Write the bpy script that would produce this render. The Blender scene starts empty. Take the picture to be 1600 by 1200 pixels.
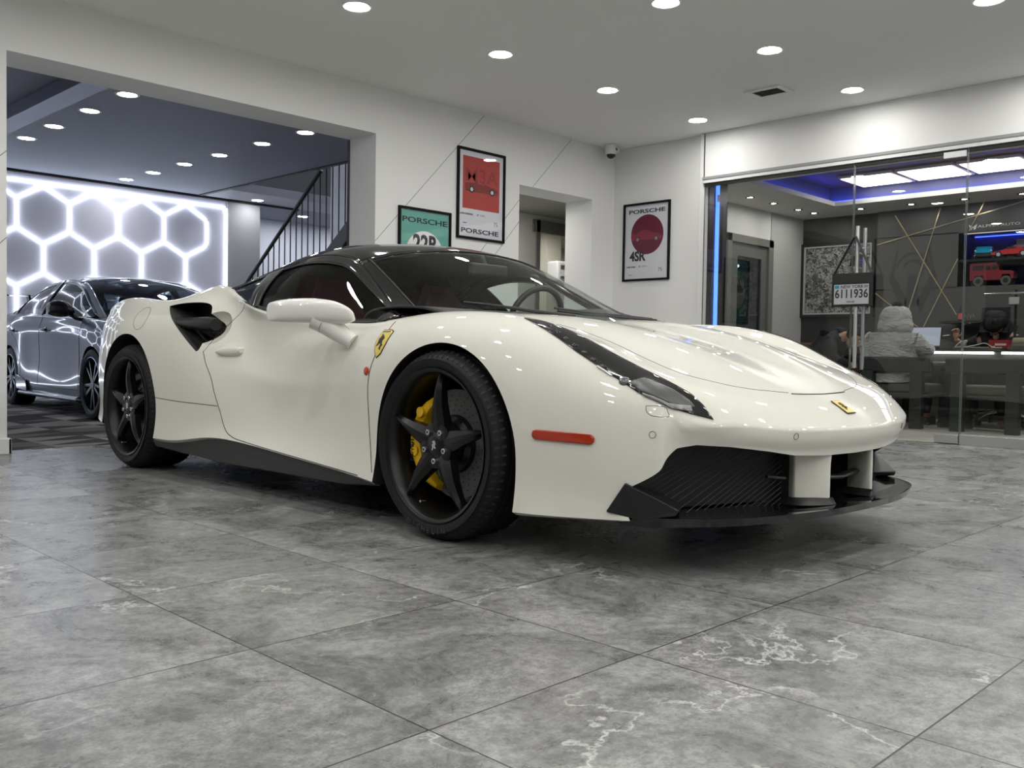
import bpy, bmesh, math, random
import numpy as np
from mathutils import Vector, Matrix
from mathutils.bvhtree import BVHTree
random.seed(7)
PI = math.pi
C = bpy.context.scene.collection
sc = bpy.context.scene

# ------------------------------------------------------------------ materials
MATS = {}
def mat(name, col=(.8, .8, .8), rough=.5, metal=0.0, coat=0.0, emit=None, estr=0.0, spec=.5, alpha=None, trans=0.0, ior=1.45, coat_rough=.03):
    if name in MATS: return MATS[name]
    m = bpy.data.materials.new(name); m.use_nodes = True
    b = m.node_tree.nodes['Principled BSDF']
    b.inputs['Base Color'].default_value = (*col, 1)
    b.inputs['Roughness'].default_value = rough
    b.inputs['Metallic'].default_value = metal
    b.inputs['Coat Weight'].default_value = coat
    b.inputs['Coat Roughness'].default_value = coat_rough
    b.inputs['Specular IOR Level'].default_value = spec
    b.inputs['Transmission Weight'].default_value = trans
    b.inputs['IOR'].default_value = ior
    if emit:
        b.inputs['Emission Color'].default_value = (*emit, 1)
        b.inputs['Emission Strength'].default_value = estr
    MATS[name] = m
    return m
def thin_glass(name, tint, ior=1.5, refl=1.0, rough=0.0):
    """a thin sheet: what is not mirrored by the surface passes through tinted"""
    if name in MATS: return MATS[name]
    m = bpy.data.materials.new(name); m.use_nodes = True
    nt = m.node_tree; nt.nodes.clear()
    out = nt.nodes.new('ShaderNodeOutputMaterial')
    mix = nt.nodes.new('ShaderNodeMixShader')
    fr = nt.nodes.new('ShaderNodeFresnel'); fr.inputs['IOR'].default_value = ior
    mu = nt.nodes.new('ShaderNodeMath'); mu.operation = 'MULTIPLY'; mu.inputs[1].default_value = refl; mu.use_clamp = True
    tr = nt.nodes.new('ShaderNodeBsdfTransparent'); tr.inputs['Color'].default_value = (*tint, 1)
    gl = nt.nodes.new('ShaderNodeBsdfGlossy'); gl.inputs['Roughness'].default_value = rough
    gl.inputs['Color'].default_value = (1, 1, 1, 1)
    ge = nt.nodes.new('ShaderNodeNewGeometry'); mi = nt.nodes.new('ShaderNodeMapRange')
    mi.inputs['To Min'].default_value = ior; mi.inputs['To Max'].default_value = 1 / ior     # same mirror strength from both faces of the sheet
    nt.links.new(ge.outputs['Backfacing'], mi.inputs['Value']); nt.links.new(mi.outputs[0], fr.inputs['IOR'])
    nt.links.new(fr.outputs[0], mu.inputs[0]); nt.links.new(mu.outputs[0], mix.inputs[0])
    nt.links.new(tr.outputs[0], mix.inputs[1]); nt.links.new(gl.outputs[0], mix.inputs[2])
    nt.links.new(mix.outputs[0], out.inputs[0])
    MATS[name] = m
    return m
def nodes_of(m): return m.node_tree.nodes, m.node_tree.links, m.node_tree.nodes['Principled BSDF']
def N(nt, typ, **kw):
    n = nt.nodes.new(typ)
    for k, v in kw.items():
        if k in n.inputs: n.inputs[k].default_value = v
        else: setattr(n, k, v)
    return n

# ------------------------------------------------------------------ mesh builder
class MB:
    def __init__(s): s.v = []; s.f = []; s.m = []; s.mi = 0
    def add(s, vs, fs, M=None):
        o = len(s.v)
        if M is not None: vs = [M @ Vector(v) for v in vs]
        s.v += [tuple(v) for v in vs]
        s.f += [tuple(i + o for i in f) for f in fs]; s.m += [s.mi] * len(fs)
        return s
    def box(s, lo, hi, M=None):
        x0, y0, z0 = lo; x1, y1, z1 = hi
        vs = [(x0,y0,z0),(x1,y0,z0),(x1,y1,z0),(x0,y1,z0),(x0,y0,z1),(x1,y0,z1),(x1,y1,z1),(x0,y1,z1)]
        return s.add(vs, [(0,3,2,1),(4,5,6,7),(0,1,5,4),(1,2,6,5),(2,3,7,6),(3,0,4,7)], M)
    def prism(s, poly, h0, h1, axis='z', M=None):
        """poly of 2d points extruded along axis; axis x: (y,z), y: (x,z), z: (x,y)"""
        def P(a, b, h): return {'x': (h, a, b), 'y': (a, h, b), 'z': (a, b, h)}[axis]
        n = len(poly)
        vs = [P(a, b, h0) for a, b in poly] + [P(a, b, h1) for a, b in poly]
        fs = [tuple(range(n))[::-1], tuple(range(n, 2 * n))] + [(i, (i + 1) % n, n + (i + 1) % n, n + i) for i in range(n)]
        return s.add(vs, fs, M)
    def cyl(s, p0, p1, r0, r1=None, n=16, caps=True):
        if r1 is None: r1 = r0
        return s.tube([p0, p1], [r0, r1], n, caps)
    def tube(s, pts, rad, n=12, caps=True, closed=False, flat=None):
        pts = [Vector(p) for p in pts]; K = len(pts)
        if not hasattr(rad, '__len__'): rad = [rad] * K
        vs = []; up = None
        for i, p in enumerate(pts):
            a = pts[(i - 1) % K] if (closed or i > 0) else p
            b = pts[(i + 1) % K] if (closed or i < K - 1) else p
            t = (b - a).normalized()
            if up is None: up = Vector((0, 0, 1)) if abs(t.z) < .9 else Vector((1, 0, 0))
            x = t.cross(up)
            if x.length < 1e-6: x = t.orthogonal()
            x.normalize(); y = x.cross(t).normalized(); up = y
            for k in range(n):
                c, d = math.cos(2 * PI * k / n), math.sin(2 * PI * k / n)
                if flat: d *= flat
                vs.append(p + x * (c * rad[i]) + y * (d * rad[i]))
        fs = []
        for i in range(K if closed else K - 1):
            j = (i + 1) % K
            for k in range(n):
                l = (k + 1) % n
                fs.append((i * n + k, i * n + l, j * n + l, j * n + k))
        if caps and not closed:
            fs.append(tuple(range(n))[::-1]); fs.append(tuple((K - 1) * n + k for k in range(n)))
        return s.add(vs, fs)
    def lathe(s, prof, n=48, axis='x', M=None, closed=False, a0=0, a1=2 * PI):
        """prof: list of (h, r) along the axis"""
        full = abs(a1 - a0 - 2 * PI) < 1e-6
        A = n if full else n + 1
        vs = []
        for h, r in prof:
            for k in range(A):
                a = a0 + (a1 - a0) * k / n; c, d = r * math.cos(a), r * math.sin(a)
                vs.append({'x': (h, c, d), 'y': (c, h, d), 'z': (c, d, h)}[axis])
        fs = []
        K = len(prof)
        for i in range(K if closed else K - 1):
            j = (i + 1) % K
            for k in range(n):
                l = (k + 1) % A if full else k + 1
                fs.append((i * A + k, i * A + l, j * A + l, j * A + k))
        return s.add(vs, fs, M)
    def disc(s, c, r, axis='z', n=32, M=None, sx=1, sy=1):
        vs = []
        for k in range(n):
            a = 2 * PI * k / n; u, w = r * sx * math.cos(a), r * sy * math.sin(a)
            vs.append({'x': (c[0], c[1] + u, c[2] + w), 'y': (c[0] + u, c[1], c[2] + w), 'z': (c[0] + u, c[1] + w, c[2])}[axis])
        return s.add(vs, [tuple(range(n))], M)
    def sphere(s, c, r, n=16, m=10, M=None, sc_=(1, 1, 1)):
        prof = [(-math.cos(PI * i / m), max(1e-4, math.sin(PI * i / m))) for i in range(m + 1)]
        vs = []
        for h, q in prof:
            for k in range(n):
                a = 2 * PI * k / n
                vs.append((c[0] + r * sc_[0] * q * math.cos(a), c[1] + r * sc_[1] * q * math.sin(a), c[2] + r * sc_[2] * h))
        fs = []
        for i in range(m):
            for k in range(n):
                l = (k + 1) % n
                fs.append((i * n + k, i * n + l, (i + 1) * n + l, (i + 1) * n + k))
        return s.add(vs, fs, M)
    def grid(s, P, M=None, flip=False):
        """P: rows of points"""
        R, K = len(P), len(P[0])
        vs = [p for r in P for p in r]
        fs = []
        for i in range(R - 1):
            for k in range(K - 1):
                q = (i * K + k, i * K + k + 1, (i + 1) * K + k + 1, (i + 1) * K + k)
                fs.append(q[::-1] if flip else q)
        return s.add(vs, fs, M)
    def build(s, name, mats, parent=None, smooth=False, bevel=0, angle=35, weld=0, subsurf=0, solid=0, seg=2, fixn=False):
        me = bpy.data.meshes.new(name)
        me.from_pydata(s.v, [], s.f)
        if not isinstance(mats, (list, tuple)): mats = [mats]
        for m in mats: me.materials.append(m)
        if len(mats) > 1: me.polygons.foreach_set('material_index', s.m)
        o = bpy.data.objects.new(name, me); C.objects.link(o)
        if weld or fixn:
            bm = bmesh.new(); bm.from_mesh(me)
            if weld: bmesh.ops.remove_doubles(bm, verts=bm.verts, dist=weld)
            if fixn: bmesh.ops.recalc_face_normals(bm, faces=bm.faces)
            bm.to_mesh(me); bm.free()
        if smooth:
            me.shade_smooth()
            if angle < 180: me.set_sharp_from_angle(angle=math.radians(angle))
        if solid:
            md = o.modifiers.new('solid', 'SOLIDIFY'); md.thickness = solid; md.offset = -1
        if bevel:
            md = o.modifiers.new('bevel', 'BEVEL'); md.width = bevel; md.segments = seg; md.limit_method = 'ANGLE'; md.angle_limit = math.radians(40)
        if subsurf:
            md = o.modifiers.new('sub', 'SUBSURF'); md.levels = subsurf; md.render_levels = subsurf
        if parent is not None: o.parent = parent
        return o

def tag(o, label, cat, group=None):
    o['label'] = label; o['category'] = cat
    if group: o['group'] = group
    return o
def thing(name, label, cat, loc=(0, 0, 0), rz=0, group=None):
    o = bpy.data.objects.new(name, None); C.objects.link(o)
    o.empty_display_size = .1
    o.location = loc; o.rotation_euler = (0, 0, rz)
    return tag(o, label, cat, group)
def struct(o): o['kind'] = 'structure'; return o
def copy_tree(o, parent=None):
    c = o.copy(); C.objects.link(c)
    if parent is not None: c.parent = parent
    for ch in list(o.children): copy_tree(ch, c)
    return c
def catmull(P, n):
    """resample a control polyline, n samples per span"""
    P = [np.array(p, float) for p in P]; out = []
    for i in range(len(P) - 1):
        p0 = P[i - 1] if i > 0 else 2 * P[0] - P[1]
        p3 = P[i + 2] if i + 2 < len(P) else 2 * P[-1] - P[-2]
        p1, p2 = P[i], P[i + 1]
        for k in range(n):
            t = k / n
            out.append(.5 * ((2 * p1) + (-p0 + p2) * t + (2 * p0 - 5 * p1 + 4 * p2 - p3) * t * t + (-p0 + 3 * p1 - 3 * p2 + p3) * t ** 3))
    out.append(P[-1]); return out
def surf(G, nu, nv, u0=0, u1=None, v0=0, v1=None):
    """catmull-rom tensor surface over the control grid G[i][j]; returns rows of points"""
    G = np.array(G, float); I, J = G.shape[:2]
    u1 = I - 1 if u1 is None else u1; v1 = J - 1 if v1 is None else v1
    def basis(t, n):
        t = min(max(t, 0), n - 1 - 1e-9); i = int(t); f = t - i
        w = [-.5 * f + f * f - .5 * f ** 3, 1 - 2.5 * f * f + 1.5 * f ** 3, .5 * f + 2 * f * f - 1.5 * f ** 3, -.5 * f * f + .5 * f ** 3]
        W = np.zeros(n)
        for k, idx in enumerate((i - 1, i, i + 1, i + 2)):
            if idx < 0: W[0] += 2 * w[k]; W[1] -= w[k]
            elif idx > n - 1: W[n - 1] += 2 * w[k]; W[n - 2] -= w[k]
            else: W[idx] += w[k]
        return W
    U = np.array([basis(u0 + (u1 - u0) * i / nu, I) for i in range(nu + 1)])
    V = np.array([basis(v0 + (v1 - v0) * j / nv, J) for j in range(nv + 1)])
    R = np.einsum('ai,ijc,bj->abc', U, G, V)
    return [[tuple(p) for p in r] for r in R]
def text_obj(name, body, size, mt, M, parent, extrude=.0008, font_scale=(1, 1), align='CENTER', offset=0.0, shear=0.0, spacing=1.0):
    cu = bpy.data.curves.new(name, 'FONT'); cu.body = body; cu.size = size; cu.extrude = extrude
    cu.align_x = align; cu.align_y = 'CENTER'; cu.offset = offset; cu.shear = shear; cu.space_character = spacing
    cu.resolution_u = 3
    tmp = bpy.data.objects.new('tmp', cu); C.objects.link(tmp)
    dg = bpy.context.evaluated_depsgraph_get(); dg.update()
    me = bpy.data.meshes.new_from_object(tmp.evaluated_get(dg))
    bpy.data.objects.remove(tmp)
    S = Matrix.Diagonal((font_scale[0], font_scale[1], 1, 1))
    me.transform(M @ S)
    me.materials.clear(); me.materials.append(mt)
    o = bpy.data.objects.new(name, me); C.objects.link(o)
    if parent is not None: o.parent = parent
    return o

# ------------------------------------------------------------------ camera
CAMH = 0.66501
YAW = 0.796965366
PITCH, ROLL, FPX = 0.0320826171, -0.015935722, 1450.9697
def make_camera():
    cd = bpy.data.cameras.new('camera'); cam = bpy.data.objects.new('camera', cd); C.objects.link(cam)
    cd.sensor_width = 36; cd.lens = 36 * FPX / 1600; cd.clip_start = .02; cd.clip_end = 100
    r0 = Vector((math.cos(YAW), -math.sin(YAW), 0)); f0 = Vector((math.sin(YAW), math.cos(YAW), 0)); z = Vector((0, 0, 1))
    fw = f0 * math.cos(PITCH) - z * math.sin(PITCH); up = f0 * math.sin(PITCH) + z * math.cos(PITCH)
    rx = r0 * math.cos(ROLL) - up * math.sin(ROLL); uy = r0 * math.sin(ROLL) + up * math.cos(ROLL)
    M = Matrix((rx, uy, -fw)).transposed().to_4x4(); M.translation = Vector((0, 0, CAMH))
    cam.matrix_world = M; sc.camera = cam
make_camera()
sc.view_settings.view_transform = 'Standard'; sc.view_settings.look = 'None'
sc.view_settings.exposure = 0.2; sc.view_settings.gamma = 1.0
sc.view_settings.use_curve_mapping = False
w = bpy.data.worlds.new('world'); sc.world = w; w.use_nodes = True
w.node_tree.nodes['Background'].inputs[0].default_value = (.8, .86, 1, 1)
w.node_tree.nodes['Background'].inputs[1].default_value = 0.05
sc.cycles.max_bounces = 10; sc.cycles.diffuse_bounces = 4; sc.cycles.glossy_bounces = 5; sc.cycles.transparent_max_bounces = 24; sc.cycles.transmission_bounces = 6
sc.cycles.sample_clamp_indirect = 8
sc.cycles.use_denoising = True
sc.cycles.caustics_reflective = False; sc.cycles.caustics_refractive = False
# ================================================================== materials of the place
def bump_noise(m, scale=200, strength=.05, dist=.001):
    n, l, b = nodes_of(m); nt = m.node_tree
    tc = N(nt, 'ShaderNodeTexCoord'); no = N(nt, 'ShaderNodeTexNoise', Scale=scale, Detail=3.0)
    bu = N(nt, 'ShaderNodeBump', Strength=strength, Distance=dist)
    l.new(tc.outputs['Object'], no.inputs['Vector']); l.new(no.outputs['Fac'], bu.inputs['Height']); l.new(bu.outputs[0], b.inputs['Normal'])
WALL = mat('white_wall_paint', (.80, .80, .79), .55, spec=.3); bump_noise(WALL, 120, .05, .002)
CEIL = mat('white_ceiling_paint', (.80, .80, .79), .7, spec=.2)
GROOVE = mat('dark_panel_joint', (.18, .18, .18), .8)
BLACK = mat('matte_black', (.012, .012, .013), .5)
GLOSSBLK = mat('gloss_black', (.006, .006, .007), .06, coat=.5)
CHROME = mat('brushed_steel', (.62, .62, .62), .28, metal=1)
POLISH = mat('polished_chrome', (.8, .8, .8), .08, metal=1)
ALU = mat('satin_aluminium', (.5, .5, .51), .35, metal=.9)
LAMP = mat('lamp_diffuser', (1, 1, 1), .5, emit=(1, .985, .955), estr=120)
LAMP2 = mat('lamp_diffuser_cool', (1, 1, 1), .5, emit=(.97, .985, 1), estr=50)
LAMP3 = mat('stairwell_fill_diffuser', (1, 1, 1), .5, emit=(.88, .92, 1), estr=170)
TRIMW = mat('white_trim_ring', (.85, .85, .84), .4)

def floor_material():
    m = mat('grey_stone_tile', (.3, .3, .3), .33, spec=.5)
    n, l, b = nodes_of(m); nt = m.node_tree
    tc = N(nt, 'ShaderNodeTexCoord')
    mp = N(nt, 'ShaderNodeMapping')
    T = .6096
    mp.inputs['Rotation'].default_value = (0, 0, .00638)
    l.new(tc.outputs['Object'], mp.inputs['Vector'])
    sep = N(nt, 'ShaderNodeSeparateXYZ'); l.new(mp.outputs[0], sep.inputs[0])
    def mth(op, a, b_=None, c=None, clamp=False):
        q = N(nt, 'ShaderNodeMath', operation=op); q.use_clamp = clamp
        for i, v in enumerate((a, b_, c)):
            if v is None: continue
            if isinstance(v, (int, float)): q.inputs[i].default_value = v
            else: l.new(v, q.inputs[i])
        return q.outputs[0]
    ux = mth('DIVIDE', mth('SUBTRACT', sep.outputs[0], .4437), T)
    uy = mth('DIVIDE', mth('SUBTRACT', sep.outputs[1], .0157), T)
    dx = mth('ABSOLUTE', mth('SUBTRACT', mth('FRACT', mth('ADD', ux, .5)), .5))
    dy = mth('ABSOLUTE', mth('SUBTRACT', mth('FRACT', mth('ADD', uy, .5)), .5))
    d = mth('MINIMUM', dx, dy)
    joint = mth('LESS_THAN', d, .0031)            # hairline grout
    # per tile id
    ix = mth('FLOOR', ux); iy = mth('FLOOR', uy)
    comb = N(nt, 'ShaderNodeCombineXYZ'); l.new(ix, comb.inputs[0]); l.new(iy, comb.inputs[1])
    wn = N(nt, 'ShaderNodeTexWhiteNoise'); l.new(comb.outputs[0], wn.inputs['Vector'])
    # stone pattern, shifted per tile so neighbours do not continue
    off = N(nt, 'ShaderNodeVectorMath', operation='SCALE'); l.new(wn.outputs['Color'], off.inputs[0]); off.inputs['Scale'].default_value = 7.0
    add = N(nt, 'ShaderNodeVectorMath', operation='ADD'); l.new(mp.outputs[0], add.inputs[0]); l.new(off.outputs[0], add.inputs[1])
    n1 = N(nt, 'ShaderNodeTexNoise', Scale=3.2, Detail=10.0, Roughness=.68, Distortion=.9); l.new(add.outputs[0], n1.inputs['Vector'])
    n2 = N(nt, 'ShaderNodeTexNoise', Scale=34.0, Detail=7.0, Roughness=.72); l.new(add.outputs[0], n2.inputs['Vector'])
    n3 = N(nt, 'ShaderNodeTexNoise', Scale=1.5, Detail=9.0, Roughness=.58, Distortion=.25); l.new(add.outputs[0], n3.inputs['Vector'])
    r1 = N(nt, 'ShaderNodeValToRGB'); l.new(n1.outputs['Fac'], r1.inputs[0])
    e = r1.color_ramp.elements; e[0].position = .38; e[0].color = (.165, .165, .162, 1); e[1].position = .62; e[1].color = (.36, .362, .356, 1)
    r2 = N(nt, 'ShaderNodeValToRGB'); l.new(n2.outputs['Fac'], r2.inputs[0])
    e = r2.color_ramp.elements; e[0].position = .38; e[0].color = (.48, .48, .48, 1); e[1].position = .59; e[1].color = (1.0, 1.0, 1.0, 1)
    mulc = N(nt, 'ShaderNodeMixRGB', blend_type='MULTIPLY'); mulc.inputs[0].default_value = .8
    n5 = N(nt, 'ShaderNodeTexNoise', Scale=170.0, Detail=3.0, Roughness=.7); l.new(add.outputs[0], n5.inputs['Vector'])
    r5 = N(nt, 'ShaderNodeValToRGB'); l.new(n5.outputs['Fac'], r5.inputs[0]); e = r5.color_ramp.elements; e[0].position = .34; e[0].color = (.74, .74, .74, 1); e[1].position = .6; e[1].color = (1.12, 1.12, 1.12, 1)
    m5 = N(nt, 'ShaderNodeMixRGB', blend_type='MULTIPLY'); m5.inputs[0].default_value = 1.0; l.new(r1.outputs[0], m5.inputs[1]); l.new(r5.outputs[0], m5.inputs[2])
    l.new(m5.outputs[0], mulc.inputs[1]); l.new(r2.outputs[0], mulc.inputs[2])
    # pale veins: thin band of the distorted noise
    v = mth('ABSOLUTE', mth('SUBTRACT', n3.outputs['Fac'], .5))
    vein = mth('SUBTRACT', 1.0, mth('MULTIPLY', v, 150.0), clamp=True)
    n4 = N(nt, 'ShaderNodeTexNoise', Scale=1.7, Detail=2.0); l.new(add.outputs[0], n4.inputs['Vector'])
    msk = mth('MULTIPLY', mth('SUBTRACT', n4.outputs['Fac'], .47), 8.0, clamp=True)
    veinm = mth('MULTIPLY', mth('MULTIPLY', vein, msk), mth('MULTIPLY', n2.outputs['Fac'], 1.7), clamp=True)
    mv = N(nt, 'ShaderNodeMixRGB', blend_type='MIX'); l.new(veinm, mv.inputs[0]); l.new(mulc.outputs[0], mv.inputs[1]); mv.inputs[2].default_value = (.56, .56, .545, 1)
    # tile to tile tone
    tone = mth('ADD', mth('MULTIPLY', wn.outputs['Value'], .16), .95)
    mt = N(nt, 'ShaderNodeVectorMath', operation='SCALE'); l.new(mv.outputs[0], mt.inputs[0]); l.new(tone, mt.inputs['Scale'])
    mj = N(nt, 'ShaderNodeMixRGB', blend_type='MIX'); l.new(joint, mj.inputs[0]); l.new(mt.outputs[0], mj.inputs[1]); mj.inputs[2].default_value = (.022, .019, .017, 1)
    l.new(mj.outputs[0], b.inputs['Base Color'])
    rr = mth('ADD', mth('MULTIPLY', n1.outputs['Fac'], .10), .23); l.new(rr, b.inputs['Roughness'])
    bu = N(nt, 'ShaderNodeBump', Strength=.05, Distance=.001)
    hh = mth('SUBTRACT', n2.outputs['Fac'], mth('MULTIPLY', joint, 1.0)); l.new(hh, bu.inputs['Height']); l.new(bu.outputs[0], b.inputs['Normal'])
    return m
FLOOR = floor_material()
def carpet_material():
    m = mat('patterned_carpet', (.1, .1, .1), .95, spec=.1)
    n, l, b = nodes_of(m); nt = m.node_tree
    tc = N(nt, 'ShaderNodeTexCoord'); mp = N(nt, 'ShaderNodeMapping'); mp.inputs['Rotation'].default_value = (0, 0, .0)
    mp.inputs['Scale'].default_value = (2.2, 3.2, 1)
    l.new(tc.outputs['Object'], mp.inputs['Vector'])
    sep = N(nt, 'ShaderNodeSeparateXYZ'); l.new(mp.outputs[0], sep.inputs[0])
    def mth(op, a, b_=None):
        q = N(nt, 'ShaderNodeMath', operation=op)
        for i, v in enumerate((a, b_)):
            if v is None: continue
            if isinstance(v, (int, float)): q.inputs[i].default_value = v
            else: l.new(v, q.inputs[i])
        return q.outputs[0]
    # every cell is split by its diagonal; each triangle gets its own grey
    fx = mth('FRACT', sep.outputs[0]); fy = mth('FRACT', sep.outputs[1])
    tri = mth('GREATER_THAN', fx, fy)
    cb = N(nt, 'ShaderNodeCombineXYZ'); l.new(mth('FLOOR', sep.outputs[0]), cb.inputs[0]); l.new(mth('FLOOR', sep.outputs[1]), cb.inputs[1]); l.new(tri, cb.inputs[2])
    wn = N(nt, 'ShaderNodeTexWhiteNoise'); l.new(cb.outputs[0], wn.inputs['Vector'])
    r = N(nt, 'ShaderNodeValToRGB'); l.new(wn.outputs['Value'], r.inputs[0]); r.color_ramp.interpolation = 'CONSTANT'
    e = r.color_ramp.elements; e[0].position = 0; e[0].color = (.07, .066, .07, 1); e[1].position = .35; e[1].color = (.15, .142, .145, 1)
    q = e.new(.6); q.color = (.27, .255, .25, 1); q = e.new(.82); q.color = (.45, .42, .41, 1)
    l.new(r.outputs[0], b.inputs['Base Color'])
    no = N(nt, 'ShaderNodeTexNoise', Scale=400.0); bu = N(nt, 'ShaderNodeBump', Strength=.6, Distance=.004)
    l.new(tc.outputs['Object'], no.inputs['Vector']); l.new(no.outputs['Fac'], bu.inputs['Height']); l.new(bu.outputs[0], b.inputs['Normal'])
    return m
CARPET = carpet_material()
CEIL_Z = 2.842; WY = 6.2; GX = 7.8; BZ = 2.886
XMIN, YMIN = -3.2, -5.2
# floor: one slab
m = MB(); m.box((XMIN, YMIN, -.1), (7.80, 6.42, 0)); struct(m.build('floor', FLOOR))
m = MB(); m.box((-1.5, 6.425, -.1), (11.0, 15.2, .004)); struct(m.build('floor_back', CARPET))
# ceiling of the showroom
m = MB(); m.box((XMIN, YMIN, CEIL_Z), (7.95, 6.3, CEIL_Z + .15)); struct(m.build('ceiling', CEIL))
# left wall (posters, opening to the second room, passage)
m = MB(); T = .36
OX0, OX1, OZ = 1.908, 4.70, 2.462; DX0, DX1, DZ = 6.405, 7.49, 2.283
m.box((XMIN, WY, 0), (OX0, WY + T, CEIL_Z)); m.box((OX0, WY, OZ), (OX1, WY + T, CEIL_Z))
m.box((OX1, WY, 0), (DX0, WY + T, CEIL_Z)); m.box((DX0, WY, DZ), (DX1, WY + T, CEIL_Z)); m.box((DX1, WY, 0), (8.1, WY + T, CEIL_Z))
m.mi = 1
def groove(a, b, wdt=.0045, d=.0006):
    dx, dz = b[0] - a[0], b[1] - a[1]; L = math.hypot(dx, dz); nx, nz = -dz / L * wdt / 2, dx / L * wdt / 2
    m.add([(a[0]+nx, WY-d, a[1]+nz), (b[0]+nx, WY-d, b[1]+nz), (b[0]-nx, WY-d, b[1]-nz), (a[0]-nx, WY-d, a[1]-nz)], [(0, 1, 2, 3)])
groove((5.925, CEIL_Z), (4.70, 1.58)); groove((7.15, CEIL_Z), (6.585, 2.283)); groove((6.405, 2.14), (5.2, .85)); groove((6.405, 1.93), (5.5, .95)); groove((1.908, 1.855), (.9, .87)); groove((1.908, 1.33), (1.2, .6)); groove((-.2, CEIL_Z), (-2.6, .5))
struct(m.build('wall_left', [WALL, GROOVE]))
# baseboard on the wall ends
m = MB()
for x0, x1 in ((XMIN, OX0 + .022), (OX1 - .022, DX0 + .02), (DX1 - .02, 7.84)):
    m.box((x0, WY - .022, 0), (x1, WY, .10))
m.box((OX0, WY - .022, 0), (OX0 + .022, WY + T + .02, .10)); m.box((OX1 - .022, WY - .022, 0), (OX1, WY + T + .02, .10))
struct(m.build('baseboard_left', mat('white_baseboard', (.78, .78, .77), .4), bevel=.006))
# wall beside the glass + header over it
m = MB(); m.box((7.86, 5.06, 0), (8.1, WY, CEIL_Z)); m.box((GX, 5.04, 2.40), (8.1, 5.10, CEIL_Z)); m.box((GX, 5.04, 0), (7.87, 5.10, 2.41))
m.box((GX, -4.2, 2.41), (8.0, 5.06, CEIL_Z)); m.box((GX, YMIN, 0), (8.0, -4.2, CEIL_Z))
struct(m.build('wall_right', WALL, bevel=.004))
m = MB(); m.box((XMIN - .15, YMIN, 0), (XMIN, WY, CEIL_Z)); m.mi = 1
for k in range(5):
    y0 = YMIN + .3 + k * 2.2; m.box((XMIN - .02, y0, .35), (XMIN + .004, y0 + 2.0, 2.45))
struct(m.build('wall_near', [WALL, mat('night_window', (.01, .012, .016), .05)]))
m = MB(); m.box((XMIN, YMIN - .15, 0), (8.0, YMIN, CEIL_Z)); struct(m.build('wall_front', WALL))
# metal head track over the glass, bottom rail
TRACK = mat('track_grey', (.30, .30, .30), .5)
m = MB(); m.box((7.765, -4.2, 2.385), (7.80, 5.05, 2.412)); m.mi = 1; m.box((7.772, -4.2, 2.352), (7.80, 5.045, 2.385)); m.mi = 2; m.box((7.785, -4.2, 2.318), (7.80, 5.04, 2.352))
struct(m.build('trim_1', [TRACK, mat('track_white', (.75, .75, .74), .35), BLACK], bevel=.002))

# ------------------------------------------------------------------ ceiling lights
def make_downlight(name, label, group, lampmat, ring=TRIMW, r=.075):
    t = thing(name, label, 'ceiling light', group=group)
    m = MB(); m.lathe([(-.002, r * .98), (-.004, r * 1.02), (-.007, r * 1.14), (-.004, r * 1.27), (0, r * 1.3)], 36, 'z'); m.build('trim_ring', ring, t, smooth=True)
    m = MB(); m.disc((0, 0, -.003), r, 'z', 32); me = m.build('diffuser', lampmat, t)
    me.data.flip_normals()
    return t
place = {(3.53, 4.87): 'recessed ceiling light above the white wall over the large opening', (4.79, 4.85): 'recessed ceiling light above the red framed poster', (6.02, 4.84): 'recessed ceiling light left of the ceiling vent, above the passage', (7.32, 4.82): 'recessed ceiling light by the white corner column beside the glass office',
         (4.77, 3.39): 'recessed ceiling light cut by the top edge of the photo near its middle', (5.99, 3.36): 'recessed ceiling light above the windscreen, nearer than the ceiling vent', (7.31, 3.355): 'recessed ceiling light between the vent and the glass wall header', (6.03, 1.93): 'recessed ceiling light cut by the top right edge of the photo'}
L0 = make_downlight('ceiling_light', place[(3.53, 4.87)], 'showroom ceiling lights', LAMP)
first = True
for (x, y), lb in place.items():
    o = L0 if first else copy_tree(L0); first = False
    o.location = (x, y, CEIL_Z); o['label'] = lb
for y in (4.84, 3.37, 1.93, .46, -1.01, -2.48, -3.95):
    for x in (7.32, 6.02, 4.77, 3.53, 2.28, 1.03, -.22, -1.47):
        if any(abs(x - a) < .2 and abs(y - b) < .2 for a, b in place): continue
        if (x, y) == (7.32, 1.93) or True:
            o = copy_tree(L0); o.location = (x, y, CEIL_Z); o['label'] = 'recessed ceiling light over the part of the showroom outside the photo'; o['group'] = 'showroom ceiling lights outside the photo'
# vent
t = thing('ceiling_vent', 'square white ceiling air vent with dark louvres between two lights', 'vent', (6.915, 3.875, CEIL_Z), 0)
m = MB()
for a, b, c, d in ((-.13, -.16, .13, -.115), (-.13, .115, .13, .16), (-.13, -.115, -.085, .115), (.085, -.115, .13, .115)): m.box((a, b, -.012), (c, d, 0))
m.build('frame', mat('vent_grey', (.8, .8, .79), .5), t, bevel=.003)
m = MB(); m.box((-.085, -.115, -.003), (.085, .115, -.001)); m.build('backing', BLACK, t)
for k in range(5):
    m = MB(); x = -.07 + k * .034; m.add([(x, -.112, -.009), (x + .014, -.112, -.003), (x + .014, .112, -.003), (x, .112, -.009)], [(0, 1, 2, 3)]); m.build('louvre', mat('vent_louvre', (.6, .6, .6), .5), t, solid=.001)
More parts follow.
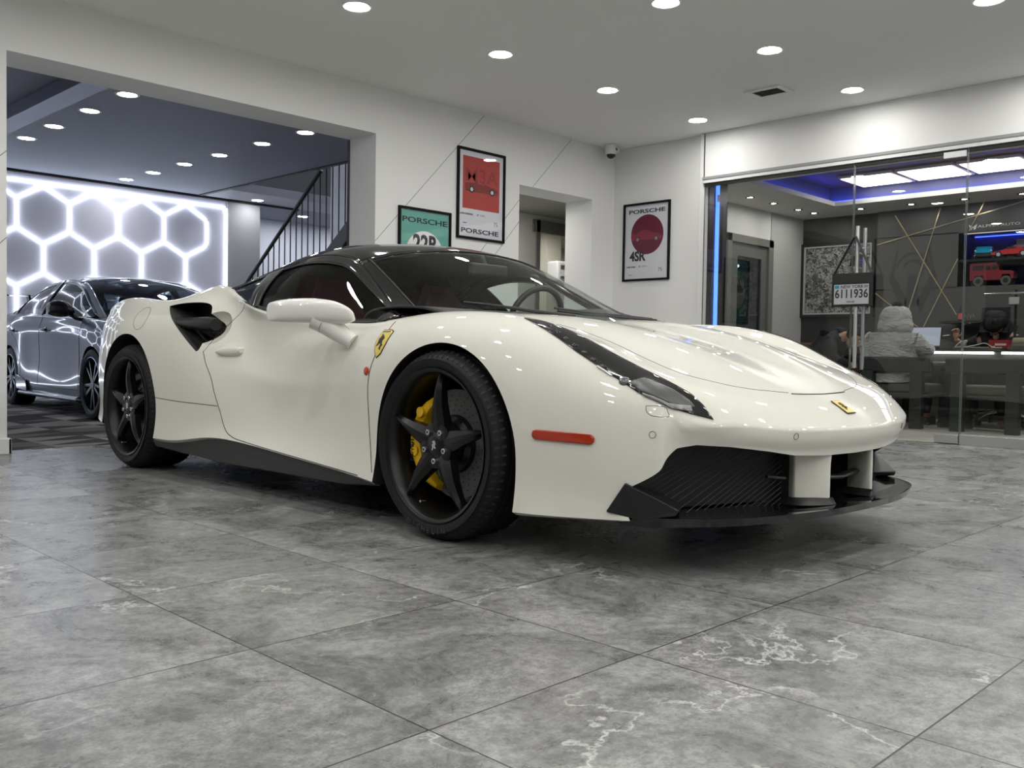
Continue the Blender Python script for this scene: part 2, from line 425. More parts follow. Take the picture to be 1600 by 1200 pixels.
# dome camera on its bracket in the corner
t = thing('security_camera', 'white dome security camera hanging in the ceiling corner', 'camera', (7.60, 6.05, CEIL_Z - .002), 0)
m = MB(); m.lathe([(0, .001), (0, .06), (-.012, .064), (-.05, .064), (-.085, .058), (-.10, .05)], 28, 'z'); m.box((-.02, 0, -.06), (.14, .04, -.01)); m.build('housing', mat('camera_white', (.8, .8, .8), .35), t, smooth=True)
m = MB(); m.sphere((0, 0, -.10), .046, 24, 14, sc_=(1, 1, .9)); m.build('dome', GLOSSBLK, t, smooth=True)
m = MB(); m.box((-.045, -.065, -.058), (.01, -.058, -.045), Matrix.Rotation(.5, 4, 'Z')); m.build('badge', BLACK, t)

# ------------------------------------------------------------------ second room
DARKCEIL = mat('blue_grey_ceiling', (.24, .25, .295), .6)
GREYW = mat('pale_grey_wall', (.78, .79, .84), .6)
HEXW = mat('hex_wall_paint', (.80, .78, .88), .6)
HY = 12.7
m = MB(); m.box((-1.5, 6.56, BZ), (6.456, HY + .1, BZ + .2)); m.box((-1.5, HY, BZ), (11.0, 15.2, BZ + .2)); struct(m.build('ceiling_back', DARKCEIL))
m = MB(); m.box((6.456, 6.56, 4.3), (10.8, HY, 4.4)); struct(m.build('ceiling_stairwell', DARKCEIL))
m = MB(); m.box((6.456, 6.56, BZ), (6.476, HY, 4.3)); struct(m.build('wall_stairwell', mat('stairwell_dark', (.10, .10, .115), .6)))
m = MB(); m.box((-1.5, HY, 0), (7.44, HY + .12, BZ)); struct(m.build('wall_back', HEXW))
m = MB(); m.box((7.44, 14.1, 0), (10.9, 14.2, BZ)); m.box((7.42, HY, 0), (7.44, 14.2, BZ)); m.box((10.8, 10.5, 0), (10.9, 14.2, 4.4)); m.box((-1.6, 6.56, 0), (-1.5, HY, BZ)); m.box((7.25, 7.5, 0), (7.3, 10.55, 4.4)); m.box((7.25, 6.56, 2.4), (7.3, 7.5, 4.4)); m.box((7.3, 10.5, 0), (10.8, 10.55, 4.4)); m.box((6.456, 6.5, 2.843), (7.3, 6.56, 4.4)); m.box((6.30, 6.56, 0), (6.38, 7.4, 2.283));struct(m.build('wall_back_side', GREYW))
m = MB(); m.box((6.91, HY - .02, 0), (7.44, HY, BZ)); struct(m.build('wall_pale_strip', mat('pale_grey_strip', (.50, .5, .52), .6)))
# white L strip at the opening of the stairwell: dark edge trims
m = MB(); m.box((6.42, 6.56, BZ - .012), (6.48, HY, BZ + .001)); m.box((-1.5, HY - .05, BZ - .03), (8.1, HY - .01, BZ + .001)); m.box((OX1 - .004, WY + T, 0), (OX1 + .02, WY + T + .03, OZ))
struct(m.build('trim_2', BLACK))
# steel duct under the ceiling
t = tag(MB().box((2.93, 6.6, BZ - .11), (3.13, HY - .1, BZ - .002)).box((2.91, 6.6, BZ - .12), (2.93, HY - .1, BZ)).build('ceiling_beam', mat('galvanised_beam', (.22, .23, .30), .4, metal=.4), bevel=.004),
        'grey metal beam running under the dark ceiling of the second room', 'beam')
backl = {(3.491, 8.180): 'nearest downlight of the left row in the back room ceiling', (3.491, 9.008): 'second nearest downlight of the left row in the back room ceiling', (3.491, 9.914): 'third downlight of the left row in the back room ceiling', (3.491, 10.709): 'farthest downlight of the left row, beside the white pillar edge',
         (5.315, 8.191): 'downlight at the right end of the long row, by the stair opening', (5.293, 8.986): 'second downlight from the right of the long row in the back room', (5.282, 9.892): 'third downlight from the right of the long row in the back room', (5.259, 10.698): 'fourth downlight from the right of the long row in the back room', (5.248, 11.526): 'fifth downlight from the right, second from the hexagon wall', (5.226, 12.275): 'downlight of the long row nearest the hexagon wall'}
B0 = make_downlight('ceiling_light', 'x', 'back room ceiling lights', LAMP2, r=.079)
first = True
for (x, y), lb in backl.items():
    o = B0 if first else copy_tree(B0); first = False
    o.location = (x, y, BZ); o['label'] = lb
o = copy_tree(B0); o.location = (7.24, 12.41, BZ); o['label'] = 'lone downlight between the hexagon wall and the stair handrail'
# that lone light sits in a short soffit
m = MB(); m.box((6.48, 11.9, BZ), (10.8, HY, BZ + .12)); struct(m.build('ceiling_soffit', mat('soffit_grey', (.42, .42, .46), .6)))
S3 = make_downlight('ceiling_light', 'x', 'x', LAMP3, r=.079)  # unseen lamps added to brighten the wall behind the stairs
for k, (x, y, z) in enumerate(((8.6, 13.3, BZ), (10.0, 13.3, BZ), (8.8, 11.6, 4.3), (6.95, 9.6, 4.3), (6.95, 8.2, 4.3))):
    o = copy_tree(S3) if k else S3; o.location = (x, y, z); o['label'] = 'unseen downlight added to brighten the stairwell wall'; o['group'] = 'added stairwell downlights outside the photo'
# hexagon LED wall light: tubes in aluminium channel
HEX = mat('led_tube', (1, 1, 1), .4, emit=(.80, .90, 1.0), estr=4.6)
a = .370; wd = a * math.sqrt(3)
xr = 6.585; zt = 2.539           # rightmost corner column, top of its vertical edge
t = thing('hexagon_light', 'large white LED light of joined hexagons in a rectangular frame on the back wall', 'wall light', (0, HY, 0))
segs = {}
def seg(p, q):
    k = tuple(sorted([(round(p[0], 2), round(p[1], 2)), (round(q[0], 2), round(q[1], 2))])); segs[k] = (p, q)
ztop_of_row = [zt - 1.5 * a * q for q in range(5)]
for r in range(5):
    zc = ztop_of_row[r] + 0 - a / 2 + .0
    for k in range(10):
        xc = xr - wd / 2 - k * wd - (wd / 2 if r % 2 else 0)
        if r % 2 and k == -1: continue
        P = [(xc + wd / 2 * s, zc + h) for s, h in ((1, a / 2), (0, a), (-1, a / 2), (-1, -a / 2), (0, -a), (1, -a / 2))]
        for i in range(6): seg(P[i], P[(i + 1) % 6])
m = MB()
zb = 2.40 + .115
for p, q in segs.values():
    if min(p[1], q[1]) < .15: continue
    d = Vector((q[0] - p[0], 0, q[1] - p[1])); d.normalize()
    P = Vector((p[0], -.022, p[1])) + d * .02; Q = Vector((q[0], -.022, q[1])) - d * .02
    m.cyl(P, Q, .0115, n=8)
m.build('hexagon_tubes', HEX, t, smooth=True)
ztop = 2.763
m = MB()
for P, Q in (((-.3, ztop), (6.862, ztop)), ((6.882, ztop - .02), (6.882, .2)), ((-.3, ztop - .02), (-.3, .2)), ((-.3, .18), (6.862, .18))): m.cyl((P[0], -.022, P[1]), (Q[0], -.022, Q[1]), .0115, n=8)
for k in range(10):
    x = xr - wd / 2 - k * wd
    if x > -.3: m.cyl((x, -.022, zt + a / 2 + .02), (x, -.022, ztop - .015), .0115, n=8)
m.build('border_tubes', HEX, t, smooth=True)
# stairs rising toward the camera along X = 5.77
slope = (2.627 - 1.529) / (10.21 - 8.723)
def sz(y, off=0): return 1.529 + (10.21 - y) * slope + off
t = thing('staircase', 'black steel staircase with thin vertical balusters rising to the upper floor', 'staircase', (0, 0, .66501 * (1 - 1.119)))
t.scale = (1.119,) * 3
m = MB()
ya, yb = 10.6, 7.35
for xs in (5.83, 6.35):
    m.prism([(ya, sz(ya, -.98)), (yb, sz(yb, -.98)), (yb, sz(yb, -1.22)), (ya + .2, sz(ya, -1.22))], xs, xs + .05, 'x')
m.build('stringer', mat('stair_steel', (.015, .015, .018), .4, metal=.3), t)
for k in range(11):
    y = ya - .05 - k * .28; m = MB(); m.box((5.88, y - .26, sz(y, -1.13)), (6.35, y, sz(y, -1.085))); m.build('tread', mat('stair_tread', (.03, .03, .032), .5), t)
m = MB(); m.tube([(5.85, ya, sz(ya)), (5.85, 8.69, sz(8.69)), ], .022, 10); m.build('handrail', BLACK, t, smooth=True)
n = 0
y = ya
while y > 7.4:
    m = MB(); top = min(sz(y), 2.66 if y < 8.7 else 9); m.cyl((5.85, y, sz(y, -1.0)), (5.85, y, top), .007, n=6); m.build('baluster', BLACK, t)
    y -= .118
# ------------------------------------------------------------------ passage behind the wall
OLIVE = mat('olive_grey_wall', (.33, .33, .29), .6); CREAM = mat('cream_wall', (.62, .60, .50), .6)
m = MB(); m.box((6.2, 6.56, 2.283), (11.2, 8.2, 2.4)); struct(m.build('ceiling_passage', OLIVE))
m = MB(); m.box((6.2, 7.40, 0), (7.93, 7.5, 2.283)); m.box((9.3, 7.40, 0), (11, 7.5, 2.283)); m.box((7.93, 7.40, 2.2), (9.3, 7.5, 2.283)); struct(m.build('wall_passage', mat('passage_wall', (.58, .57, .52), .6)))
m = MB(); m.box((7.93, 7.38, 0), (7.99, 7.42, 2.23)); m.box((9.25, 7.38, 0), (9.31, 7.42, 2.23)); m.box((7.87, 7.38, 2.09), (9.31, 7.42, 2.23)); struct(m.build('trim_3', mat('door_frame_grey', (.17, .17, .15), .5)))
m = MB(); m.box((7.3, 10.4, 0), (14, 10.5, 2.6)); m.box((13.9, 7.5, 0), (14, 10.4, 2.6)); struct(m.build('wall_far_room', CREAM))
FCEIL = mat('ceiling_tiles', (.6, .58, .5), .7)
nd, lk, bs = nodes_of(FCEIL); br = N(FCEIL.node_tree, 'ShaderNodeTexBrick', Scale=1.0); br.offset = 0; br.inputs['Color1'].default_value = (.62, .6, .52, 1); br.inputs['Color2'].default_value = (.6, .58, .5, 1); br.inputs['Mortar'].default_value = (.35, .34, .3, 1); br.inputs['Mortar Size'].default_value = .012; br.inputs['Brick Width'].default_value = .6; br.inputs['Row Height'].default_value = .6
tc = N(FCEIL.node_tree, 'ShaderNodeTexCoord'); lk.new(tc.outputs['Object'], br.inputs['Vector']); lk.new(br.outputs[0], bs.inputs['Base Color'])
m = MB(); m.box((7.3, 7.5, 2.45), (14, 10.5, 2.55)); struct(m.build('ceiling_far_room', FCEIL))
m = MB(); m.box((6.2, 6.42, -.1), (14, 10.5, 0)); struct(m.build('floor_passage', mat('passage_floor', (.2, .2, .19), .5)))
t = thing('wall_air_conditioner', 'white wall mounted air conditioning unit seen through the passage', 'air conditioner', (10.15, 9.0, 1.88))
m = MB(); m.box((-.16, -.12, -.16), (.16, .1, .14)); m.build('casing', TRIMW, t, bevel=.03)
m = MB(); m.box((-.10, -.125, .02), (.06, -.118, .08)); m.box((-.10, -.125, -.11), (.10, -.118, -.08)); m.build('grille', ALU, t)
m = MB(); m.box((10.0, 9.1, 0), (10.3, 10.4, 2.45)); struct(m.build('column_far_room', CREAM))
for k, (x, y) in enumerate(((8.9, 8.2), (9.6, 8.6), (11.4, 8.8), (9.4, 9.8), (12.4, 9.4))):
    o = copy_tree(L0); o.location = (x, y, 2.45); o['label'] = 'recessed ceiling light in the cream room behind the passage'; o['group'] = 'lights of the far cream room'
o = copy_tree(L0); o.location = (7.0, 6.98, 2.283); o['label'] = 'recessed ceiling light hidden in the passage ceiling'; o['group'] = 'lights of the passage'

# ------------------------------------------------------------------ posters
PAPER = mat('poster_paper', (.66, .67, .72), .5); FRAMEB = mat('black_frame', (.006, .006, .006), .6, spec=.15)
INK = mat('poster_ink', (.025, .025, .03), .6)
PGLASS = thin_glass('poster_glazing', (.98, .98, .98), refl=.25)
def poster(name, label, x0, x1, z0, z1, M, fw=.022):
    """local frame: u to the right, v up, built on XZ facing -Y, M moves it to the wall"""
    t = thing(name, label, 'poster'); t.matrix_world = M
    w_, h_ = x1 - x0, z1 - z0
    m = MB(); d = .022
    m.box((x0, -d, z0), (x1, 0, z0 + fw)); m.box((x0, -d, z1 - fw), (x1, 0, z1)); m.box((x0, -d, z0 + fw), (x0 + fw, 0, z1 - fw)); m.box((x1 - fw, -d, z0 + fw), (x1, 0, z1 - fw))
    m.build('frame', FRAMEB, t, bevel=.002)
    m = MB(); m.box((x0 + fw, -.006, z0 + fw), (x1 - fw, 0, z1 - fw)); m.build('print', PAPER, t)
    m = MB(); m.add([(x0 + fw, -.014, z0 + fw), (x1 - fw, -.014, z0 + fw), (x1 - fw, -.014, z1 - fw), (x0 + fw, -.014, z1 - fw)], [(0, 1, 2, 3)]); m.build('glazing', PGLASS, t)
    return t
RX = Matrix.Rotation(PI / 2, 4, 'X')   # text plane to XZ facing -Y
def ptext(t, body, u, v, size, mt=INK, d=-.0075, fs=(1, 1), off=0, sp=1.0, sh=0.0, name='lettering', al='CENTER'):
    return text_obj(name, body, size, mt, Matrix.Translation((u, d, v)) @ RX, t, .0003, fs, offset=off, spacing=sp, shear=sh, align=al)
def carside(mb, cx, cz, L, roof='coupe', d=-.0078, flip=1):
    """small car silhouette printed on a poster: body outline"""
    P = [(-.5, .10), (-.5, .17), (-.46, .21), (-.30, .24), (-.16, .315), (.02, .325), (.18, .235), (.38, .20), (.48, .14), (.5, .09), (.46, .05), (-.46, .05)]
    mb.add([(cx + flip * p[0] * L, d, cz + p[1] * L) for p in P], [tuple(range(len(P)))])
def wheels(mb, cx, cz, L, d=-.0082, r=.075):
    for s in (-.30, .31): mb.disc((cx + s * L, d, cz + .075 * L), r * L, 'y', 20)
# left wall: green
Tw = Matrix.Translation((0, WY - .001, 0))
t = poster('framed_poster', 'green framed car poster reading 22R, half hidden behind the white sports car roof', 4.935, 5.525, 1.10, 1.905, Tw)
m = MB(); m.box((4.962, -.0068, 1.127), (5.498, -.006, 1.878)); m.build('green_ground', mat('poster_green', (.13, .40, .33), .5), t)
m = MB(); m.disc((5.23, -.0072, 1.50), .215, 'y', 48); m.build('white_circle', mat('poster_white', (.78, .78, .78), .5), t)
ptext(t, 'PORSCHE', 5.23, 1.798, .073, fs=(1.62, .85), off=.0016)
ptext(t, '22R', 5.235, 1.60, .20, fs=(.86, 1), off=.007)
m = MB(); carside(m, 5.23, 1.475, .34); m.build('printed_car', mat('poster_green2', (.10, .32, .27), .5), t)
m = MB(); wheels(m, 5.23, 1.475, .34); m.build('printed_wheels', INK, t)
# left wall: red
t = poster('framed_poster', 'tall framed poster with a red panel and an open red car above large black lettering', 5.595, 6.195, 1.70, 2.515, Tw)
m = MB(); m.box((5.665, -.0068, 1.975), (6.128, -.006, 2.445)); m.build('red_ground', mat('poster_red', (.42, .045, .035), .5), t)
ptext(t, 'M3A', 5.897, 2.275, .17, mat('poster_red_type', (.30, .028, .024), .5), fs=(1.25, 1), off=.002, d=-.0078)
m = MB(); P = [(-.5, .10), (-.49, .19), (-.36, .22), (-.2, .22), (-.17, .29), (-.13, .30), (-.12, .21), (.08, .20), (.0, .28), (.03, .28), (.14, .20), (.38, .18), (.48, .13), (.5, .07), (-.46, .05)]
m.add([(5.90 + p[0] * .42, -.0086, 2.12 + p[1] * .42) for p in P], [tuple(range(len(P)))]); m.build('printed_car', mat('poster_car_red', (.20, .010, .008), .4), t)
m = MB(); wheels(m, 5.90, 2.12, .42, d=-.0092); m.box((5.70, -.0079, 2.135), (6.10, -.0072, 2.141)); m.build('printed_wheels', INK, t)
m = MB(); [m.disc((5.90 + s * .42, -.0098, 2.12 + .0315), .018, 'y', 10) for s in (-.3, .31)]; m.build('printed_rims', ALU, t)
ptext(t, 'LAVA ORANGE', 5.715, 1.925, .023, al='CENTER', off=.0006); ptext(t, '8°  2 3 9 1', 5.90, 1.925, .024)
ptext(t, 'Stuttgart', 5.695, 1.845, .014); ptext(t, '75', 6.085, 1.862, .055, off=-.0004)
ptext(t, 'PORSCHE', 5.885, 1.775, .068, fs=(1.62, .85), off=.0016)
# right wall poster: facing -X
Mr = Matrix.Translation((7.859, 0, 0)) @ Matrix.Rotation(-PI / 2, 4, 'Z')
t = poster('framed_poster', 'framed poster with a dark red disc and car reading 4SR, beside the glass office', -6.06, -5.47, 1.448, 2.255, Mr)
ptext(t, 'PORSCHE', -5.765, 2.165, .066, fs=(1.62, .85), off=.0016)
m = MB(); m.disc((-5.757, -.0068, 1.925), .205, 'y', 56); m.build('maroon_disc', mat('poster_maroon', (.13, .006, .03), .5), t)
m = MB(); P = [(-.5, .10), (-.52, .27), (-.44, .27), (-.42, .21), (-.30, .25), (-.16, .325), (.02, .33), (.18, .235), (.38, .20), (.48, .14), (.5, .09), (.46, .05), (-.46, .05)]
m.add([(-5.76 + p[0] * .38, -.0074, 1.85 + p[1] * .38) for p in P], [tuple(range(len(P)))]); m.build('printed_car', mat('poster_car_maroon', (.24, .02, .055), .5), t)
m = MB(); wheels(m, -5.76, 1.85, .38, d=-.0078); m.build('printed_wheels', INK, t)
m = MB(); [m.disc((-5.76 + s * .38, -.0083, 1.85 + .0285), .019, 'y', 12) for s in (-.3, .31)]; m.build('printed_rims', mat('print_rim', (.3, .22, .22), .5), t)
ptext(t, '4SR', -5.875, 1.70, .135, fs=(.92, 1), off=.005, d=-.0086)
ptext(t, 'RUBY STAR', -5.955, 1.595, .022, off=.0006); ptext(t, '8°  1 9 6 1', -5.80, 1.597, .024); ptext(t, 'Stuttgart', -5.965, 1.515, .014); ptext(t, '75', -5.585, 1.555, .055, off=-.0004)
# ================================================================== the white sports car
# car frame: x = -lateral (the side facing the camera is negative x), y towards the rear, z up, front axle at y = 0
PAINT = mat('pearl_white_paint', (.765, .755, .675), .6, coat=1.0, coat_rough=.0, spec=.3)
CARBLK = mat('car_gloss_black', (.008, .008, .009), .08, coat=.6)
SATBLK = mat('car_satin_black', (.014, .014, .015), .38)
DARKPL = mat('car_dark_plastic', (.02, .02, .021), .55)
RUBBER = mat('tyre_rubber', (.011, .011, .0115), .6, spec=.35)
RIMBLK = mat('rim_satin_black', (.004, .004, .0045), .34, spec=.5)
GAP = mat('panel_gap_black', (.02, .019, .018), .8)
YEL = mat('caliper_yellow', (1.0, .60, .01), .32, coat=.5)
BADGEY = mat('badge_yellow', (.80, .62, .12), .35, coat=.4)
AMBER = mat('marker_amber', (.52, .055, .012), .22, coat=.8)
REDL = mat('red_leather', (.12, .005, .007), .55)
SILV = mat('bolt_silver', (.7, .7, .7), .25, metal=1)
DISC = mat('brake_disc', (.16, .16, .16), .5, metal=.3)
WSGLASS = thin_glass('windscreen_glass', (.93, .98, .95), ior=1.45, refl=.8)
SIDEGLASS = thin_glass('side_glass', (.80, .86, .83), ior=1.4, refl=.6)
LENS = thin_glass('lamp_lens', (.92, .92, .92), ior=1.5, refl=1.3)
INTER = mat('interior_dark', (.012, .012, .013), .6)

CAR = thing('sports_car', 'white low sports car with black roof, black five spoke wheels and yellow brake caliper', 'car',
            (3.0973, 2.4640, 0), -0.022322637)
def L(x, y, z): return (-x, y, z)

# station table: y, then side rows S0..S7 (lateral, z)
ST = [
 (-.86, (.70,.555),(.752,.530),(.780,.488),(.792,.43),(.797,.36),(.797,.29),(.797,.22),(.79,.165)),
 (-.70, (.705,.635),(.785,.603),(.835,.540),(.855,.46),(.862,.38),(.862,.30),(.862,.22),(.852,.158)),
 (-.52, (.715,.718),(.800,.688),(.865,.620),(.895,.53),(.905,.43),(.905,.33),(.905,.23),(.898,.148)),
 (-.36, (.720,.770),(.815,.750),(.885,.690),(.925,.60),(.940,.50),(.940,.38),(.938,.26),(.932,.142)),
 (-.18, (.720,.805),(.820,.790),(.900,.735),(.940,.66),(.955,.56),(.955,.43),(.952,.29),(.945,.142)),
 (0.0,  (.722,.820),(.825,.806),(.906,.752),(.947,.68),(.960,.58),(.960,.44),(.955,.29),(.948,.142)),
 (.18,  (.738,.822),(.832,.803),(.908,.745),(.944,.67),(.954,.57),(.950,.43),(.948,.29),(.945,.142)),
 (.36,  (.768,.808),(.845,.778),(.905,.715),(.932,.64),(.942,.55),(.938,.42),(.940,.28),(.940,.160)),
 (.55,  (.812,.788),(.855,.752),(.895,.695),(.916,.62),(.925,.53),(.922,.40),(.930,.28),(.935,.178)),
 (.85,  (.842,.790),(.865,.748),(.888,.690),(.900,.61),(.908,.52),(.908,.40),(.925,.28),(.935,.200)),
 (1.15, (.852,.822),(.860,.770),(.868,.700),(.884,.61),(.902,.52),(.908,.40),(.930,.29),(.940,.222)),
 (1.42, (.842,.862),(.840,.805),(.840,.725),(.866,.64),(.900,.55),(.920,.42),(.940,.31),(.945,.236)),
 (1.66, (.800,.920),(.812,.862),(.838,.775),(.885,.68),(.925,.57),(.948,.44),(.955,.32),(.955,.234)),
 (1.88, (.756,.978),(.812,.905),(.885,.810),(.932,.70),(.956,.59),(.966,.46),(.968,.32),(.966,.205)),
 (2.08, (.726,.998),(.838,.918),(.922,.825),(.955,.72),(.970,.61),(.974,.47),(.973,.32),(.970,.185)),
 (2.28, (.762,.950),(.862,.910),(.935,.825),(.965,.72),(.977,.61),(.978,.47),(.974,.32),(.970,.182)),
 (2.46, (.800,.930),(.880,.908),(.942,.830),(.970,.73),(.980,.61),(.980,.47),(.976,.32),(.970,.182)),
 (2.65, (.820,.945),(.890,.915),(.946,.835),(.970,.73),(.980,.61),(.980,.47),(.976,.32),(.970,.182)),
 (2.86, (.832,.955),(.890,.918),(.938,.835),(.960,.73),(.970,.61),(.970,.47),(.966,.32),(.958,.19)),
 (3.08, (.822,.928),(.872,.895),(.910,.815),(.930,.71),(.938,.61),(.938,.47),(.935,.32),(.925,.22)),
 (3.24, (.79,.885),(.835,.852),(.870,.78),(.885,.69),(.895,.60),(.895,.47),(.885,.34),(.875,.25)),
]
# hood / deck rows at lateral 0, .25, .45, .60 as (y, z) for every station, front to rear
HD = [
 [(-1.045,.505),(-1.03,.508),(-.985,.525),(-.925,.545)],
 [(-.905,.572),(-.885,.583),(-.82,.603),(-.765,.613)],
 [(-.70,.655),(-.69,.671),(-.62,.682),(-.57,.682)],
 [(-.50,.713),(-.49,.738),(-.44,.740),(-.40,.731)],
 [(-.28,.762),(-.27,.789),(-.22,.788),(-.20,.774)],
 [(-.06,.796),(-.05,.818),(-.02,.814),(-.01,.800)],
 [(.16,.817),(.16,.830),(.17,.828),(.175,.815)],
 [(.36,.83),(.36,.832),(.36,.828),(.36,.815)],
 [(.55,.83),(.55,.83),(.55,.826),(.55,.81)],
 [(.85,.83),(.85,.83),(.85,.83),(.85,.81)],
 [(1.15,.85),(1.15,.85),(1.15,.845),(1.15,.83)],
 [(1.42,.87),(1.42,.87),(1.42,.87),(1.42,.865)],
 [(1.66,.90),(1.66,.90),(1.66,.90),(1.66,.91)],
 [(1.88,.925),(1.88,.925),(1.88,.93),(1.88,.955)],
 [(2.08,.935),(2.08,.935),(2.08,.94),(2.08,.965)],
 [(2.28,.935),(2.28,.935),(2.28,.935),(2.28,.94)],
 [(2.46,.93),(2.46,.93),(2.46,.925),(2.46,.925)],
 [(2.65,.925),(2.65,.925),(2.65,.92),(2.65,.92)],
 [(2.86,.92),(2.86,.92),(2.86,.915),(2.86,.92)],
 [(3.08,.915),(3.08,.915),(3.08,.905),(3.08,.905)],
 [(3.26,.905),(3.26,.905),(3.25,.895),(3.245,.885)],
]
HX = (0, .25, .45, .60)
# nose columns (lateral, y offsets) for L0..L3 and the corner K; rows S0..S7 z
NZ = (.442, .412, .380, .335, .285, .24, .20, .165)
def nose_col(x, y, z0=.442):
    z = [z0, z0 - .035, z0 - .068, .335, .285, .24, .20, .165]
    off = [0, .004, .022, .030, .030, .030, .030, .035]
    nx, ny = x * .25, -1.0
    l = math.hypot(nx, ny); nx /= l; ny /= l
    return [(x - nx * o, y - ny * o, zz) for o, zz in zip(off, z)]
NOSE = [nose_col(0, -1.130, .438), nose_col(.25, -1.116, .440), nose_col(.45, -1.076, .448), nose_col(.60, -1.014, .461)]
KC = [(.722,-.925,.470),(.735,-.905,.440),(.742,-.888,.405),(.745,-.880,.36),(.745,-.88,.31),(.745,-.88,.26),(.745,-.88,.21),(.74,-.885,.165)]
# rear
RK = [(.72,3.335,.83),(.75,3.35,.80),(.77,3.36,.74),(.78,3.36,.67),(.78,3.36,.59),(.78,3.35,.47),(.77,3.33,.36),(.75,3.30,.28)]
def rear_col(x, y, z0): return [(x, y, z0), (x, y + .02, z0 - .05), (x, y + .01, z0 - .12), (x, y, .66), (x, y, .58), (x, y, .47), (x, y - .02, .36), (x, y - .05, .28)]
REAR = [rear_col(.60, 3.385, .862), rear_col(.45, 3.415, .875), rear_col(.25, 3.435, .885), rear_col(0, 3.44, .887)]

def build_body():
    V = []; idx = {}; F = []
    def vid(key, p):
        if key not in idx: idx[key] = len(V); V.append(p)
        return idx[key]
    # side columns: nose 0..3, K, stations, RK, rear 0..3
    cols = [[(x, y, z) for x, y, z in c] for c in NOSE] + [KC] + [[(x, s[0], z) for x, z in s[1:]] for s in ST] + [RK] + REAR
    NC = len(cols)
    for i, c in enumerate(cols):
        for j, p in enumerate(c): vid(('s', i, j), p)
    n = len(ST)
    for i in range(n):
        for j in range(4): vid(('h', i, j), (HX[j], HD[i][j][0], HD[i][j][1]))
    # hood quads. row index 0..4 (4 = seam)
    def hv(i, j):   # i = -1 leading edge, n = rear edge
        if i == -1: return idx[('s', j, 0)] if j < 4 else idx[('s', 4, 0)]
        if i == n: return idx[('s', NC - 1 - j, 0)] if j < 4 else idx[('s', NC - 5, 0)]
        return idx[('h', i, j)] if j < 4 else idx[('s', 5 + i, 0)]
    for i in range(-1, n):
        for j in range(4): F.append((hv(i, j), hv(i, j + 1), hv(i + 1, j + 1), hv(i + 1, j)))
    for i in range(NC - 1):
        for j in range(7): F.append((idx[('s', i, j)], idx[('s', i, j + 1)], idx[('s', i + 1, j + 1)], idx[('s', i + 1, j)]))
    # underside: bottom row to centre
    bot = []
    for i in range(NC):
        x, y, z = cols[i][7]
        bot.append(vid(('u', i), (0, y, z)) if 0 < i < NC - 1 else idx[('s', i, 7)])
    for i in range(NC - 1):
        q = [idx[('s', i, 7)], bot[i], bot[i + 1], idx[('s', i + 1, 7)]]
        q2 = [];
        for a in q:
            if a not in q2: q2.append(a)
        if len(q2) > 2: F.append(tuple(q2))
    # mirror
    Vn = list(V); mp = {}
    for k, p in enumerate(V):
        if abs(p[0]) < 1e-6: mp[k] = k
        else: mp[k] = len(Vn); Vn.append((-p[0], p[1], p[2]))
    F2 = F + [tuple(mp[a] for a in f)[::-1] for f in F]
    T = np.array([L(*p) for p in Vn])
    F2 = [f[::-1] for f in F2]
    me = bpy.data.meshes.new('body_shell'); me.from_pydata([tuple(p) for p in T], [], F2)
    bm = bmesh.new(); bm.from_mesh(me); bmesh.ops.recalc_face_normals(bm, faces=bm.faces)
    # creases: leading edge, sill bottom, scoop seam
    cl = bm.edges.layers.float.new('crease_edge')
    def crease(keys, w):
        bm.verts.ensure_lookup_table()
        for a, b in zip(keys, keys[1:]):
            for A, B in ((idx[a], idx[b]), (mp[idx[a]], mp[idx[b]])):
                e = bm.edges.get((bm.verts[A], bm.verts[B]))
                if e: e[cl] = w
    crease([('s', i, 0) for i in range(5)], .75)
    crease([('s', i, 2) for i in range(0, 6)], .5)
    crease([('s', i, 7) for i in range(NC)], .8)
    crease([('s', 5 + i, 0) for i in range(8, 16)], .35)
    crease([('s', 5 + i, 4) for i in range(8, 14)], .45)
    bm.to_mesh(me); bm.free()
    o = bpy.data.objects.new('body_shell', me); C.objects.link(o)
    # fit the cage so the limit surface passes through the table
    md = o.modifiers.new('s', 'SUBSURF'); md.levels = 1; md.render_levels = 1; md.use_limit_surface = True; md.boundary_smooth = 'ALL'
    X = T.copy(); nv = len(T)
    for it in range(7):
        me.vertices.foreach_set('co', X.ravel()); me.update()
        dg = bpy.context.evaluated_depsgraph_get(); dg.update()
        ev = o.evaluated_get(dg).to_mesh()
        co = np.empty(len(ev.vertices) * 3); ev.vertices.foreach_get('co', co); co = co.reshape(-1, 3)[:nv]
        o.evaluated_get(dg).to_mesh_clear()
        X = X + .85 * (T - co)
    me.vertices.foreach_set('co', X.ravel()); me.update()
    md.levels = 3; md.render_levels = 3
    dg = bpy.context.evaluated_depsgraph_get(); dg.update()
    fin = bpy.data.meshes.new_from_object(o.evaluated_get(dg))
    o.modifiers.clear(); o.data = fin; fin.name = 'body_shell'
    return o
BODY = build_body()
def bvh_of(o):
    bm = bmesh.new(); bm.from_mesh(o.data); t = BVHTree.FromBMesh(bm); bm.free(); return t
BT = bvh_of(BODY)      # before cutting: used to lay parts on the skin
def on_side(y, z, side=1, off=0.0):
    """point on the flank at (y, z); side 1 = visible"""
    h = BT.ray_cast(Vector((-1.6 * side, y, z)), Vector((side, 0, 0)))
    return h[0] + h[1] * off, h[1]
def on_top(x, y, off=0.0):
    h = BT.ray_cast(Vector((-x, y, 2)), Vector((0, 0, -1)))
    return h[0] + h[1] * off, h[1]
def on_near(p, off=0.0):
    h = BT.find_nearest(Vector(L(*p))); return h[0] + h[1] * off, h[1]

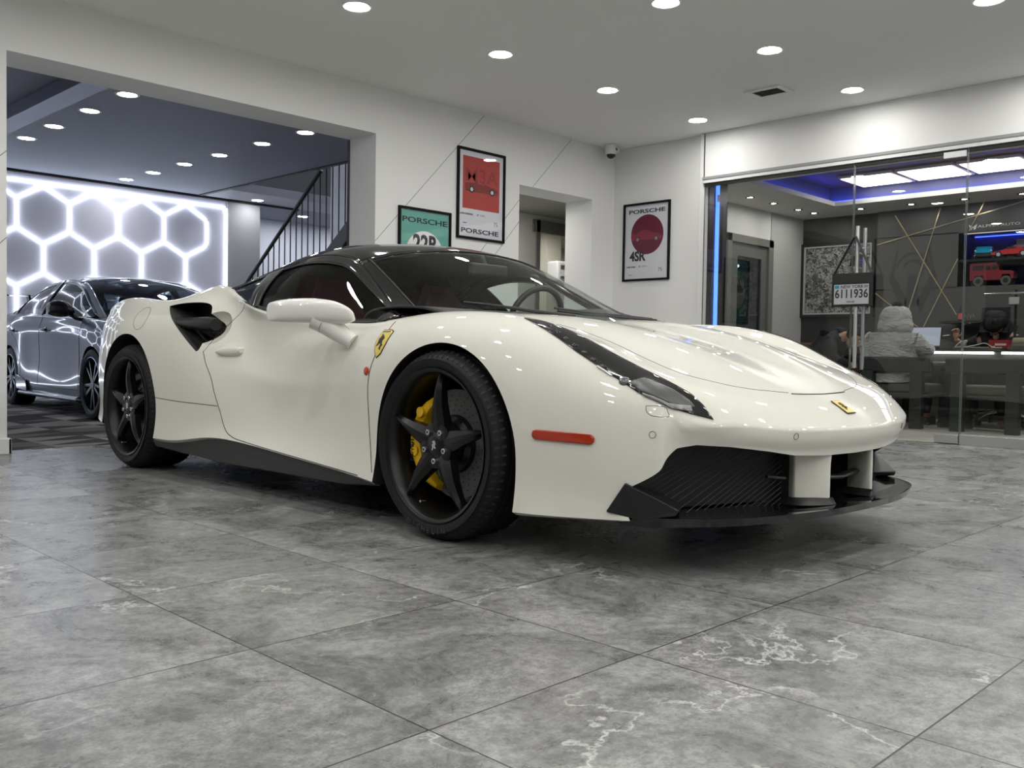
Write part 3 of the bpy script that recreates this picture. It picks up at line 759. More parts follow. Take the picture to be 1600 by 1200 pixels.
# ------------------------------------------------------------------ cutters
CUTMAT = DARKPL
def cutter(mb, mt=CUTMAT):
    o = mb.build('cutter', mt, fixn=True); return o
cuts = []
FWC, FWR, RWC, RWR = (-.025, .328), .374, (2.65, .343), .402
for side in (1, -1):
    for (cy, cz), r, x0 in ((FWC, FWR, .58), (RWC, RWR, .55)):
        m = MB(); P = [(cy + r * math.cos(a), cz + r * math.sin(a)) for a in [PI * k / 40 for k in range(41)]]
        P = [(cy + r, -.2)] + P + [(cy - r, -.2)]
        m.prism(P, *sorted((-side * x0, -side * 1.3)), axis='x'); cuts.append(cutter(m))
    # side scoop
    m = MB(); m.sphere((0, 0, 0), 1, 40, 24); m.v = [(-side * 1.005 + v[0] * .20, 1.775 + v[1] * .16, .800 + v[2] * .125) for v in m.v]; cuts.append(cutter(m, PAINT))
    m = MB(); P = [tuple(q_[:2]) for q_ in catmull([(2.285, .892, 0), (2.20, .903, 0), (2.08, .907, 0), (1.97, .903, 0), (1.905, .885, 0), (1.870, .850, 0), (1.840, .815, 0), (1.800, .785, 0), (1.80, .745, 0), (1.825, .70, 0), (1.838, .668, 0), (1.855, .655, 0), (1.885, .668, 0), (2.08, .78, 0)], 3)]
    m.prism(P, *sorted((-side * .74, -side * 1.3)), axis='x'); cuts.append(cutter(m))
# one wide opening across the nose; the strakes stand in it
NI = [(0, .350), (.20, .352), (.36, .360), (.47, .377), (.60, .394), (.69, .400), (.735, .390), (.775, .345), (.835, .262), (.835, .13)]
m = MB(); m.prism([(-a_, b_) for a_, b_ in NI[::-1]] + [(a_, b_) for a_, b_ in NI[1:]], -.74, -1.3, axis='y'); cuts.append(cutter(m))
# cabin opening: windscreen base / belt / rear, plan outline
PL = [(0,.13),(.25,.155),(.45,.215),(.60,.315),(.70,.40),(.775,.47),(.81,.60),(.83,.85),(.838,1.15),(.828,1.42),(.785,1.66),(.73,1.84),(.60,1.98),(.4,2.0),(0,2.0)]
outline = [(-x, y) for x, y in PL] + [(x, y) for x, y in PL[::-1][1:-1]]
m = MB(); m.prism(outline, .36, 1.4, axis='z'); cuts.append(cutter(m, INTER))
BODY.data.materials.clear(); BODY.data.materials.append(PAINT)
for c in cuts:
    md = BODY.modifiers.new('b', 'BOOLEAN'); md.operation = 'DIFFERENCE'; md.solver = 'EXACT'; md.object = c; md.material_mode = 'TRANSFER'
dg = bpy.context.evaluated_depsgraph_get(); dg.update()
fin = bpy.data.meshes.new_from_object(BODY.evaluated_get(dg))
BODY.modifiers.clear(); BODY.data = fin
for c in cuts: bpy.data.objects.remove(c)
fin.shade_smooth(); fin.set_sharp_from_angle(angle=math.radians(32))
BODY.parent = CAR
BODY['label'] = 'glossy white body shell'
# ------------------------------------------------------------------ greenhouse
# control grid of windscreen + roof: columns from the screen base to the tail, lateral rows 0 .. edge line
GH = [
 [(0,.06,.812),(.25,.085,.813),(.48,.165,.815),(.66,.30,.812),(.765,.425,.806)],
 [(0,.30,.925),(.24,.325,.922),(.45,.385,.910),(.61,.475,.890),(.705,.585,.868)],
 [(0,.56,1.050),(.23,.58,1.043),(.43,.625,1.025),(.57,.69,.995),(.650,.765,.965)],
 [(0,.84,1.160),(.22,.855,1.152),(.41,.885,1.130),(.535,.925,1.102),(.605,.965,1.075)],
 [(0,1.06,1.200),(.22,1.065,1.193),(.41,1.075,1.172),(.52,1.10,1.148),(.600,1.12,1.112)],
 [(0,1.28,1.210),(.23,1.28,1.203),(.42,1.28,1.182),(.53,1.29,1.155),(.605,1.30,1.118)],
 [(0,1.50,1.192),(.24,1.50,1.186),(.42,1.50,1.167),(.54,1.50,1.135),(.625,1.50,1.088)],
 [(0,1.74,1.145),(.24,1.74,1.140),(.43,1.73,1.120),(.56,1.71,1.090),(.660,1.69,1.040)],
 [(0,2.02,1.070),(.24,2.02,1.066),(.44,1.98,1.060),(.60,1.90,1.030),(.705,1.80,.994)],
 [(0,2.36,.930),(.24,2.36,.930),(.45,2.28,.935),(.62,2.10,.950),(.715,1.90,.950)],
]
def mirror_grid(G):
    return [[(-x, y, z) for x, y, z in r[::-1]][:-1] + list(r) for r in G]
GHM = [[L(*p) for p in r] for r in mirror_grid(GH)]      # 9 rows across
def patch(name, u0, u1, v0, v1, nu, nv, mt, thick=.004, lift=0.0, parent=CAR):
    P = surf(GHM, nu, nv, u0, u1, v0, v1)
    if lift: P = [[(p[0], p[1], p[2] + lift) for p in r] for r in P]
    m = MB(); m.grid(P); o = m.build(name, mt, parent, smooth=True, angle=180, fixn=True)
    # normals up
    if sum(p.normal.z for p in o.data.polygons) < 0: o.data.flip_normals()
    md = o.modifiers.new('solid', 'SOLIDIFY'); md.thickness = thick; md.offset = -1
    return o
o = patch('windscreen', 0, 2.86, .55, 7.45, 26, 40, WSGLASS, .0)
o.modifiers.clear(); o['label'] = 'large raked windscreen glass'
patch('roof_panel', 2.86, 9, 0, 8, 40, 48, CARBLK, .02)['label'] = 'gloss black roof'
for a, b in ((0, .55), (7.45, 8)):
    patch('windscreen_pillar', 0, 2.9, a, b, 26, 6, CARBLK, .02, lift=.001)['label'] = 'gloss black windscreen pillar'
# drip rail seam line along the roof edge and a thin seam at the header
def edge(u, v): return surf(GHM, 1, 1, u, u, v, v)[0][0]
m = MB(); m.tube([Vector(edge(2.86, v / 10)) + Vector((0, 0, .002)) for v in range(4, 77, 2)], .0035, 6); m.build('header_seal', DARKPL, CAR, smooth=True)
for sgn, v in ((1, .55), (-1, 7.45)):
    m = MB(); m.tube([Vector(edge(u / 10, v)) + Vector((0, 0, .001)) for u in range(0, 30)], .004, 6); m.build('screen_seal', DARKPL, CAR, smooth=True)
# edge line of the roof against the belt: side windows
for side in (1, -1):
    def S(p): return Vector((-p[0] * side, p[1], p[2]))
    top = [(.770,.43,.806),(.708,.59,.868),(.654,.767,.963),(.610,.965,1.070),(.605,1.12,1.107),(.611,1.30,1.112),(.632,1.50,1.082),(.668,1.69,1.034),(.713,1.83,.988),(.745,1.90,.968)]
    bot = [(.822,.452,.788),(.832,.56,.781),(.840,.72,.780),(.848,.90,.789),(.852,1.08,.806),(.852,1.25,.829),(.842,1.42,.859),(.820,1.58,.890),(.785,1.72,.925),(.748,1.90,.965)]
    G = []
    for a, b in zip(top, bot):
        a = np.array(a); b = np.array(b)
        row = []
        for t in (0, .33, .66, 1):
            p = a * (1 - t) + b * t; bulge = .028 * math.sin(PI * t) * min(1, np.linalg.norm(a - b) / .25); p[0] += bulge
            row.append(tuple(S(p)))
        G.append(row)
    # frame band = whole panel gloss black slightly inside, glass cut proud
    def sub(name, u0, u1, v0, v1, nu, nv, mt, out=0.0, thick=0):
        P = surf(G, nu, nv, u0, u1, v0, v1)
        P = [[(p[0] - side * out, p[1], p[2]) for p in r] for r in P]
        m = MB(); m.grid(P); o = m.build(name, mt, CAR, smooth=True, angle=180, solid=thick)
        return o
    def band(name, u0, u1, va, vb, mt=CARBLK, out=0.002): return sub(name, u0, u1, va, vb, 30, 4, mt, out, .006)
    # door window ring: top rail, bottom seal, front and rear posts
    band('window_top_rail', .1, 9, 0, .42); 
    band('window_base_seal', .0, 9, 2.82, 3.0, DARKPL)
    sub('window_front_post', 0, .55, 0, 3, 6, 12, CARBLK, .002, .006)
    sub('window_rear_post', 6.0, 6.55, .3, 3, 4, 12, SATBLK, .003, .008)
    o = sub('side_window', .5, 6.1, .38, 2.9, 40, 16, SIDEGLASS); o['label'] = 'tinted door window'
    o = sub('quarter_window', 6.5, 8.6, .38, 2.9, 20, 12, mat('privacy_glass', (.012, .016, .02), .06, coat=.5)); o['label'] = 'dark rear quarter window'
    P0 = surf(G, 1, 12, 6.28, 6.28, .35, 2.9)[0]
    m = MB(); m.tube([Vector(p) - Vector((side * .010, 0, 0)) for p in P0], .003, 6); m.build('post_trim', ALU, CAR, smooth=True)
    P0 = surf(G, 60, 1, .1, 9, 0.0, 0)
    m = MB(); m.tube([Vector(r[0]) - Vector((side * .002, 0, -.002)) for r in P0], .006, 8); m.build('roof_gutter', CARBLK, CAR, smooth=True)
# scuttle panel and wipers at the screen base
m = MB()
P = [[L(x, y - .03, z - .003) for x, y, z in ((-.66,.33,.812),(-.48,.19,.815),(-.25,.11,.813),(0,.085,.812),(.25,.11,.813),(.48,.19,.815),(.66,.33,.812))],
     [L(x, y + .05, z + .006) for x, y, z in ((-.66,.33,.812),(-.48,.19,.815),(-.25,.11,.813),(0,.085,.812),(.25,.11,.813),(.48,.19,.815),(.66,.33,.812))]]
m.grid(P); m.build('scuttle_panel', DARKPL, CAR, smooth=True, solid=.01, fixn=True)
def wiper(pts, name='wiper'):
    w_ = thing.__wrapped__ if False else None
    m = MB(); m.tube([L(*p) for p in pts], [.010, .008, .006, .005][:len(pts)], 8); o = m.build(name, DARKPL, CAR, smooth=True)
    return o
wiper([(-.52,.165,.838),(-.30,.16,.846),(-.10,.17,.852),(.12,.20,.866)])
wiper([(.10,.10,.828),(.28,.15,.842),(.42,.22,.86),(.55,.30,.872)])
m = MB(); m.tube([L(-.55,.16,.838), L(-.30,.14,.84), L(0,.13,.842), L(.15,.15,.852)], .006, 6); m.build('wiper_blade', BLACK, CAR, smooth=True)

# ------------------------------------------------------------------ interior
m = MB(); m.box((-.74, .55, .30), (.74, 1.95, .37)); m.build('cabin_floor', INTER, CAR)
G = [[L(x, y, z) for x in (-.74, -.5, -.38, -.2, 0, .3, .74)] for y, z in ((.12, .80), (.30, .838), (.50, .845), (.66, .825), (.70, .74), (.72, .45))]
for r in G:   # instrument hood on the left hand side of the car
    pass
G = []
for y, z in ((.12, .795), (.30, .835), (.50, .842), (.66, .822), (.70, .74), (.72, .45)):
    G.append([L(x, y, z + (.035 * math.exp(-((x + .38) / .17) ** 2) if .25 < y < .69 else 0)) for x in np.linspace(-.76, .76, 9)])
m = MB(); m.grid(surf(G, 30, 32)); m.build('dashboard', INTER, CAR, smooth=True, solid=.01)
sw = MB(); ring = []
c = Vector(L(-.38, .80, .838)); ax = Vector((0, .42, .0)); 
for k in range(40):
    a = 2 * PI * k / 40; u, v = .182 * math.cos(a), .175 * math.sin(a)
    if math.sin(a) < -.85: v = -.149
    ring.append(c + Vector((u, -v * .34, v * .94)))
sw.tube(ring, .0155, 10, closed=True)
sw.build('steering_wheel', mat('wheel_leather', (.02, .02, .021), .45), CAR, smooth=True)
m = MB(); m.sphere(c + Vector((0, -.02, -.01)), .062, 18, 10, sc_=(1, .5, .9)); m.box(c + Vector((-.165, -.01, -.03)), c + Vector((.165, .01, .02))); m.build('steering_hub', SATBLK, CAR, smooth=True)
def seat(xc):
    G = []
    for y, z, hw in ((.95,.47,.20),(1.10,.46,.24),(1.28,.47,.24),(1.40,.52,.23),(1.46,.65,.235),(1.52,.80,.23),(1.565,.92,.17),(1.59,1.00,.115),(1.61,1.045,.09)):
        nrm = (0, .0)
        G.append([L(xc + hw * u, y - b * (.06 if z > .5 else 0), z + b * (.06 if z <= .5 else 0)) for u, b in ((-1, .2), (-.85, 1), (-.5, .25), (0, 0), (.5, .25), (.85, 1), (1, .2))])
    m = MB(); m.grid(surf(G, 40, 26)); return m
for xc in (-.37, .37):
    o = seat(xc).build('seat', REDL, CAR, smooth=True, solid=-.09); o['label'] = 'dark red leather seat'
m = MB(); m.box((-.64, 1.74, .37), (.64, 1.80, .93)); m.build('bulkhead', INTER, CAR)
m = MB(); m.box((-.07, .70, .37), (.07, 1.6, .60)); m.build('centre_console', INTER, CAR, bevel=.02)
for s in (1, -1):
    G = [[(-s * x, y, z) for z, x in ((.80, .80), (.70, .78), (.55, .80), (.38, .80))] for y in (.55, .9, 1.3, 1.7)]
    m = MB(); m.grid(surf(G, 12, 8)); m.build('door_lining', INTER, CAR, smooth=True, solid=.01)
m = MB(); m.box((-.12, .735, 1.035), (.12, .765, 1.095)); o = m.build('interior_mirror', BLACK, CAR, bevel=.012, seg=3)
m = MB(); m.cyl((0, .77, 1.09), (0, .80, 1.135), .012); m.build('mirror_stalk', BLACK, CAR)
G = [[L(x * 1.0, y, z) for x, z in ((-.5, 1.09), (-.25, 1.14), (0, 1.15), (.25, 1.14), (.5, 1.09))] for y in (.90, 1.2, 1.6)]
m = MB(); m.grid(surf(G, 8, 12)); m.build('headliner', INTER, CAR, smooth=True)
G = [[L(x, y, z) for x in (.15, .30, .50)] for y, z in ((.83, 1.135), (.66, 1.065))]

# ------------------------------------------------------------------ wheels
def wheel(name, cy, cz, side, Rt, width, face, label, front):
    """hub axis along x. local x outwards is -1*side in world"""
    t = bpy.data.objects.new('wheel', None)
    # tyre = the part itself
    s = -side
    hw = width / 2; xc = face - hw        # centre lateral; face = lateral of the sidewall
    m = MB()
    rr = .262
    prof = [(-hw + .012, rr), (-hw, rr + .02), (-hw - .006, rr + .045), (-hw - .003, Rt - .046), (-hw + .008, Rt - .022), (-hw + .024, Rt - .008), (-hw + .042, Rt - .002)]
    tread = []
    grooves = (-.055, -.02, .02, .055) if front else (-.075, -.028, .028, .075)
    xs = -hw + .035
    for g in grooves: tread += [(g - .006, Rt), (g - .004, Rt - .007), (g + .004, Rt - .007), (g + .006, Rt)]
    prof = prof + tread + [(-a, b) for a, b in prof[::-1]]
    pr = [(s * (xc + h), r) for h, r in prof]
    m.lathe(pr, 96, 'x')
    # tread sipes near both shoulders
    for k in range(64):
        a = 2 * PI * k / 64
        for q in (-1, 1):
            pass
    m.mi = 1
    for k in range(72):
        a = 2 * PI * k / 72
        for q in (1, -1):
            x0, x1 = s * (xc + q * (hw - .040)), s * (xc + q * (hw - .004))
            A = a + .02 * q
            for (xa, ra, aa), (xb, rb, ab) in (((x0, Rt + .0012, A), (x1, Rt - .034, A + .02)),):
                w2 = .0042
                ca, sa = math.cos(aa), math.sin(aa); cb, sb = math.cos(ab), math.sin(ab)
                va = Vector((0, -sa, ca)); vb = Vector((0, -sb, cb))
                p0 = Vector((xa, ca * ra, sa * ra)); p1 = Vector((xb, cb * (rb + .012), sb * (rb + .012)))
                m.add([p0 - va * w2, p0 + va * w2, p1 + vb * w2, p1 - vb * w2], [(0, 1, 2, 3)])
    ty = m.build('wheel', [RUBBER, mat('tread_edge', (.022, .022, .022), .7)], CAR, smooth=True, angle=30)
    ty.location = (0, cy, cz); ty['label'] = label
    def P(h, r, a): return (s * h, r * math.cos(a), r * math.sin(a))
    if side == 1 and front:
        vs, fs = [], []
        for j, ch in enumerate('MICHELIN'):
            cu = bpy.data.curves.new('l', 'FONT'); cu.body = ch; cu.size = .030; cu.align_x = 'CENTER'; cu.align_y = 'CENTER'; cu.resolution_u = 2
            tm = bpy.data.objects.new('l', cu); C.objects.link(tm); dg_ = bpy.context.evaluated_depsgraph_get(); dg_.update(); me_ = bpy.data.meshes.new_from_object(tm.evaluated_get(dg_)); bpy.data.objects.remove(tm)
            a_ = math.radians(-112 + j * 5.2); o0 = len(vs)
            for v in me_.vertices:
                r_ = .302 + v.co.y; aa = a_ + v.co.x / .302 + 0
                r_ = .302 - v.co.y
                vs.append((s * (face + .0075), -r_ * math.cos(PI - aa) if False else r_ * math.cos(aa), r_ * math.sin(aa)))
            fs += [tuple(i + o0 for i in p_.vertices) for p_ in me_.polygons]
        vs = [(x_, -y_, z_) for x_, y_, z_ in vs]
        m = MB(); m.add(vs, fs); m.build('tyre_lettering', mat('tyre_letter', (.06, .06, .06), .5), ty)
    # rim: barrel with lips
    m = MB(); f = face
    m.lathe([(s * (f - .004), .262), (s * (f + .002), .274), (s * (f + .001), .267), (s * (f - .012), .258), (s * (f - .030), .247), (s * (f - .055), .241), (s * (f - .10), .236), (s * (f - width + .03), .233), (s * (f - width + .01), .262)], 96, 'x')
    m.build('rim_barrel', RIMBLK, ty, smooth=True, angle=50)
    m = MB()
    # five star spokes: keel profile, broad at the hub, sharp at the rim
    ph = math.radians(93.5) if front else math.radians(91)
    for k in range(5):
        a0 = ph + 2 * PI * k / 5
        rows = []
        for r, w2, top, dep in ((.035, .034, -.020, .05), (.075, .037, -.012, .05), (.115, .031, -.006, .045), (.155, .024, -.003, .042), (.20, .017, -.006, .038), (.240, .009, -.014, .034), (.258, .004, -.020, .03)):
            def q(u, h):
                y_ = r * math.cos(a0) - u * math.sin(a0); z_ = r * math.sin(a0) + u * math.cos(a0); return (s * (f + h), y_, z_)
            rows.append([q(-w2, top - dep), q(-w2, top - .012), q(-w2 * .28, top), q(w2 * .28, top), q(w2, top - .012), q(w2, top - dep)])
        m.grid(rows)
        m.add([rows[-1][i] for i in range(6)], [tuple(range(6))])
    m.build('spokes', RIMBLK, ty, smooth=True, angle=22, fixn=True)
    m = MB(); m.lathe([(s * (f - .07), .085), (s * (f - .020), .083), (s * (f - .016), .070), (s * (f - .018), .045), (s * (f - .012), .034), (s * (f - .010), .030), (s * (f - .010), .001)], 40, 'x'); m.build('hub', RIMBLK, ty, smooth=True, angle=30)
    for k in range(5):
        a = ph + PI / 5 + 2 * PI * k / 5 - .08
        m = MB(); y_, z_ = .056 * math.cos(a), .056 * math.sin(a)
        m.cyl((s * (f - .03), y_, z_), (s * (f - .006), y_, z_), .0115, n=6); m.build('wheel_bolt', SILV, ty, bevel=.002)
        m = MB(); m.cyl((s * (f - .0062), y_, z_), (s * (f - .0055), y_, z_), .005, n=8); m.build('bolt_recess', BLACK, ty)
    # prancing emblem on the cap, simple pale mark
    m = MB(); em = [(-.012, -.018), (-.004, -.016), (-.002, -.006), (.006, -.012), (.012, -.010), (.006, -.002), (.010, .006), (.006, .016), (-.002, .018), (-.010, .012), (-.004, .006), (-.012, .002), (-.008, -.006)]
    m.add([(s * (f - .0092), -u * s * -1, v) for u, v in em], [tuple(range(len(em)))]); m.build('cap_emblem', SILV, ty, solid=.0006)
    # brake disc with holes ring, bell
    m = MB(); n_ = 72; bx = f - .115
    m.lathe([(s * bx, .105), (s * bx, .198), (s * (bx - .034), .198), (s * (bx - .034), .105)], n_, 'x'); m.build('brake_disc', DISC, ty, smooth=True, angle=30, fixn=True)
    m = MB()
    for k in range(26):
        for j, r in enumerate((.122, .140, .158, .176)):
            a = 2 * PI * k / 26 + j * .07
            m.disc((s * (bx + .0006), r * math.cos(a), r * math.sin(a)), .0032, 'x', 6)
    m.build('disc_holes', BLACK, ty)
    m = MB(); m.lathe([(s * (bx + .004), .106), (s * (bx + .018), .100), (s * (bx + .030), .080), (s * (bx + .03), .05)], 40, 'x')
    for k in range(12):
        a = 2 * PI * k / 12; m.cyl((s * (bx + .010), .094 * math.cos(a), .094 * math.sin(a)), (s * (bx + .022), .094 * math.cos(a), .094 * math.sin(a)), .005, n=6)
    m.build('disc_bell', SATBLK, ty, smooth=True, angle=30)
    m = MB(); m.cyl((s * (f - width + .04), 0, 0), (s * (bx - .034), 0, 0), .19, n=40); m.build('hub_carrier', BLACK, ty)
    if front:
        # caliper hugging the rear half of the disc
        m = MB(); rows = []
        A0, A1 = math.radians(-66), math.radians(66)
        for i in range(15):
            a = (A0 + (A1 - A0) * i / 14); e = abs(i - 7) / 7
            ri = .150 + .012 * e; ro = .222 - .028 * e ** 2; th = .030 + .012 * (1 - e)
            pts = []
            for h, r in ((bx + .004, ri), (bx + th, ri + .008), (bx + th + .006, (ri + ro) / 2), (bx + th, ro - .01), (bx + .01, ro), (bx - .05, ro), (bx - .05, ro - .02)):
                pts.append((s * h, r * math.cos(a), r * math.sin(a)))
            rows.append(pts)
        m.grid(rows); m.add(rows[0], [tuple(range(7))]); m.add(rows[-1], [tuple(range(7))])
        for a in (-.62, -.2, .2, .62): m.cyl((s * (bx + .03), .186 * math.cos(a), .186 * math.sin(a)), (s * (bx + .050), .186 * math.cos(a), .186 * math.sin(a)), .021, .019, n=20)
        o = m.build('brake_caliper', YEL, ty, smooth=True, angle=40, fixn=True); o['label'] = 'yellow brake caliper'
        if side == 1:
            M = Matrix.Translation((s * (bx + .0505), .192, -.035)) @ Matrix.Rotation(-PI / 2, 4, 'Z') @ Matrix.Rotation(PI / 2, 4, 'X') @ Matrix.Rotation(PI / 2, 4, 'Z')
            text_obj('caliper_lettering', 'Ferrari', .026, BLACK, M, ty, .0005, (1.15, 1), offset=.0005)
    else:
        m = MB(); m.lathe([(s * (bx - .02), .14), (s * (bx + .03), .15), (s * (bx + .035), .18), (s * (bx + .02), .205), (s * (bx - .03), .21)], 20, 'x', a0=.5, a1=1.6); m.build('brake_caliper', SATBLK, ty, smooth=True)
    m = MB(); m.cyl((s * (f - .035), .2 * math.cos(-1.2), .225 * math.sin(-1.2)), (s * (f - .01), .2 * math.cos(-1.2), .222 * math.sin(-1.2)), .004, n=8); m.build('valve', SILV, ty)
    return ty
wheel('w', 0, .338, 1, .338, .245, .955, 'near front wheel with black star spokes', True)
wheel('w', 2.65, .343, 1, .343, .305, .972, 'near rear wheel with black star spokes', False)
wheel('w', 0, .338, -1, .338, .245, .955, 'far front wheel', True)
wheel('w', 2.65, .343, -1, .343, .305, .972, 'far rear wheel', False)
# arch liners
for side in (1, -1):
    for (cy, cz), r, xi in ((FWC, FWR, .60), (RWC, RWR, .57)):
        m = MB(); m.lathe([(-side * xi, .10), (-side * xi, r - .002), (-side * .925 if r < .39 else -side * .94, r - .002)], 40, 'x', a0=0, a1=PI)
        o = m.build('arch_liner', DARKPL, CAR, smooth=True, angle=30); o.location = (0, cy, cz)
        # rolled lip following the flank
        pts = []
        for k in range(3, 46):
            a = PI * (k / 48); p, n_ = on_side(cy + (r + .006) * math.cos(a), cz + (r + .006) * math.sin(a), side, .0)
            if p is None: continue
            pts.append(p)

# ------------------------------------------------------------------ lower trims
# carbon splitter wrapping the nose
SP = [(0,-1.158),(.25,-1.145),(.46,-1.100),(.62,-1.035),(.74,-.935),(.80,-.855),(.835,-.76)]
SPT = [.188,.187,.186,.184,.182,.182,.186]; SPB = [.165,.164,.163,.160,.156,.152,.150]
SI = [(0,-.95),(.25,-.95),(.42,-.93),(.56,-.90),(.66,-.85),(.72,-.80),(.76,-.74)]
def both(l): return [(-p[0],) + tuple(p[1:]) for p in l[::-1]][:-1] + list(l)
tp = both([(p[0], p[1], z) for p, z in zip(SP, SPT)]); bt = both([(p[0], p[1] + .006, z) for p, z in zip(SP, SPB)]); inn = both([(p[0], p[1], .192) for p in SI]); ib = both([(p[0], p[1], .160) for p in SI])
rows = [[L(*p) for p in r] for r in (inn, [(a[0] * .6 + b[0] * .4, a[1] * .6 + b[1] * .4, .178) for a, b in zip(inn, tp)], [(p[0] * .985, p[1] + .022, p[2] + .001) for p in tp], tp, bt, ib)]
m = MB(); m.grid(surf(rows, 5, 60)); o = m.build('front_splitter', CARBLK, CAR, smooth=True, angle=40, fixn=True); o['label'] = 'black carbon splitter'
# black endplates outboard of the outer intakes
for s in (1, -1):
    P = [(.866,-.722,.190),(.846,-.778,.282),(.795,-.860,.240),(.756,-.916,.207),(.766,-.908,.190),(.822,-.820,.172)]
    m = MB(); A = [Vector((-s * p[0], p[1] - .004, p[2])) for p in P]; inn_ = [a + Vector((s * .10, .06, 0)) for a in A]
    n = len(P); m.add([tuple(a) for a in A + inn_], [tuple(range(n))] + [(i, (i + 1) % n, n + (i + 1) % n, n + i) for i in range(n)])
    m.build('splitter_endplate', SATBLK, CAR, fixn=True, bevel=.004)
    # body colour strakes in the nose opening, swept back outboard
    rows = []
    for z, e in ((.415, .035), (.385, .018), (.345, .004), (.30, 0), (.25, 0), (.205, 0)):
        rows.append([(-s * x_, y_, z) for x_, y_ in ((.185, -.985), (.160 - e * .5, -1.04), (.149 - e, -1.078), (.156 - e, -1.090 - e * .2), (.172, -1.082), (.205, -1.056), (.240 + e * .5, -1.024), (.249 + e * .5, -1.010), (.235 + e * .3, -.985))])
    o_ = MB(); o_.grid(surf(rows, 10, 32)); o_.build('nose_strake', PAINT, CAR, smooth=True, angle=50, fixn=True)
    rows = []
    for z, g in ((.210, 0), (.200, .008), (.187, .022)):
        rows.append([(-s * x_, y_, z) for x_, y_ in ((.150 - g, -.90), (.146 - g, -1.075), (.154 - g * .3, -1.092 - g * .5), (.21 + g * .4, -1.052 - g), (.252 + g, -1.008 - g * .5), (.245 + g, -.93))])
    m = MB(); m.grid(surf(rows, 4, 24)); m.build('strake_foot', SATBLK, CAR, smooth=True, angle=60, fixn=True)
    m = MB(); m.prism([(-s * .190, -.990), (-s * .232, -.990), (-s * .25, -.76), (-s * .19, -.76)], .19, .42, 'z'); m.build('duct_side', DARKPL, CAR, fixn=True)
    # side skirt
    rows = []
    for y in np.linspace(.36, 2.33, 16):
        zt_ = np.interp(y, [.36, .55, .85, 1.15, 1.42, 1.66, 1.88, 2.08, 2.33], [.168, .180, .202, .224, .238, .236, .208, .188, .180])
        xo = np.interp(y, [.36, 1.2, 2.33], [.93, .935, .955])
        zb_ = np.interp(y, [.36, .6, 1.6, 2.33], [.150, .128, .115, .140])
        rows.append([(-s * (xo - .03), y, zt_ + .03), (-s * (xo - .004), y, zt_ + .004), (-s * (xo - .012), y, (zt_ + zb_) / 2), (-s * (xo - .030), y, zb_), (-s * (xo - .14), y, zb_ + .004)])
    m = MB(); m.grid(surf(rows, 30, 10)); o = m.build('side_skirt', mat('skirt_grey', (.05, .05, .052), .42), CAR, smooth=True, angle=50, fixn=True); o['label'] = 'dark grey side skirt'
m = MB(); m.box((-.80, -.86, .15), (.80, 3.1, .17)); m.build('underfloor', BLACK, CAR)
m = MB(); m.box((-.62, -.80, .17), (.62, -.78, .42)); m.build('duct_wall', BLACK, CAR)
# mesh grilles in outer intakes
for s in (1, -1):
    m = MB(); m.mi = 0
    m.add([(-s * x, y, z) for x, y, z in ((.24, -.94, .40), (.24, -.94, .19), (.78, -.76, .19), (.76, -.78, .40))], [(0, 1, 2, 3)])
    m.build('intake_backing', BLACK, CAR)
    m = MB()
    def gp(x, z): return Vector((-s * x, -.985 + (x - .30) * .30 + max(0, x - .66) * .5, z))
    for k in range(34):
        # slanted wires rising outboard -> inboard
        x0 = .27 + k * .030; a = gp(x0, .185); 
        x1 = x0 - .36; 
        pa, pb = (x0, .185), (x1, .40)
        # clip to x in .36 .. .80
        def cl(p, q):
            out = []
            for (xa, za), (xb, zb_) in ((p, q), (q, p)):
                if xa > .80: t_ = (.80 - xa) / (xb - xa); xa, za = .80, za + (zb_ - za) * t_
                if xa < .29: t_ = (.29 - xa) / (xb - xa); xa, za = .29, za + (zb_ - za) * t_
                out.append((xa, za))
            return out
        if (x0 < .29 and x1 < .29) or (x0 > .8 and x1 > .8): continue
        (xa, za), (xb, zb_) = cl(pa, pb)
        if abs(xa - xb) < .01: continue
        m.tube([gp(xa, za), gp(xb, zb_)], .0011, 4)
    m.build('intake_mesh', mat('mesh_grey', (.06, .06, .06), .5), CAR)
m = MB(); m.tube([L(-.15, -1.03, .27), L(0, -1.045, .262), L(.15, -1.03, .27)], .018, 10, flat=.5); m.build('duct_blade', SATBLK, CAR, smooth=True)
m = MB(); m.tube([L(.27, -.99, .272), L(.36, -.975, .282)], .006, 8); m.build('intake_flap', SATBLK, CAR, smooth=True)
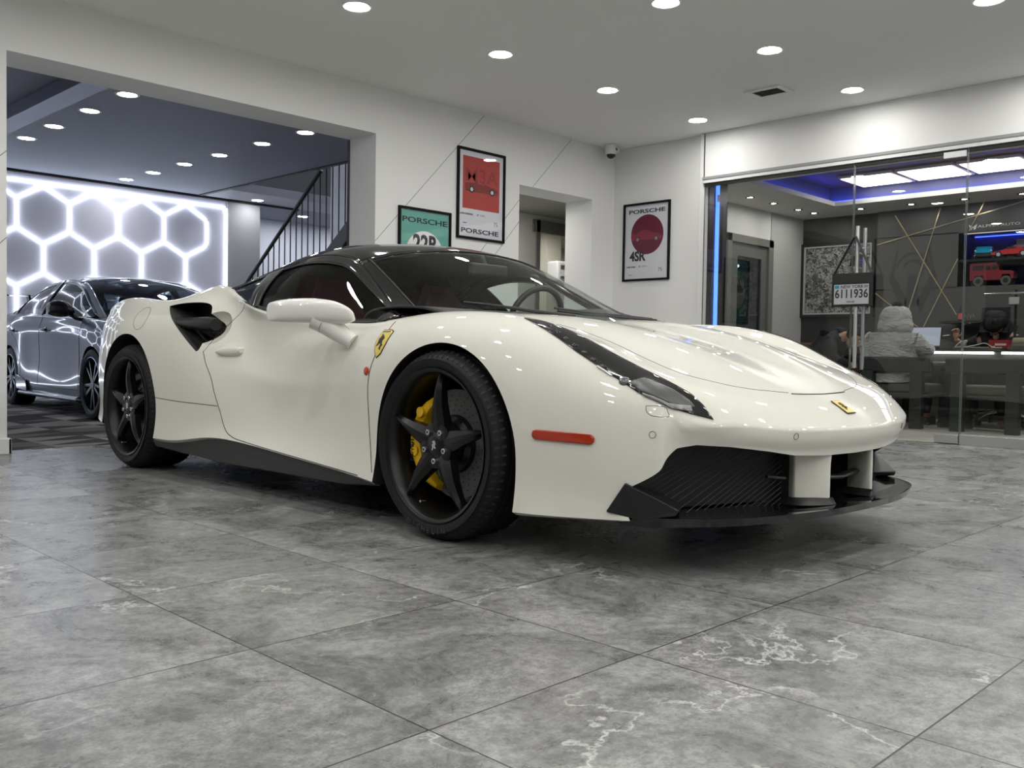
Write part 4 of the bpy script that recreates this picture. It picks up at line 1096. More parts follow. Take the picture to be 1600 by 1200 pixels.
# ------------------------------------------------------------------ parts laid on the skin
def skin_poly(name, poly, mt, how, off=.0012, thick=.0015, res=.012, side=1, parent=CAR, raise_mid=0):
    """fill a 2-d outline with a fine grid and drop it on the skin; how: 'side' (y,z) or 'top' (lat,y) or 'near' 3-d pts"""
    bm = bmesh.new()
    if how == 'near':
        # outline in 3-d: project on best plane
        pts = [Vector(L(*p)) for p in poly]; cen = sum(pts, Vector()) / len(pts)
        nrm = Vector()
        for a, b in zip(pts, pts[1:] + pts[:1]): nrm += (a - cen).cross(b - cen)
        nrm.normalize(); ux = (pts[1] - pts[0]).normalized(); ux = (ux - nrm * ux.dot(nrm)).normalized(); uy = nrm.cross(ux)
        q2 = [((p - cen).dot(ux), (p - cen).dot(uy)) for p in pts]
    else: q2 = poly
    vs = [bm.verts.new((a, b, 0)) for a, b in q2]; f = bm.faces.new(vs)
    xs = [a for a, b in q2]; ys = [b for a, b in q2]
    for k in range(int((max(xs) - min(xs)) / res) + 1):
        x = min(xs) + (k + .5) * res; bmesh.ops.bisect_plane(bm, geom=bm.verts[:] + bm.edges[:] + bm.faces[:], plane_co=(x, 0, 0), plane_no=(1, 0, 0))
    for k in range(int((max(ys) - min(ys)) / res) + 1):
        y = min(ys) + (k + .5) * res; bmesh.ops.bisect_plane(bm, geom=bm.verts[:] + bm.edges[:] + bm.faces[:], plane_co=(0, y, 0), plane_no=(0, 1, 0))
    for v in bm.verts:
        if how == 'near':
            p = cen + ux * v.co.x + uy * v.co.y
            h = BT.ray_cast(p + nrm * .3, -nrm) if nrm.dot(Vector((-side, -.3, .5))) > 0 else BT.ray_cast(p - nrm * .3, nrm)
            if h[0] is None: h = BT.find_nearest(p)
            v.co = h[0] + h[1] * off
        elif how == 'side':
            p, n_ = on_side(v.co.x, v.co.y, side, off); v.co = p
        else:
            p, n_ = on_top(v.co.x, v.co.y, off); v.co = p
    me = bpy.data.meshes.new(name); bm.normal_update(); bm.to_mesh(me); bm.free(); me.materials.append(mt)
    o = bpy.data.objects.new(name, me); C.objects.link(o); o.parent = parent
    me.shade_smooth()
    if thick: md = o.modifiers.new('t', 'SOLIDIFY'); md.thickness = thick; md.offset = 0
    return o
def skin_line(name, pts, how='side', r=.0018, mt=GAP, side=1, n=6, off=.0, parent=CAR, flat=None):
    P = catmull([tuple(p) + (0,) for p in pts] if len(pts[0]) == 2 else pts, n)
    out = []
    for p in P:
        if how == 'side': q, _ = on_side(p[0], p[1], side, off)
        elif how == 'top': q, _ = on_top(p[0], p[1], off)
        else:
            h = BT.find_nearest(Vector((-side * p[0], p[1], p[2]))); q = h[0] + h[1] * off
        out.append(q)
    m = MB(); m.tube(out, r, 6); return m.build(name, mt, parent, smooth=True)
for s in (1, -1):
    # door outline
    skin_line('door_gap', [(.375, .785), (.362, .70), (.40, .60), (.412, .50), (.40, .35), (.375, .245), (.36, .205)], side=s)
    skin_line('door_gap', [(1.805, .655), (1.765, .60), (1.70, .53), (1.655, .46), (1.60, .38), (1.54, .30), (1.46, .262), (1.30, .243), (.9, .214), (.45, .185)], side=s)
    skin_line('door_gap', [(1.80, .655), (1.70, .80), (1.62, .86), (1.56, .895)], side=s, r=.0012)
    skin_line('sill_gap', [(2.25, .408), (2.0, .40), (1.8, .398), (1.62, .395)], side=s, r=.0016)
    # round side repeater
    p, n_ = on_side(.425, .590, s, .0)
    m = MB(); m.lathe([(0, .017), (-.004, .0165), (-.006, .012), (-.007, .001)], 20, 'x'); o = m.build('side_repeater', AMBER, CAR, smooth=True); o.location = p; o.scale = (s, 1, 1)
    # fuel cap outline (near side only in photo, both kept)
    if s == 1:
        skin_line('fuel_cap_gap', [(2.51 + .075 * math.cos(a), .828 + .062 * math.sin(a)) for a in [2 * PI * k / 24 for k in range(25)]], side=s, r=.0011, n=2)
    # fender shield
    if s == 1:
        sh = [(.325, .742), (.345, .748), (.372, .750), (.398, .744), (.412, .732), (.412, .70), (.398, .668), (.375, .645), (.350, .660), (.333, .695)]
        skin_poly('fender_shield_border', [(.37 + (a - .37) * 1.10 - .01, .70 + (b - .70) * 1.07) for a, b in sh], BLACK, 'side', off=.0012)
        o = skin_poly('fender_shield', [(a - .01, b) for a, b in sh], BADGEY, 'side', off=.0026); o['label'] = 'yellow shield with a black prancing horse'
        hs = [(.345, .672), (.355, .676), (.352, .692), (.362, .70), (.372, .690), (.382, .686), (.376, .700), (.380, .714), (.372, .722), (.374, .734), (.362, .728), (.350, .724), (.342, .716), (.350, .710), (.345, .698), (.336, .690), (.344, .686)]
        skin_poly('horse_emblem', [(a + .004, b) for a, b in hs], BLACK, 'side', off=.0042, res=.006)
        for k, c_ in enumerate(((.02, .22, .06), (.7, .7, .7), (.6, .03, .02))):
            z0 = .7405 + .003 * k
            skin_poly('shield_stripe', [(.332, z0), (.395, z0), (.395, z0 + .003), (.332, z0 + .003)], mat('stripe%d' % k, c_, .4), 'side', off=.004)
    # amber marker
    mk = [(-.452, .400), (-.445, .418), (-.455, .424)]
    A = []
    y0, y1, zc, h = -.678, -.462, .402, .0155
    for k in range(9): a = PI / 2 + PI * k / 8; A.append((y0 + h - h * abs(math.cos(a)) if False else y0 + h + h * math.cos(a), zc + .004 + h * math.sin(a)))
    for k in range(9): a = -PI / 2 + PI * k / 8; A.append((y1 - h + h * math.cos(a), zc + .009 + h * math.sin(a)))
    skin_poly('side_marker', A, mat('marker_lens', (.42, .03, .006), .25, coat=.6), 'side', off=.004, thick=.006, side=s)['label'] = 'amber side marker lamp'
    # parking sensors
    for x, y, z in ((.793, -.843, .430), (.388, -1.086, .424)):
        h = BT.find_nearest(Vector((-s * x, y, z))); q = h[0]; nn = h[1]
        R_ = nn.to_track_quat('Z', 'Y').to_matrix().to_4x4(); R_.translation = q
        m = MB(); m.lathe([(.0004, .0095), (.0016, .0100), (.0004, .0108)], 20, 'z', M=R_); m.build('parking_sensor', GAP, CAR, smooth=True)
    # headlamp
    up = [(.745,-.245,0),(.722,-.325,0),(.704,-.445,0),(.700,-.61,0),(.690,-.76,0),(.682,-.90,0),(.682,-.945,0),(.684,-.985,0)]
    lo = [(.715,-.925,0),(.762,-.858,0),(.790,-.782,0),(.800,-.67,0),(.790,-.53,0),(.766,-.36,0),(.752,-.27,0)]
    HP3 = [(.744,-.250,.757),(.722,-.325,.752),(.704,-.445,.709),(.700,-.610,.655),(.690,-.760,.606),(.682,-.900,.569),(.682,-.945,.541),(.684,-.982,.502),
           (.720,-.928,.506),(.762,-.862,.519),(.790,-.786,.552),(.800,-.670,.613),(.791,-.528,.664),(.764,-.335,.731)]
    HP = [(-p[0] * s, p[1], p[2]) for p in HP3]
    def lamp_poly(name, P3, mt, off, thick=.002, res=.012):
        bm = bmesh.new(); pts = [Vector((-p[0] * s, p[1], p[2])) for p in P3]
        nrm = Vector((-s * .62, -.42, .66)).normalized()
        ux = Vector((0, 1, 0)); ux = (ux - nrm * ux.dot(nrm)).normalized(); uy = nrm.cross(ux); cen = pts[0].copy()
        vs = [bm.verts.new(((p - cen).dot(ux), (p - cen).dot(uy), 0)) for p in pts]; bm.faces.new(vs)
        xs = [v.co.x for v in vs]; ys = [v.co.y for v in vs]
        for ax_, lo_, hi_ in ((0, min(xs), max(xs)), (1, min(ys), max(ys))):
            k = lo_ + res / 2
            while k < hi_:
                pc = (k, 0, 0) if ax_ == 0 else (0, k, 0); pn = (1, 0, 0) if ax_ == 0 else (0, 1, 0)
                bmesh.ops.bisect_plane(bm, geom=bm.verts[:] + bm.edges[:] + bm.faces[:], plane_co=pc, plane_no=pn); k += res
        for v in bm.verts:
            p = cen + ux * v.co.x + uy * v.co.y
            h = BT.ray_cast(p + nrm * .4, -nrm)
            if h[0] is None: h = BT.find_nearest(p)
            v.co = h[0] + h[1] * off
        bm.normal_update(); me = bpy.data.meshes.new(name); bm.to_mesh(me); bm.free(); me.materials.append(mt); me.shade_smooth()
        o = bpy.data.objects.new(name, me); C.objects.link(o); o.parent = CAR
        if thick: md = o.modifiers.new('t', 'SOLIDIFY'); md.thickness = thick; md.offset = 0
        return o
    def dense(P3, n=6): 
        Q = [np.array(p) for p in P3] + [np.array(P3[0])]; out = []
        for a, b in zip(Q, Q[1:]):
            for k in range(n): out.append(tuple(a + (b - a) * k / n))
        return out
    hl = lamp_poly('headlight', dense(HP3), mat('headlight_black', (.012, .012, .013), .10, coat=1.0), .002, .004); hl['label'] = 'long black headlight cluster'
    cav = lamp_poly('lens_bowl', dense([(.775,-.735,.572),(.735,-.760,.590),(.712,-.850,.572),(.700,-.905,.545),(.698,-.925,.525),(.722,-.905,.515),(.755,-.855,.525),(.783,-.79,.555)]), mat('bowl_grey', (.10, .10, .10), .35, metal=.3), .0045, .001); cav.parent = hl
    c2 = lamp_poly('lens_rim', dense([(.700,-.912,.520),(.712,-.925,.508),(.755,-.872,.510),(.786,-.800,.541),(.781,-.79,.548),(.750,-.862,.520)]), mat('bowl_pale', (.22, .22, .22), .3, metal=.5), .006, .001); c2.parent = hl
    for k in range(7):
        t_ = k / 6; x, y, z = .760 + .032 * t_, -.37 - .27 * t_, .722 - .092 * t_
        h = BT.find_nearest(Vector((-s * x, y, z))); m = MB(); m.sphere(h[0] - h[1] * .004, .012, 10, 6, sc_=(1, 1.6, .8)); m.build('led_cell', mat('led_cell', (.03, .03, .03), .15, metal=.3), hl, smooth=True)
    h = BT.find_nearest(Vector((-s * .785, -.725, .585))); m = MB(); m.sphere(h[0] - h[1] * .010, .021, 18, 10); m.build('projector', mat('projector_glass', (.10, .11, .12), .05, coat=1), hl, smooth=True)
    h1 = BT.find_nearest(Vector((-s * .797, -.625, .627))); h2 = BT.find_nearest(Vector((-s * .797, -.685, .602)))
    m = MB(); m.tube([h1[0] + h1[1] * .003, h2[0] + h2[1] * .003], .006, 8, flat=.4); m.build('indicator_strip', mat('pale_strip', (.6, .6, .6), .2), hl, smooth=True)
    # washer cover
    W_ = [(.806,-.822,.521),(.770,-.868,.518),(.765,-.880,.500),(.768,-.884,.487),(.795,-.845,.487),(.805,-.826,.500)]
    W_ = W_ + [W_[0]]
    skin_line('washer_gap', W_, how='near', r=.0009, side=s, n=4)
    # bonnet shut lines
    skin_line('bonnet_gap', [(.53 * s, -.20), (.54 * s, -.35), (.56 * s, -.52), (.575 * s, -.66), (.555 * s, -.78), (.47 * s, -.87), (.38 * s, -.915), (.30 * s, -.935), (.20 * s, -.955)], how='top', r=.0010, n=8)
    skin_line('bonnet_gap', [(.19 * s, -.962), (.12 * s, -.968), (0, -.972)], how='top', r=.0026, n=8)
    skin_line('fender_gap', [(.70, -.27), (.79, -.17), (.85, -.10)], how='near' if False else 'top', r=.0008) if False else None
    # door handle fin
    m = MB(); rows = []
    for y, x0, zc_, hz in ((1.685,.905,.655,.012),(1.65,.905,.656,.020),(1.58,.915,.658,.024),(1.535,.915,.659,.020),(1.518,.908,.660,.010)):
        q, n_ = on_side(y, zc_, s); X0 = abs(q.x)
        rows.append([(-s * (X0 - .01), y, zc_ + hz), (-s * (X0 + .018), y, zc_ + hz * .9), (-s * (X0 + .026), y, zc_), (-s * (X0 + .018), y, zc_ - hz * .9), (-s * (X0 - .01), y, zc_ - hz)])
    m.grid(surf(rows, 16, 10)); m.add(rows[-1], [tuple(range(5))]); m.build('door_handle', PAINT, CAR, smooth=True, angle=50, fixn=True)
    # blade in the side scoop + grille
    m = MB(); m.tube([(-s * .90, 2.16, .795), (-s * .885, 2.0, .795), (-s * .875, 1.86, .792), (-s * .865, 1.80, .788)], [.032, .036, .042, .034], 14, flat=.9); m.build('scoop_blade', SATBLK, CAR, smooth=True)
    m = MB()
    for k in range(9): m.tube([(-s * .78, 1.76 + k * .03, .64), (-s * .78, 1.76 + k * .03, .80)], .0025, 4)
    for k in range(6): m.tube([(-s * .78, 1.74, .65 + k * .025), (-s * .78, 2.1, .65 + k * .025)], .0025, 4)
    m.build('scoop_mesh', mat('mesh_grey', (.06, .06, .06), .5), CAR)
    # door mirror
    mir = MB(); rows = []
    #   along the housing from the inner shoulder to the outer end: centre, half height, half depth
    for x, y, z, hh, hd in ((.905,.585,.795,.012,.04),(.93,.60,.808,.034,.07),(.965,.655,.822,.047,.085),(1.02,.73,.827,.050,.085),(1.07,.80,.825,.047,.075),(1.10,.845,.822,.040,.058),(1.108,.858,.820,.030,.04),(1.1095,.859,.820,.002,.003)):
        ring_ = []
        for k in range(14):
            a = 2 * PI * k / 14; cs, sn = math.cos(a), math.sin(a)
            f_ = abs(cs) ** .8 * (1 if cs > 0 else -1); g_ = abs(sn) ** .75 * (1 if sn > 0 else -1)
            # rear face flat, front bulged
            dy = f_ * hd * (.55 if cs > 0 else 1.0)
            ring_.append((-s * x, y + dy, z + g_ * hh))
        rows.append(ring_ + [ring_[0]])
    mir.grid(surf(rows, 26, 42)); mir.add(rows[-1][:-1], [tuple(range(14))]); mir.add(rows[0][:-1], [tuple(range(14))])
    mo = mir.build('door_mirror', mat('mirror_white', (.82, .81, .77), .25, coat=1.0), CAR, smooth=True, angle=60, fixn=True, weld=.0005); mo['label'] = 'white door mirror on a slanted arm'
    arm = MB(); AP = catmull([(.985, .705, .800), (.955, .675, .775), (.922, .620, .735), (.892, .580, .704)], 5)
    arm.tube([(-s * q_[0], q_[1], q_[2]) for q_ in AP], [.060 - .022 * k / 15 for k in range(16)], 20, flat=.85)
    arm.build('mirror_arm', mat('mirror_white', (.82, .81, .77), .25), mo, smooth=True, angle=60, fixn=True)
    c1, c2 = Vector((-s * AP[5][0], AP[5][1], AP[5][2])), Vector((-s * AP[6][0], AP[6][1], AP[6][2])); sm = MB(); sm.tube([c1, c1 + (c2 - c1) * .12], [.0534, .0534], 20, flat=.85, caps=False); sm.build('arm_seam', GAP, mo, smooth=True)
    m = MB(); m.add([(-s * 1.095, .876, .85), (-s * .96, .715, .855), (-s * .955, .71, .79), (-s * 1.09, .876, .79)], [(0, 1, 2, 3)]); m.build('mirror_glass', CHROME, mo, solid=.004)
# nose badge
def front_at(x, z):
    h = BT.ray_cast(Vector((-x, -2, z)), Vector((0, 1, 0))); return h[0], h[1]
q, nn = on_top(0, -1.052, .0012)
def badge(name, w_, l_, mt, off, P=None):
    R_ = nn.to_track_quat('Z', 'Y').to_matrix().to_4x4(); R_.translation = q + nn * off
    # align local Y with forward
    fy = (Vector((0, 1, 0)) - nn * nn.y).normalized(); fx = fy.cross(nn)
    R_ = Matrix((fx, fy, nn)).transposed().to_4x4(); R_.translation = q + nn * off
    m = MB()
    if P is None: P = [(-w_, -l_), (w_, -l_), (w_, l_), (-w_, l_)]
    m.prism(P, 0, .002, 'z', M=R_); return m.build(name, mt, CAR, bevel=0)
badge('nose_badge_border', .031, .037, BLACK, 0); o = badge('nose_badge', .028, .034, BADGEY, .0012); o['label'] = 'yellow nose badge'
badge('badge_horse', 0, 0, BLACK, .0030, [(-.010,-.020),(-.004,-.018),(-.002,-.006),(.008,-.010),(.014,-.004),(.006,.002),(.010,.010),(.006,.020),(-.004,.022),(-.010,.014),(-.004,.006),(-.012,.002),(-.006,-.006)])
# tail: lamps and exhausts so the rear is complete
for s in (1, -1):
    m = MB(); m.lathe([(3.40, .001), (3.40, .06), (3.36, .07)], 28, 'y'); o = m.build('tail_lamp', mat('tail_red', (.4, .01, .01), .2), CAR, smooth=True); o.location = (-s * .62, 0, .74)
    m = MB(); m.lathe([(3.46, .045), (3.46, .055), (3.34, .055)], 28, 'y'); o = m.build('exhaust_tip', CHROME, CAR, smooth=True); o.location = (-s * .50, 0, .36)
# ================================================================== glass office
OX1_ = 11.0; OY = 5.65
DKW = mat('dark_wall_panel', (.032, .029, .025), .45); GREYP = mat('charcoal_wall', (.075, .077, .073), .5)
m = MB(); m.box((GX, -4.2, -.1), (12.4, OY + .1, .003)); o = struct(m.build('floor_office', mat('pale_wood_floor', (.50, .47, .42), .35)))
fm = o.data.materials[0]; nd, lk, bs = nodes_of(fm); tc = N(fm.node_tree, 'ShaderNodeTexCoord'); mp = N(fm.node_tree, 'ShaderNodeMapping'); mp.inputs['Scale'].default_value = (6.5, .6, 1)
nz = N(fm.node_tree, 'ShaderNodeTexNoise', Scale=3.0, Detail=5.0); rp = N(fm.node_tree, 'ShaderNodeValToRGB'); rp.color_ramp.elements[0].color = (.25, .24, .22, 1); rp.color_ramp.elements[1].color = (.62, .59, .53, 1); rp.color_ramp.elements[0].position = .35; rp.color_ramp.elements[1].position = .65
lk.new(tc.outputs['Object'], mp.inputs['Vector']); lk.new(mp.outputs[0], nz.inputs['Vector']); lk.new(nz.outputs['Fac'], rp.inputs[0]); lk.new(rp.outputs[0], bs.inputs['Base Color'])
m = MB(); m.box((OX1_, 4.665, 0), (OX1_ + .1, OY + .1, 2.5)); m.box((12.3, -4.2, 0), (12.4, -3.9, 2.5)); struct(m.build('wall_office_back', DKW))
m = MB(); m.box((10.95, -4.2, 0), (11.1, 4.665, 1.50)); m.box((10.95, -4.2, 2.10), (11.1, 4.665, 2.5)); m.box((10.95, 3.745, 1.49), (11.1, 4.665, 2.11)); m.box((10.95, -4.2, 1.5), (11.1, 1.9, 2.1)); m.box((11.05, -4.2, 0), (11.1, 4.6, 2.5)) if False else None
struct(m.build('wall_office_feature', GREYP))
NAVY = mat('niche_navy', (.008, .012, .10), .5)
m = MB(); m.box((11.38, 1.8, 1.4), (11.42, 3.8, 2.2)); m.box((10.96, 3.745, 1.5), (11.4, 3.76, 2.1)); m.box((10.96, 1.88, 1.5), (11.4, 1.9, 2.1)); m.box((10.96, 1.9, 2.095), (11.4, 3.745, 2.11)); struct(m.build('wall_niche', NAVY))
m = MB(); m.box((7.9, OY, 0), (9.22, OY + .1, 2.5)); m.box((10.2, OY, 0), (OX1_ + .1, OY + .1, 2.5)); m.box((9.2, OY, 2.02), (10.25, OY + .1, 2.5))
struct(m.build('wall_office_left', mat('office_wall_white', (.80, .80, .78), .6)))
m = MB(); m.box((10.2, OY - .012, 0), (OX1_, OY, 2.42)); struct(m.build('wall_office_panel', mat('office_wall_panel', (.52, .52, .51), .6)))
# tray ceiling
SOF = mat('office_soffit', (.72, .72, .69), .6)
TX0, TX1, TY0, TY1 = 8.35, 10.22, -3.2, 4.86
m = MB(); m.box((GX + .1, -4.2, 2.42), (TX0, 5.05, 2.47)); m.box((7.88, 5.05, 2.42), (TX0, OY + .1, 2.47)); m.box((TX1, -4.2, 2.42), (12.4, OY + .1, 2.47)); m.box((TX0, TY1, 2.42), (TX1, OY + .1, 2.47)); m.box((TX0, -4.2, 2.42), (TX1, TY0, 2.47))
struct(m.build('ceiling_office', SOF))
BLUEW = mat('cove_grey', (.12, .12, .15), .6)
m = MB(); e_ = .12
m.box((TX0 - e_ - .02, TY0 - e_, 2.47), (TX0 - e_, TY1 + e_, 2.70)); m.box((TX1 + e_, TY0 - e_, 2.47), (TX1 + e_ + .02, TY1 + e_, 2.70)); m.box((TX0 - e_, TY1 + e_, 2.47), (TX1 + e_, TY1 + e_ + .02, 2.70)); m.box((TX0 - e_, TY0 - e_ - .02, 2.47), (TX1 + e_, TY0 - e_, 2.70))
struct(m.build('ceiling_cove', BLUEW))
WOODC = mat('brown_ceiling_panel', (.085, .045, .026), .5)
nd, lk, bs = nodes_of(WOODC); tc = N(WOODC.node_tree, 'ShaderNodeTexCoord'); br = N(WOODC.node_tree, 'ShaderNodeTexBrick'); br.offset = 0; br.inputs['Scale'].default_value = 1; br.inputs['Brick Width'].default_value = .61; br.inputs['Row Height'].default_value = .61; br.inputs['Mortar Size'].default_value = .008
br.inputs['Color1'].default_value = (.16, .078, .018, 1); br.inputs['Color2'].default_value = (.12, .06, .015, 1); br.inputs['Mortar'].default_value = (.01, .008, .006, 1)
mp = N(WOODC.node_tree, 'ShaderNodeMapping'); mp.inputs['Location'].default_value = (.3, .03, 0); lk.new(tc.outputs['Object'], mp.inputs[0]); lk.new(mp.outputs[0], br.inputs['Vector']); lk.new(br.outputs[0], bs.inputs['Base Color'])
m = MB(); m.box((TX0 - .14, TY0 - .14, 2.64), (TX1 + .14, TY1 + .14, 2.72)); struct(m.build('ceiling_office_panels', WOODC))
BLUE = mat('blue_led', (.1, .15, 1), .5, emit=(.03, .06, 1.0), estr=13)
t = thing('led_cove_strip', 'blue LED strip glowing around the raised office ceiling', 'light strip', (0, 0, 0))
m = MB(); m.box((TX0 - .09, TY0 - .05, 2.475), (TX0 - .075, TY1 + .09, 2.485)); m.build('strip', BLUE, t)
m = MB(); m.box((TX1 + .075, TY0 - .05, 2.475), (TX1 + .09, TY1 + .09, 2.485)); m.build('strip', BLUE, t)
m = MB(); m.box((TX0 - .075, TY1 + .075, 2.475), (TX1 + .075, TY1 + .09, 2.485)); m.build('strip', BLUE, t)
PANEL = mat('panel_light', (1, 1, 1), .5, emit=(1, .96, .84), estr=4.2)
for k in range(8):
    y1 = 4.57 - k * .61; lb = ['rectangular ceiling panel light in the office, leftmost of the row', 'rectangular ceiling panel light in the office, second from left', 'rectangular ceiling panel light in the office, at the right edge of the photo'][k] if k < 3 else 'office ceiling panel light outside the photo'
    t = thing('panel_light', lb, 'ceiling light', (0, 0, 0), group='rectangular office ceiling lights' if k < 3 else 'office ceiling lights outside the photo')
    m = MB(); m.box((9.66, y1 - .58, 2.612), (10.31, y1, 2.64)); m.build('frame', mat('panel_frame_cream', (.75, .66, .5), .4), t, bevel=.003)
    m = MB(); m.box((9.69, y1 - .555, 2.606), (10.26, y1 - .025, 2.613)); m.build('diffuser', PANEL, t)
SPOT = mat('spot_lamp', (1, 1, 1), .4, emit=(1, .96, .9), estr=190)
sp = {(9.10, 5.30): 'small black rimmed spotlight nearest the glass on the office soffit', (9.62, 5.30): 'second small spotlight from the glass on the office soffit', (10.2, 5.30): 'third small spotlight from the glass on the office soffit', (10.56, 5.28): 'small spotlight in the far left corner of the office soffit',
      (10.58, 4.715): 'spotlight in front of the dark wall, behind the door handles', (10.62, 4.15): 'spotlight above the gold lines on the far office soffit', (10.63, 3.585): 'spotlight above the model car niche, left of the glass joint', (10.65, 3.02): 'spotlight at the right edge of the photo on the far office soffit'}
S0 = thing('spotlight', 'x', 'ceiling light', group='small office spotlights')
m = MB(); m.lathe([(0, .052), (-.006, .052), (-.006, .036), (.02, .026)], 24, 'z'); m.build('rim', BLACK, S0, smooth=True)
m = MB(); m.disc((0, 0, -.002), .027, 'z', 16); o = m.build('lamp', SPOT, S0); o.data.flip_normals()
first = True
for (x, y), lb in list(sp.items()) + [((10.66, 2.45 - .57 * k), None) for k in range(6)] + [((8.1, 4.4 - .8 * k), None) for k in range(7)]:
    o = S0 if first else copy_tree(S0); first = False
    o.location = (x, y, 2.42); o['label'] = lb or 'small office spotlight outside the photo'
    if not lb: o['group'] = 'office spotlights outside the photo'
# wing wall with the vertical LED
m = MB(); m.box((7.87, 5.03, 0), (8.20, 5.10, 2.42)); struct(m.build('wall_office_wing', mat('smoked_panel', (.022, .018, .016), .22)))
t = thing('vertical_led_strip', 'thin vertical blue LED strip on the dark wing wall behind the glass', 'light strip', (0, 0, 0))
m = MB(); m.box((7.985, 5.012, .02), (8.03, 5.03, 2.42)); m.build('diffuser', mat('blue_led_strip', (.1, .3, 1), .5, emit=(.07, .20, 1.0), estr=2.0), t)
m = MB(); m.box((7.985, 5.011, 2.20), (8.03, 5.013, 2.27)); m.build('joint_clip', mat('clip_pale', (.45, .5, .8), .4), t)
# office side door: frame, glass leaf, lighter space behind
m = MB(); m.box((9.20, OY - .03, 0), (9.29, OY + .06, 2.08)); m.box((10.13, OY - .03, 0), (10.235, OY + .06, 2.08)); m.box((9.20, OY - .03, 1.99), (10.235, OY + .06, 2.08))
struct(m.build('door_1', mat('door_frame_beige', (.21, .205, .185), .5), bevel=.004))
t = thing('door_leaf', 'grey framed glass door at the left end of the office', 'door', (0, 0, 0))
DF = mat('door_leaf_grey', (.15, .15, .14), .5)
m = MB(); m.box((9.30, OY, 0), (9.46, OY + .04, 1.98)); m.box((10.0, OY, 0), (10.12, OY + .04, 1.98)); m.box((9.46, OY, 1.84), (10.0, OY + .04, 1.98)); m.box((9.46, OY, 0), (10.0, OY + .04, .3)); m.build('stile', DF, t)
m = MB(); m.box((9.46, OY + .015, .3), (10.0, OY + .022, 1.84)); m.build('glass', thin_glass('door_glass', (.30, .36, .35), refl=1.2), t)
m = MB(); m.cyl((9.62, OY - .05, .92), (9.62, OY - .05, 1.22), .016); m.cyl((9.62, OY - .05, .98), (9.62, OY, .98), .01); m.box((9.57, OY - .06, 1.06), (9.67, OY - .02, 1.10)); m.build('pull_handle', BLACK, t)
m = MB(); m.box((8.7, 6.98, 0), (12.5, 7.0, 2.28)); m.box((8.7, OY + .1, 2.25), (12.5, 7.0, 2.28)); struct(m.build('wall_beyond_door', mat('dim_wall', (.25, .28, .28), .6)))
m = MB(); m.cyl((10.1, 6.5, 1.86), (10.9, 6.5, 1.88), .02, n=8); o = tag(m.build('tube_lamp', mat('tube_lamp', (1, 1, 1), .5, emit=(.85, 1, .97), estr=9)), 'glowing tube lamp seen through the office side door', 'ceiling light')
o = MB().box((10.0, 6.5, .95), (11.4, 6.75, 1.15)).build('lit_shelf', mat('lit_white', (.9, .95, .95), .5)); tag(o, 'white counter panel low behind the office side door glass', 'counter')
# gold strips on the feature wall
GOLD = mat('gold_strip', (.62, .50, .27), .3, metal=.8)
gl = [((4.46, 2.36), (3.738, 1.185)), ((4.665, 2.03), (2.9, 2.43)), ((3.947, 2.40), (4.30, 1.16)), ((3.743, 1.814), (4.13, .98)), ((3.481, 2.42), (3.63, 2.115)), ((4.665, 1.46), (4.13, 1.03))]
names = ['long diagonal gold strip from the ceiling down to the niche corner', 'gold strip rising from the left edge of the charcoal wall to the right', 'steep gold strip crossing the charcoal wall above the grey jacket', 'gold strip from the niche edge down toward the laptop', 'short gold strip above the model car niche', 'gold strip running down behind the hooded head']
gi = 0
for (a, b), lb in zip(gl, names):
    m = MB(); dx, dz = b[0] - a[0], b[1] - a[1]; l_ = math.hypot(dx, dz); nx, nz = -dz / l_ * .006, dx / l_ * .006
    X0, X1 = 10.944, 10.95
    q = [(a[0] + nx, a[1] + nz), (b[0] + nx, b[1] + nz), (b[0] - nx, b[1] - nz), (a[0] - nx, a[1] - nz)]
    m.prism(q, X0 + .002 * gi, X1 + .002 * gi - .0045, 'x'); gi -= 1; tag(m.build('gold_strip', GOLD, fixn=True), lb, 'wall trim', 'gold strips on the charcoal wall')
# faint emblem, darker than the wall: figure with raised arms
m = MB(); ec = (4.24, 1.78)
m.mi = 0
def arc(cx, cz, r, a0, a1, w_, n=16):
    A = [(cx + (r + w_) * math.cos(a0 + (a1 - a0) * k / n), cz + (r + w_) * math.sin(a0 + (a1 - a0) * k / n)) for k in range(n + 1)]
    Bq = [(cx + r * math.cos(a0 + (a1 - a0) * k / n), cz + r * math.sin(a0 + (a1 - a0) * k / n)) for k in range(n + 1)]
    for k in range(n): m.add([(10.948, *A[k]), (10.948, *A[k + 1]), (10.948, *Bq[k + 1]), (10.948, *Bq[k])], [(0, 1, 2, 3)])
arc(4.24, 1.72, .17, .1, 3.04, .03); arc(4.24, 1.72, .09, .2, 2.94, .025)
for s_ in (1, -1):
    m.add([(10.947, 4.24 + s_ * .22, 1.62), (10.947, 4.24 + s_ * .17, 1.95), (10.947, 4.24 + s_ * .19, 1.96), (10.947, 4.24 + s_ * .27, 1.60)], [(0, 1, 2, 3)])
    m.add([(10.947, 4.24 + s_ * .20, 1.64), (10.947, 4.24 + s_ * .27, 1.62), (10.947, 4.24 + s_ * .10, 1.2), (10.947, 4.24 + s_ * .05, 1.35)], [(0, 1, 2, 3)])
m.add([(10.947, 4.20, 1.66), (10.947, 4.28, 1.66), (10.947, 4.33, 1.3), (10.947, 4.15, 1.3)], [(0, 1, 2, 3)])
tag(m.build('wall_emblem', mat('emblem_dark', (.045, .046, .046), .5)), 'faint dark round emblem of a figure with raised arms on the charcoal wall', 'wall emblem')
RX2 = Matrix.Translation((10.942, 0, 0)) @ Matrix.Rotation(-PI / 2, 4, 'Z') @ RX
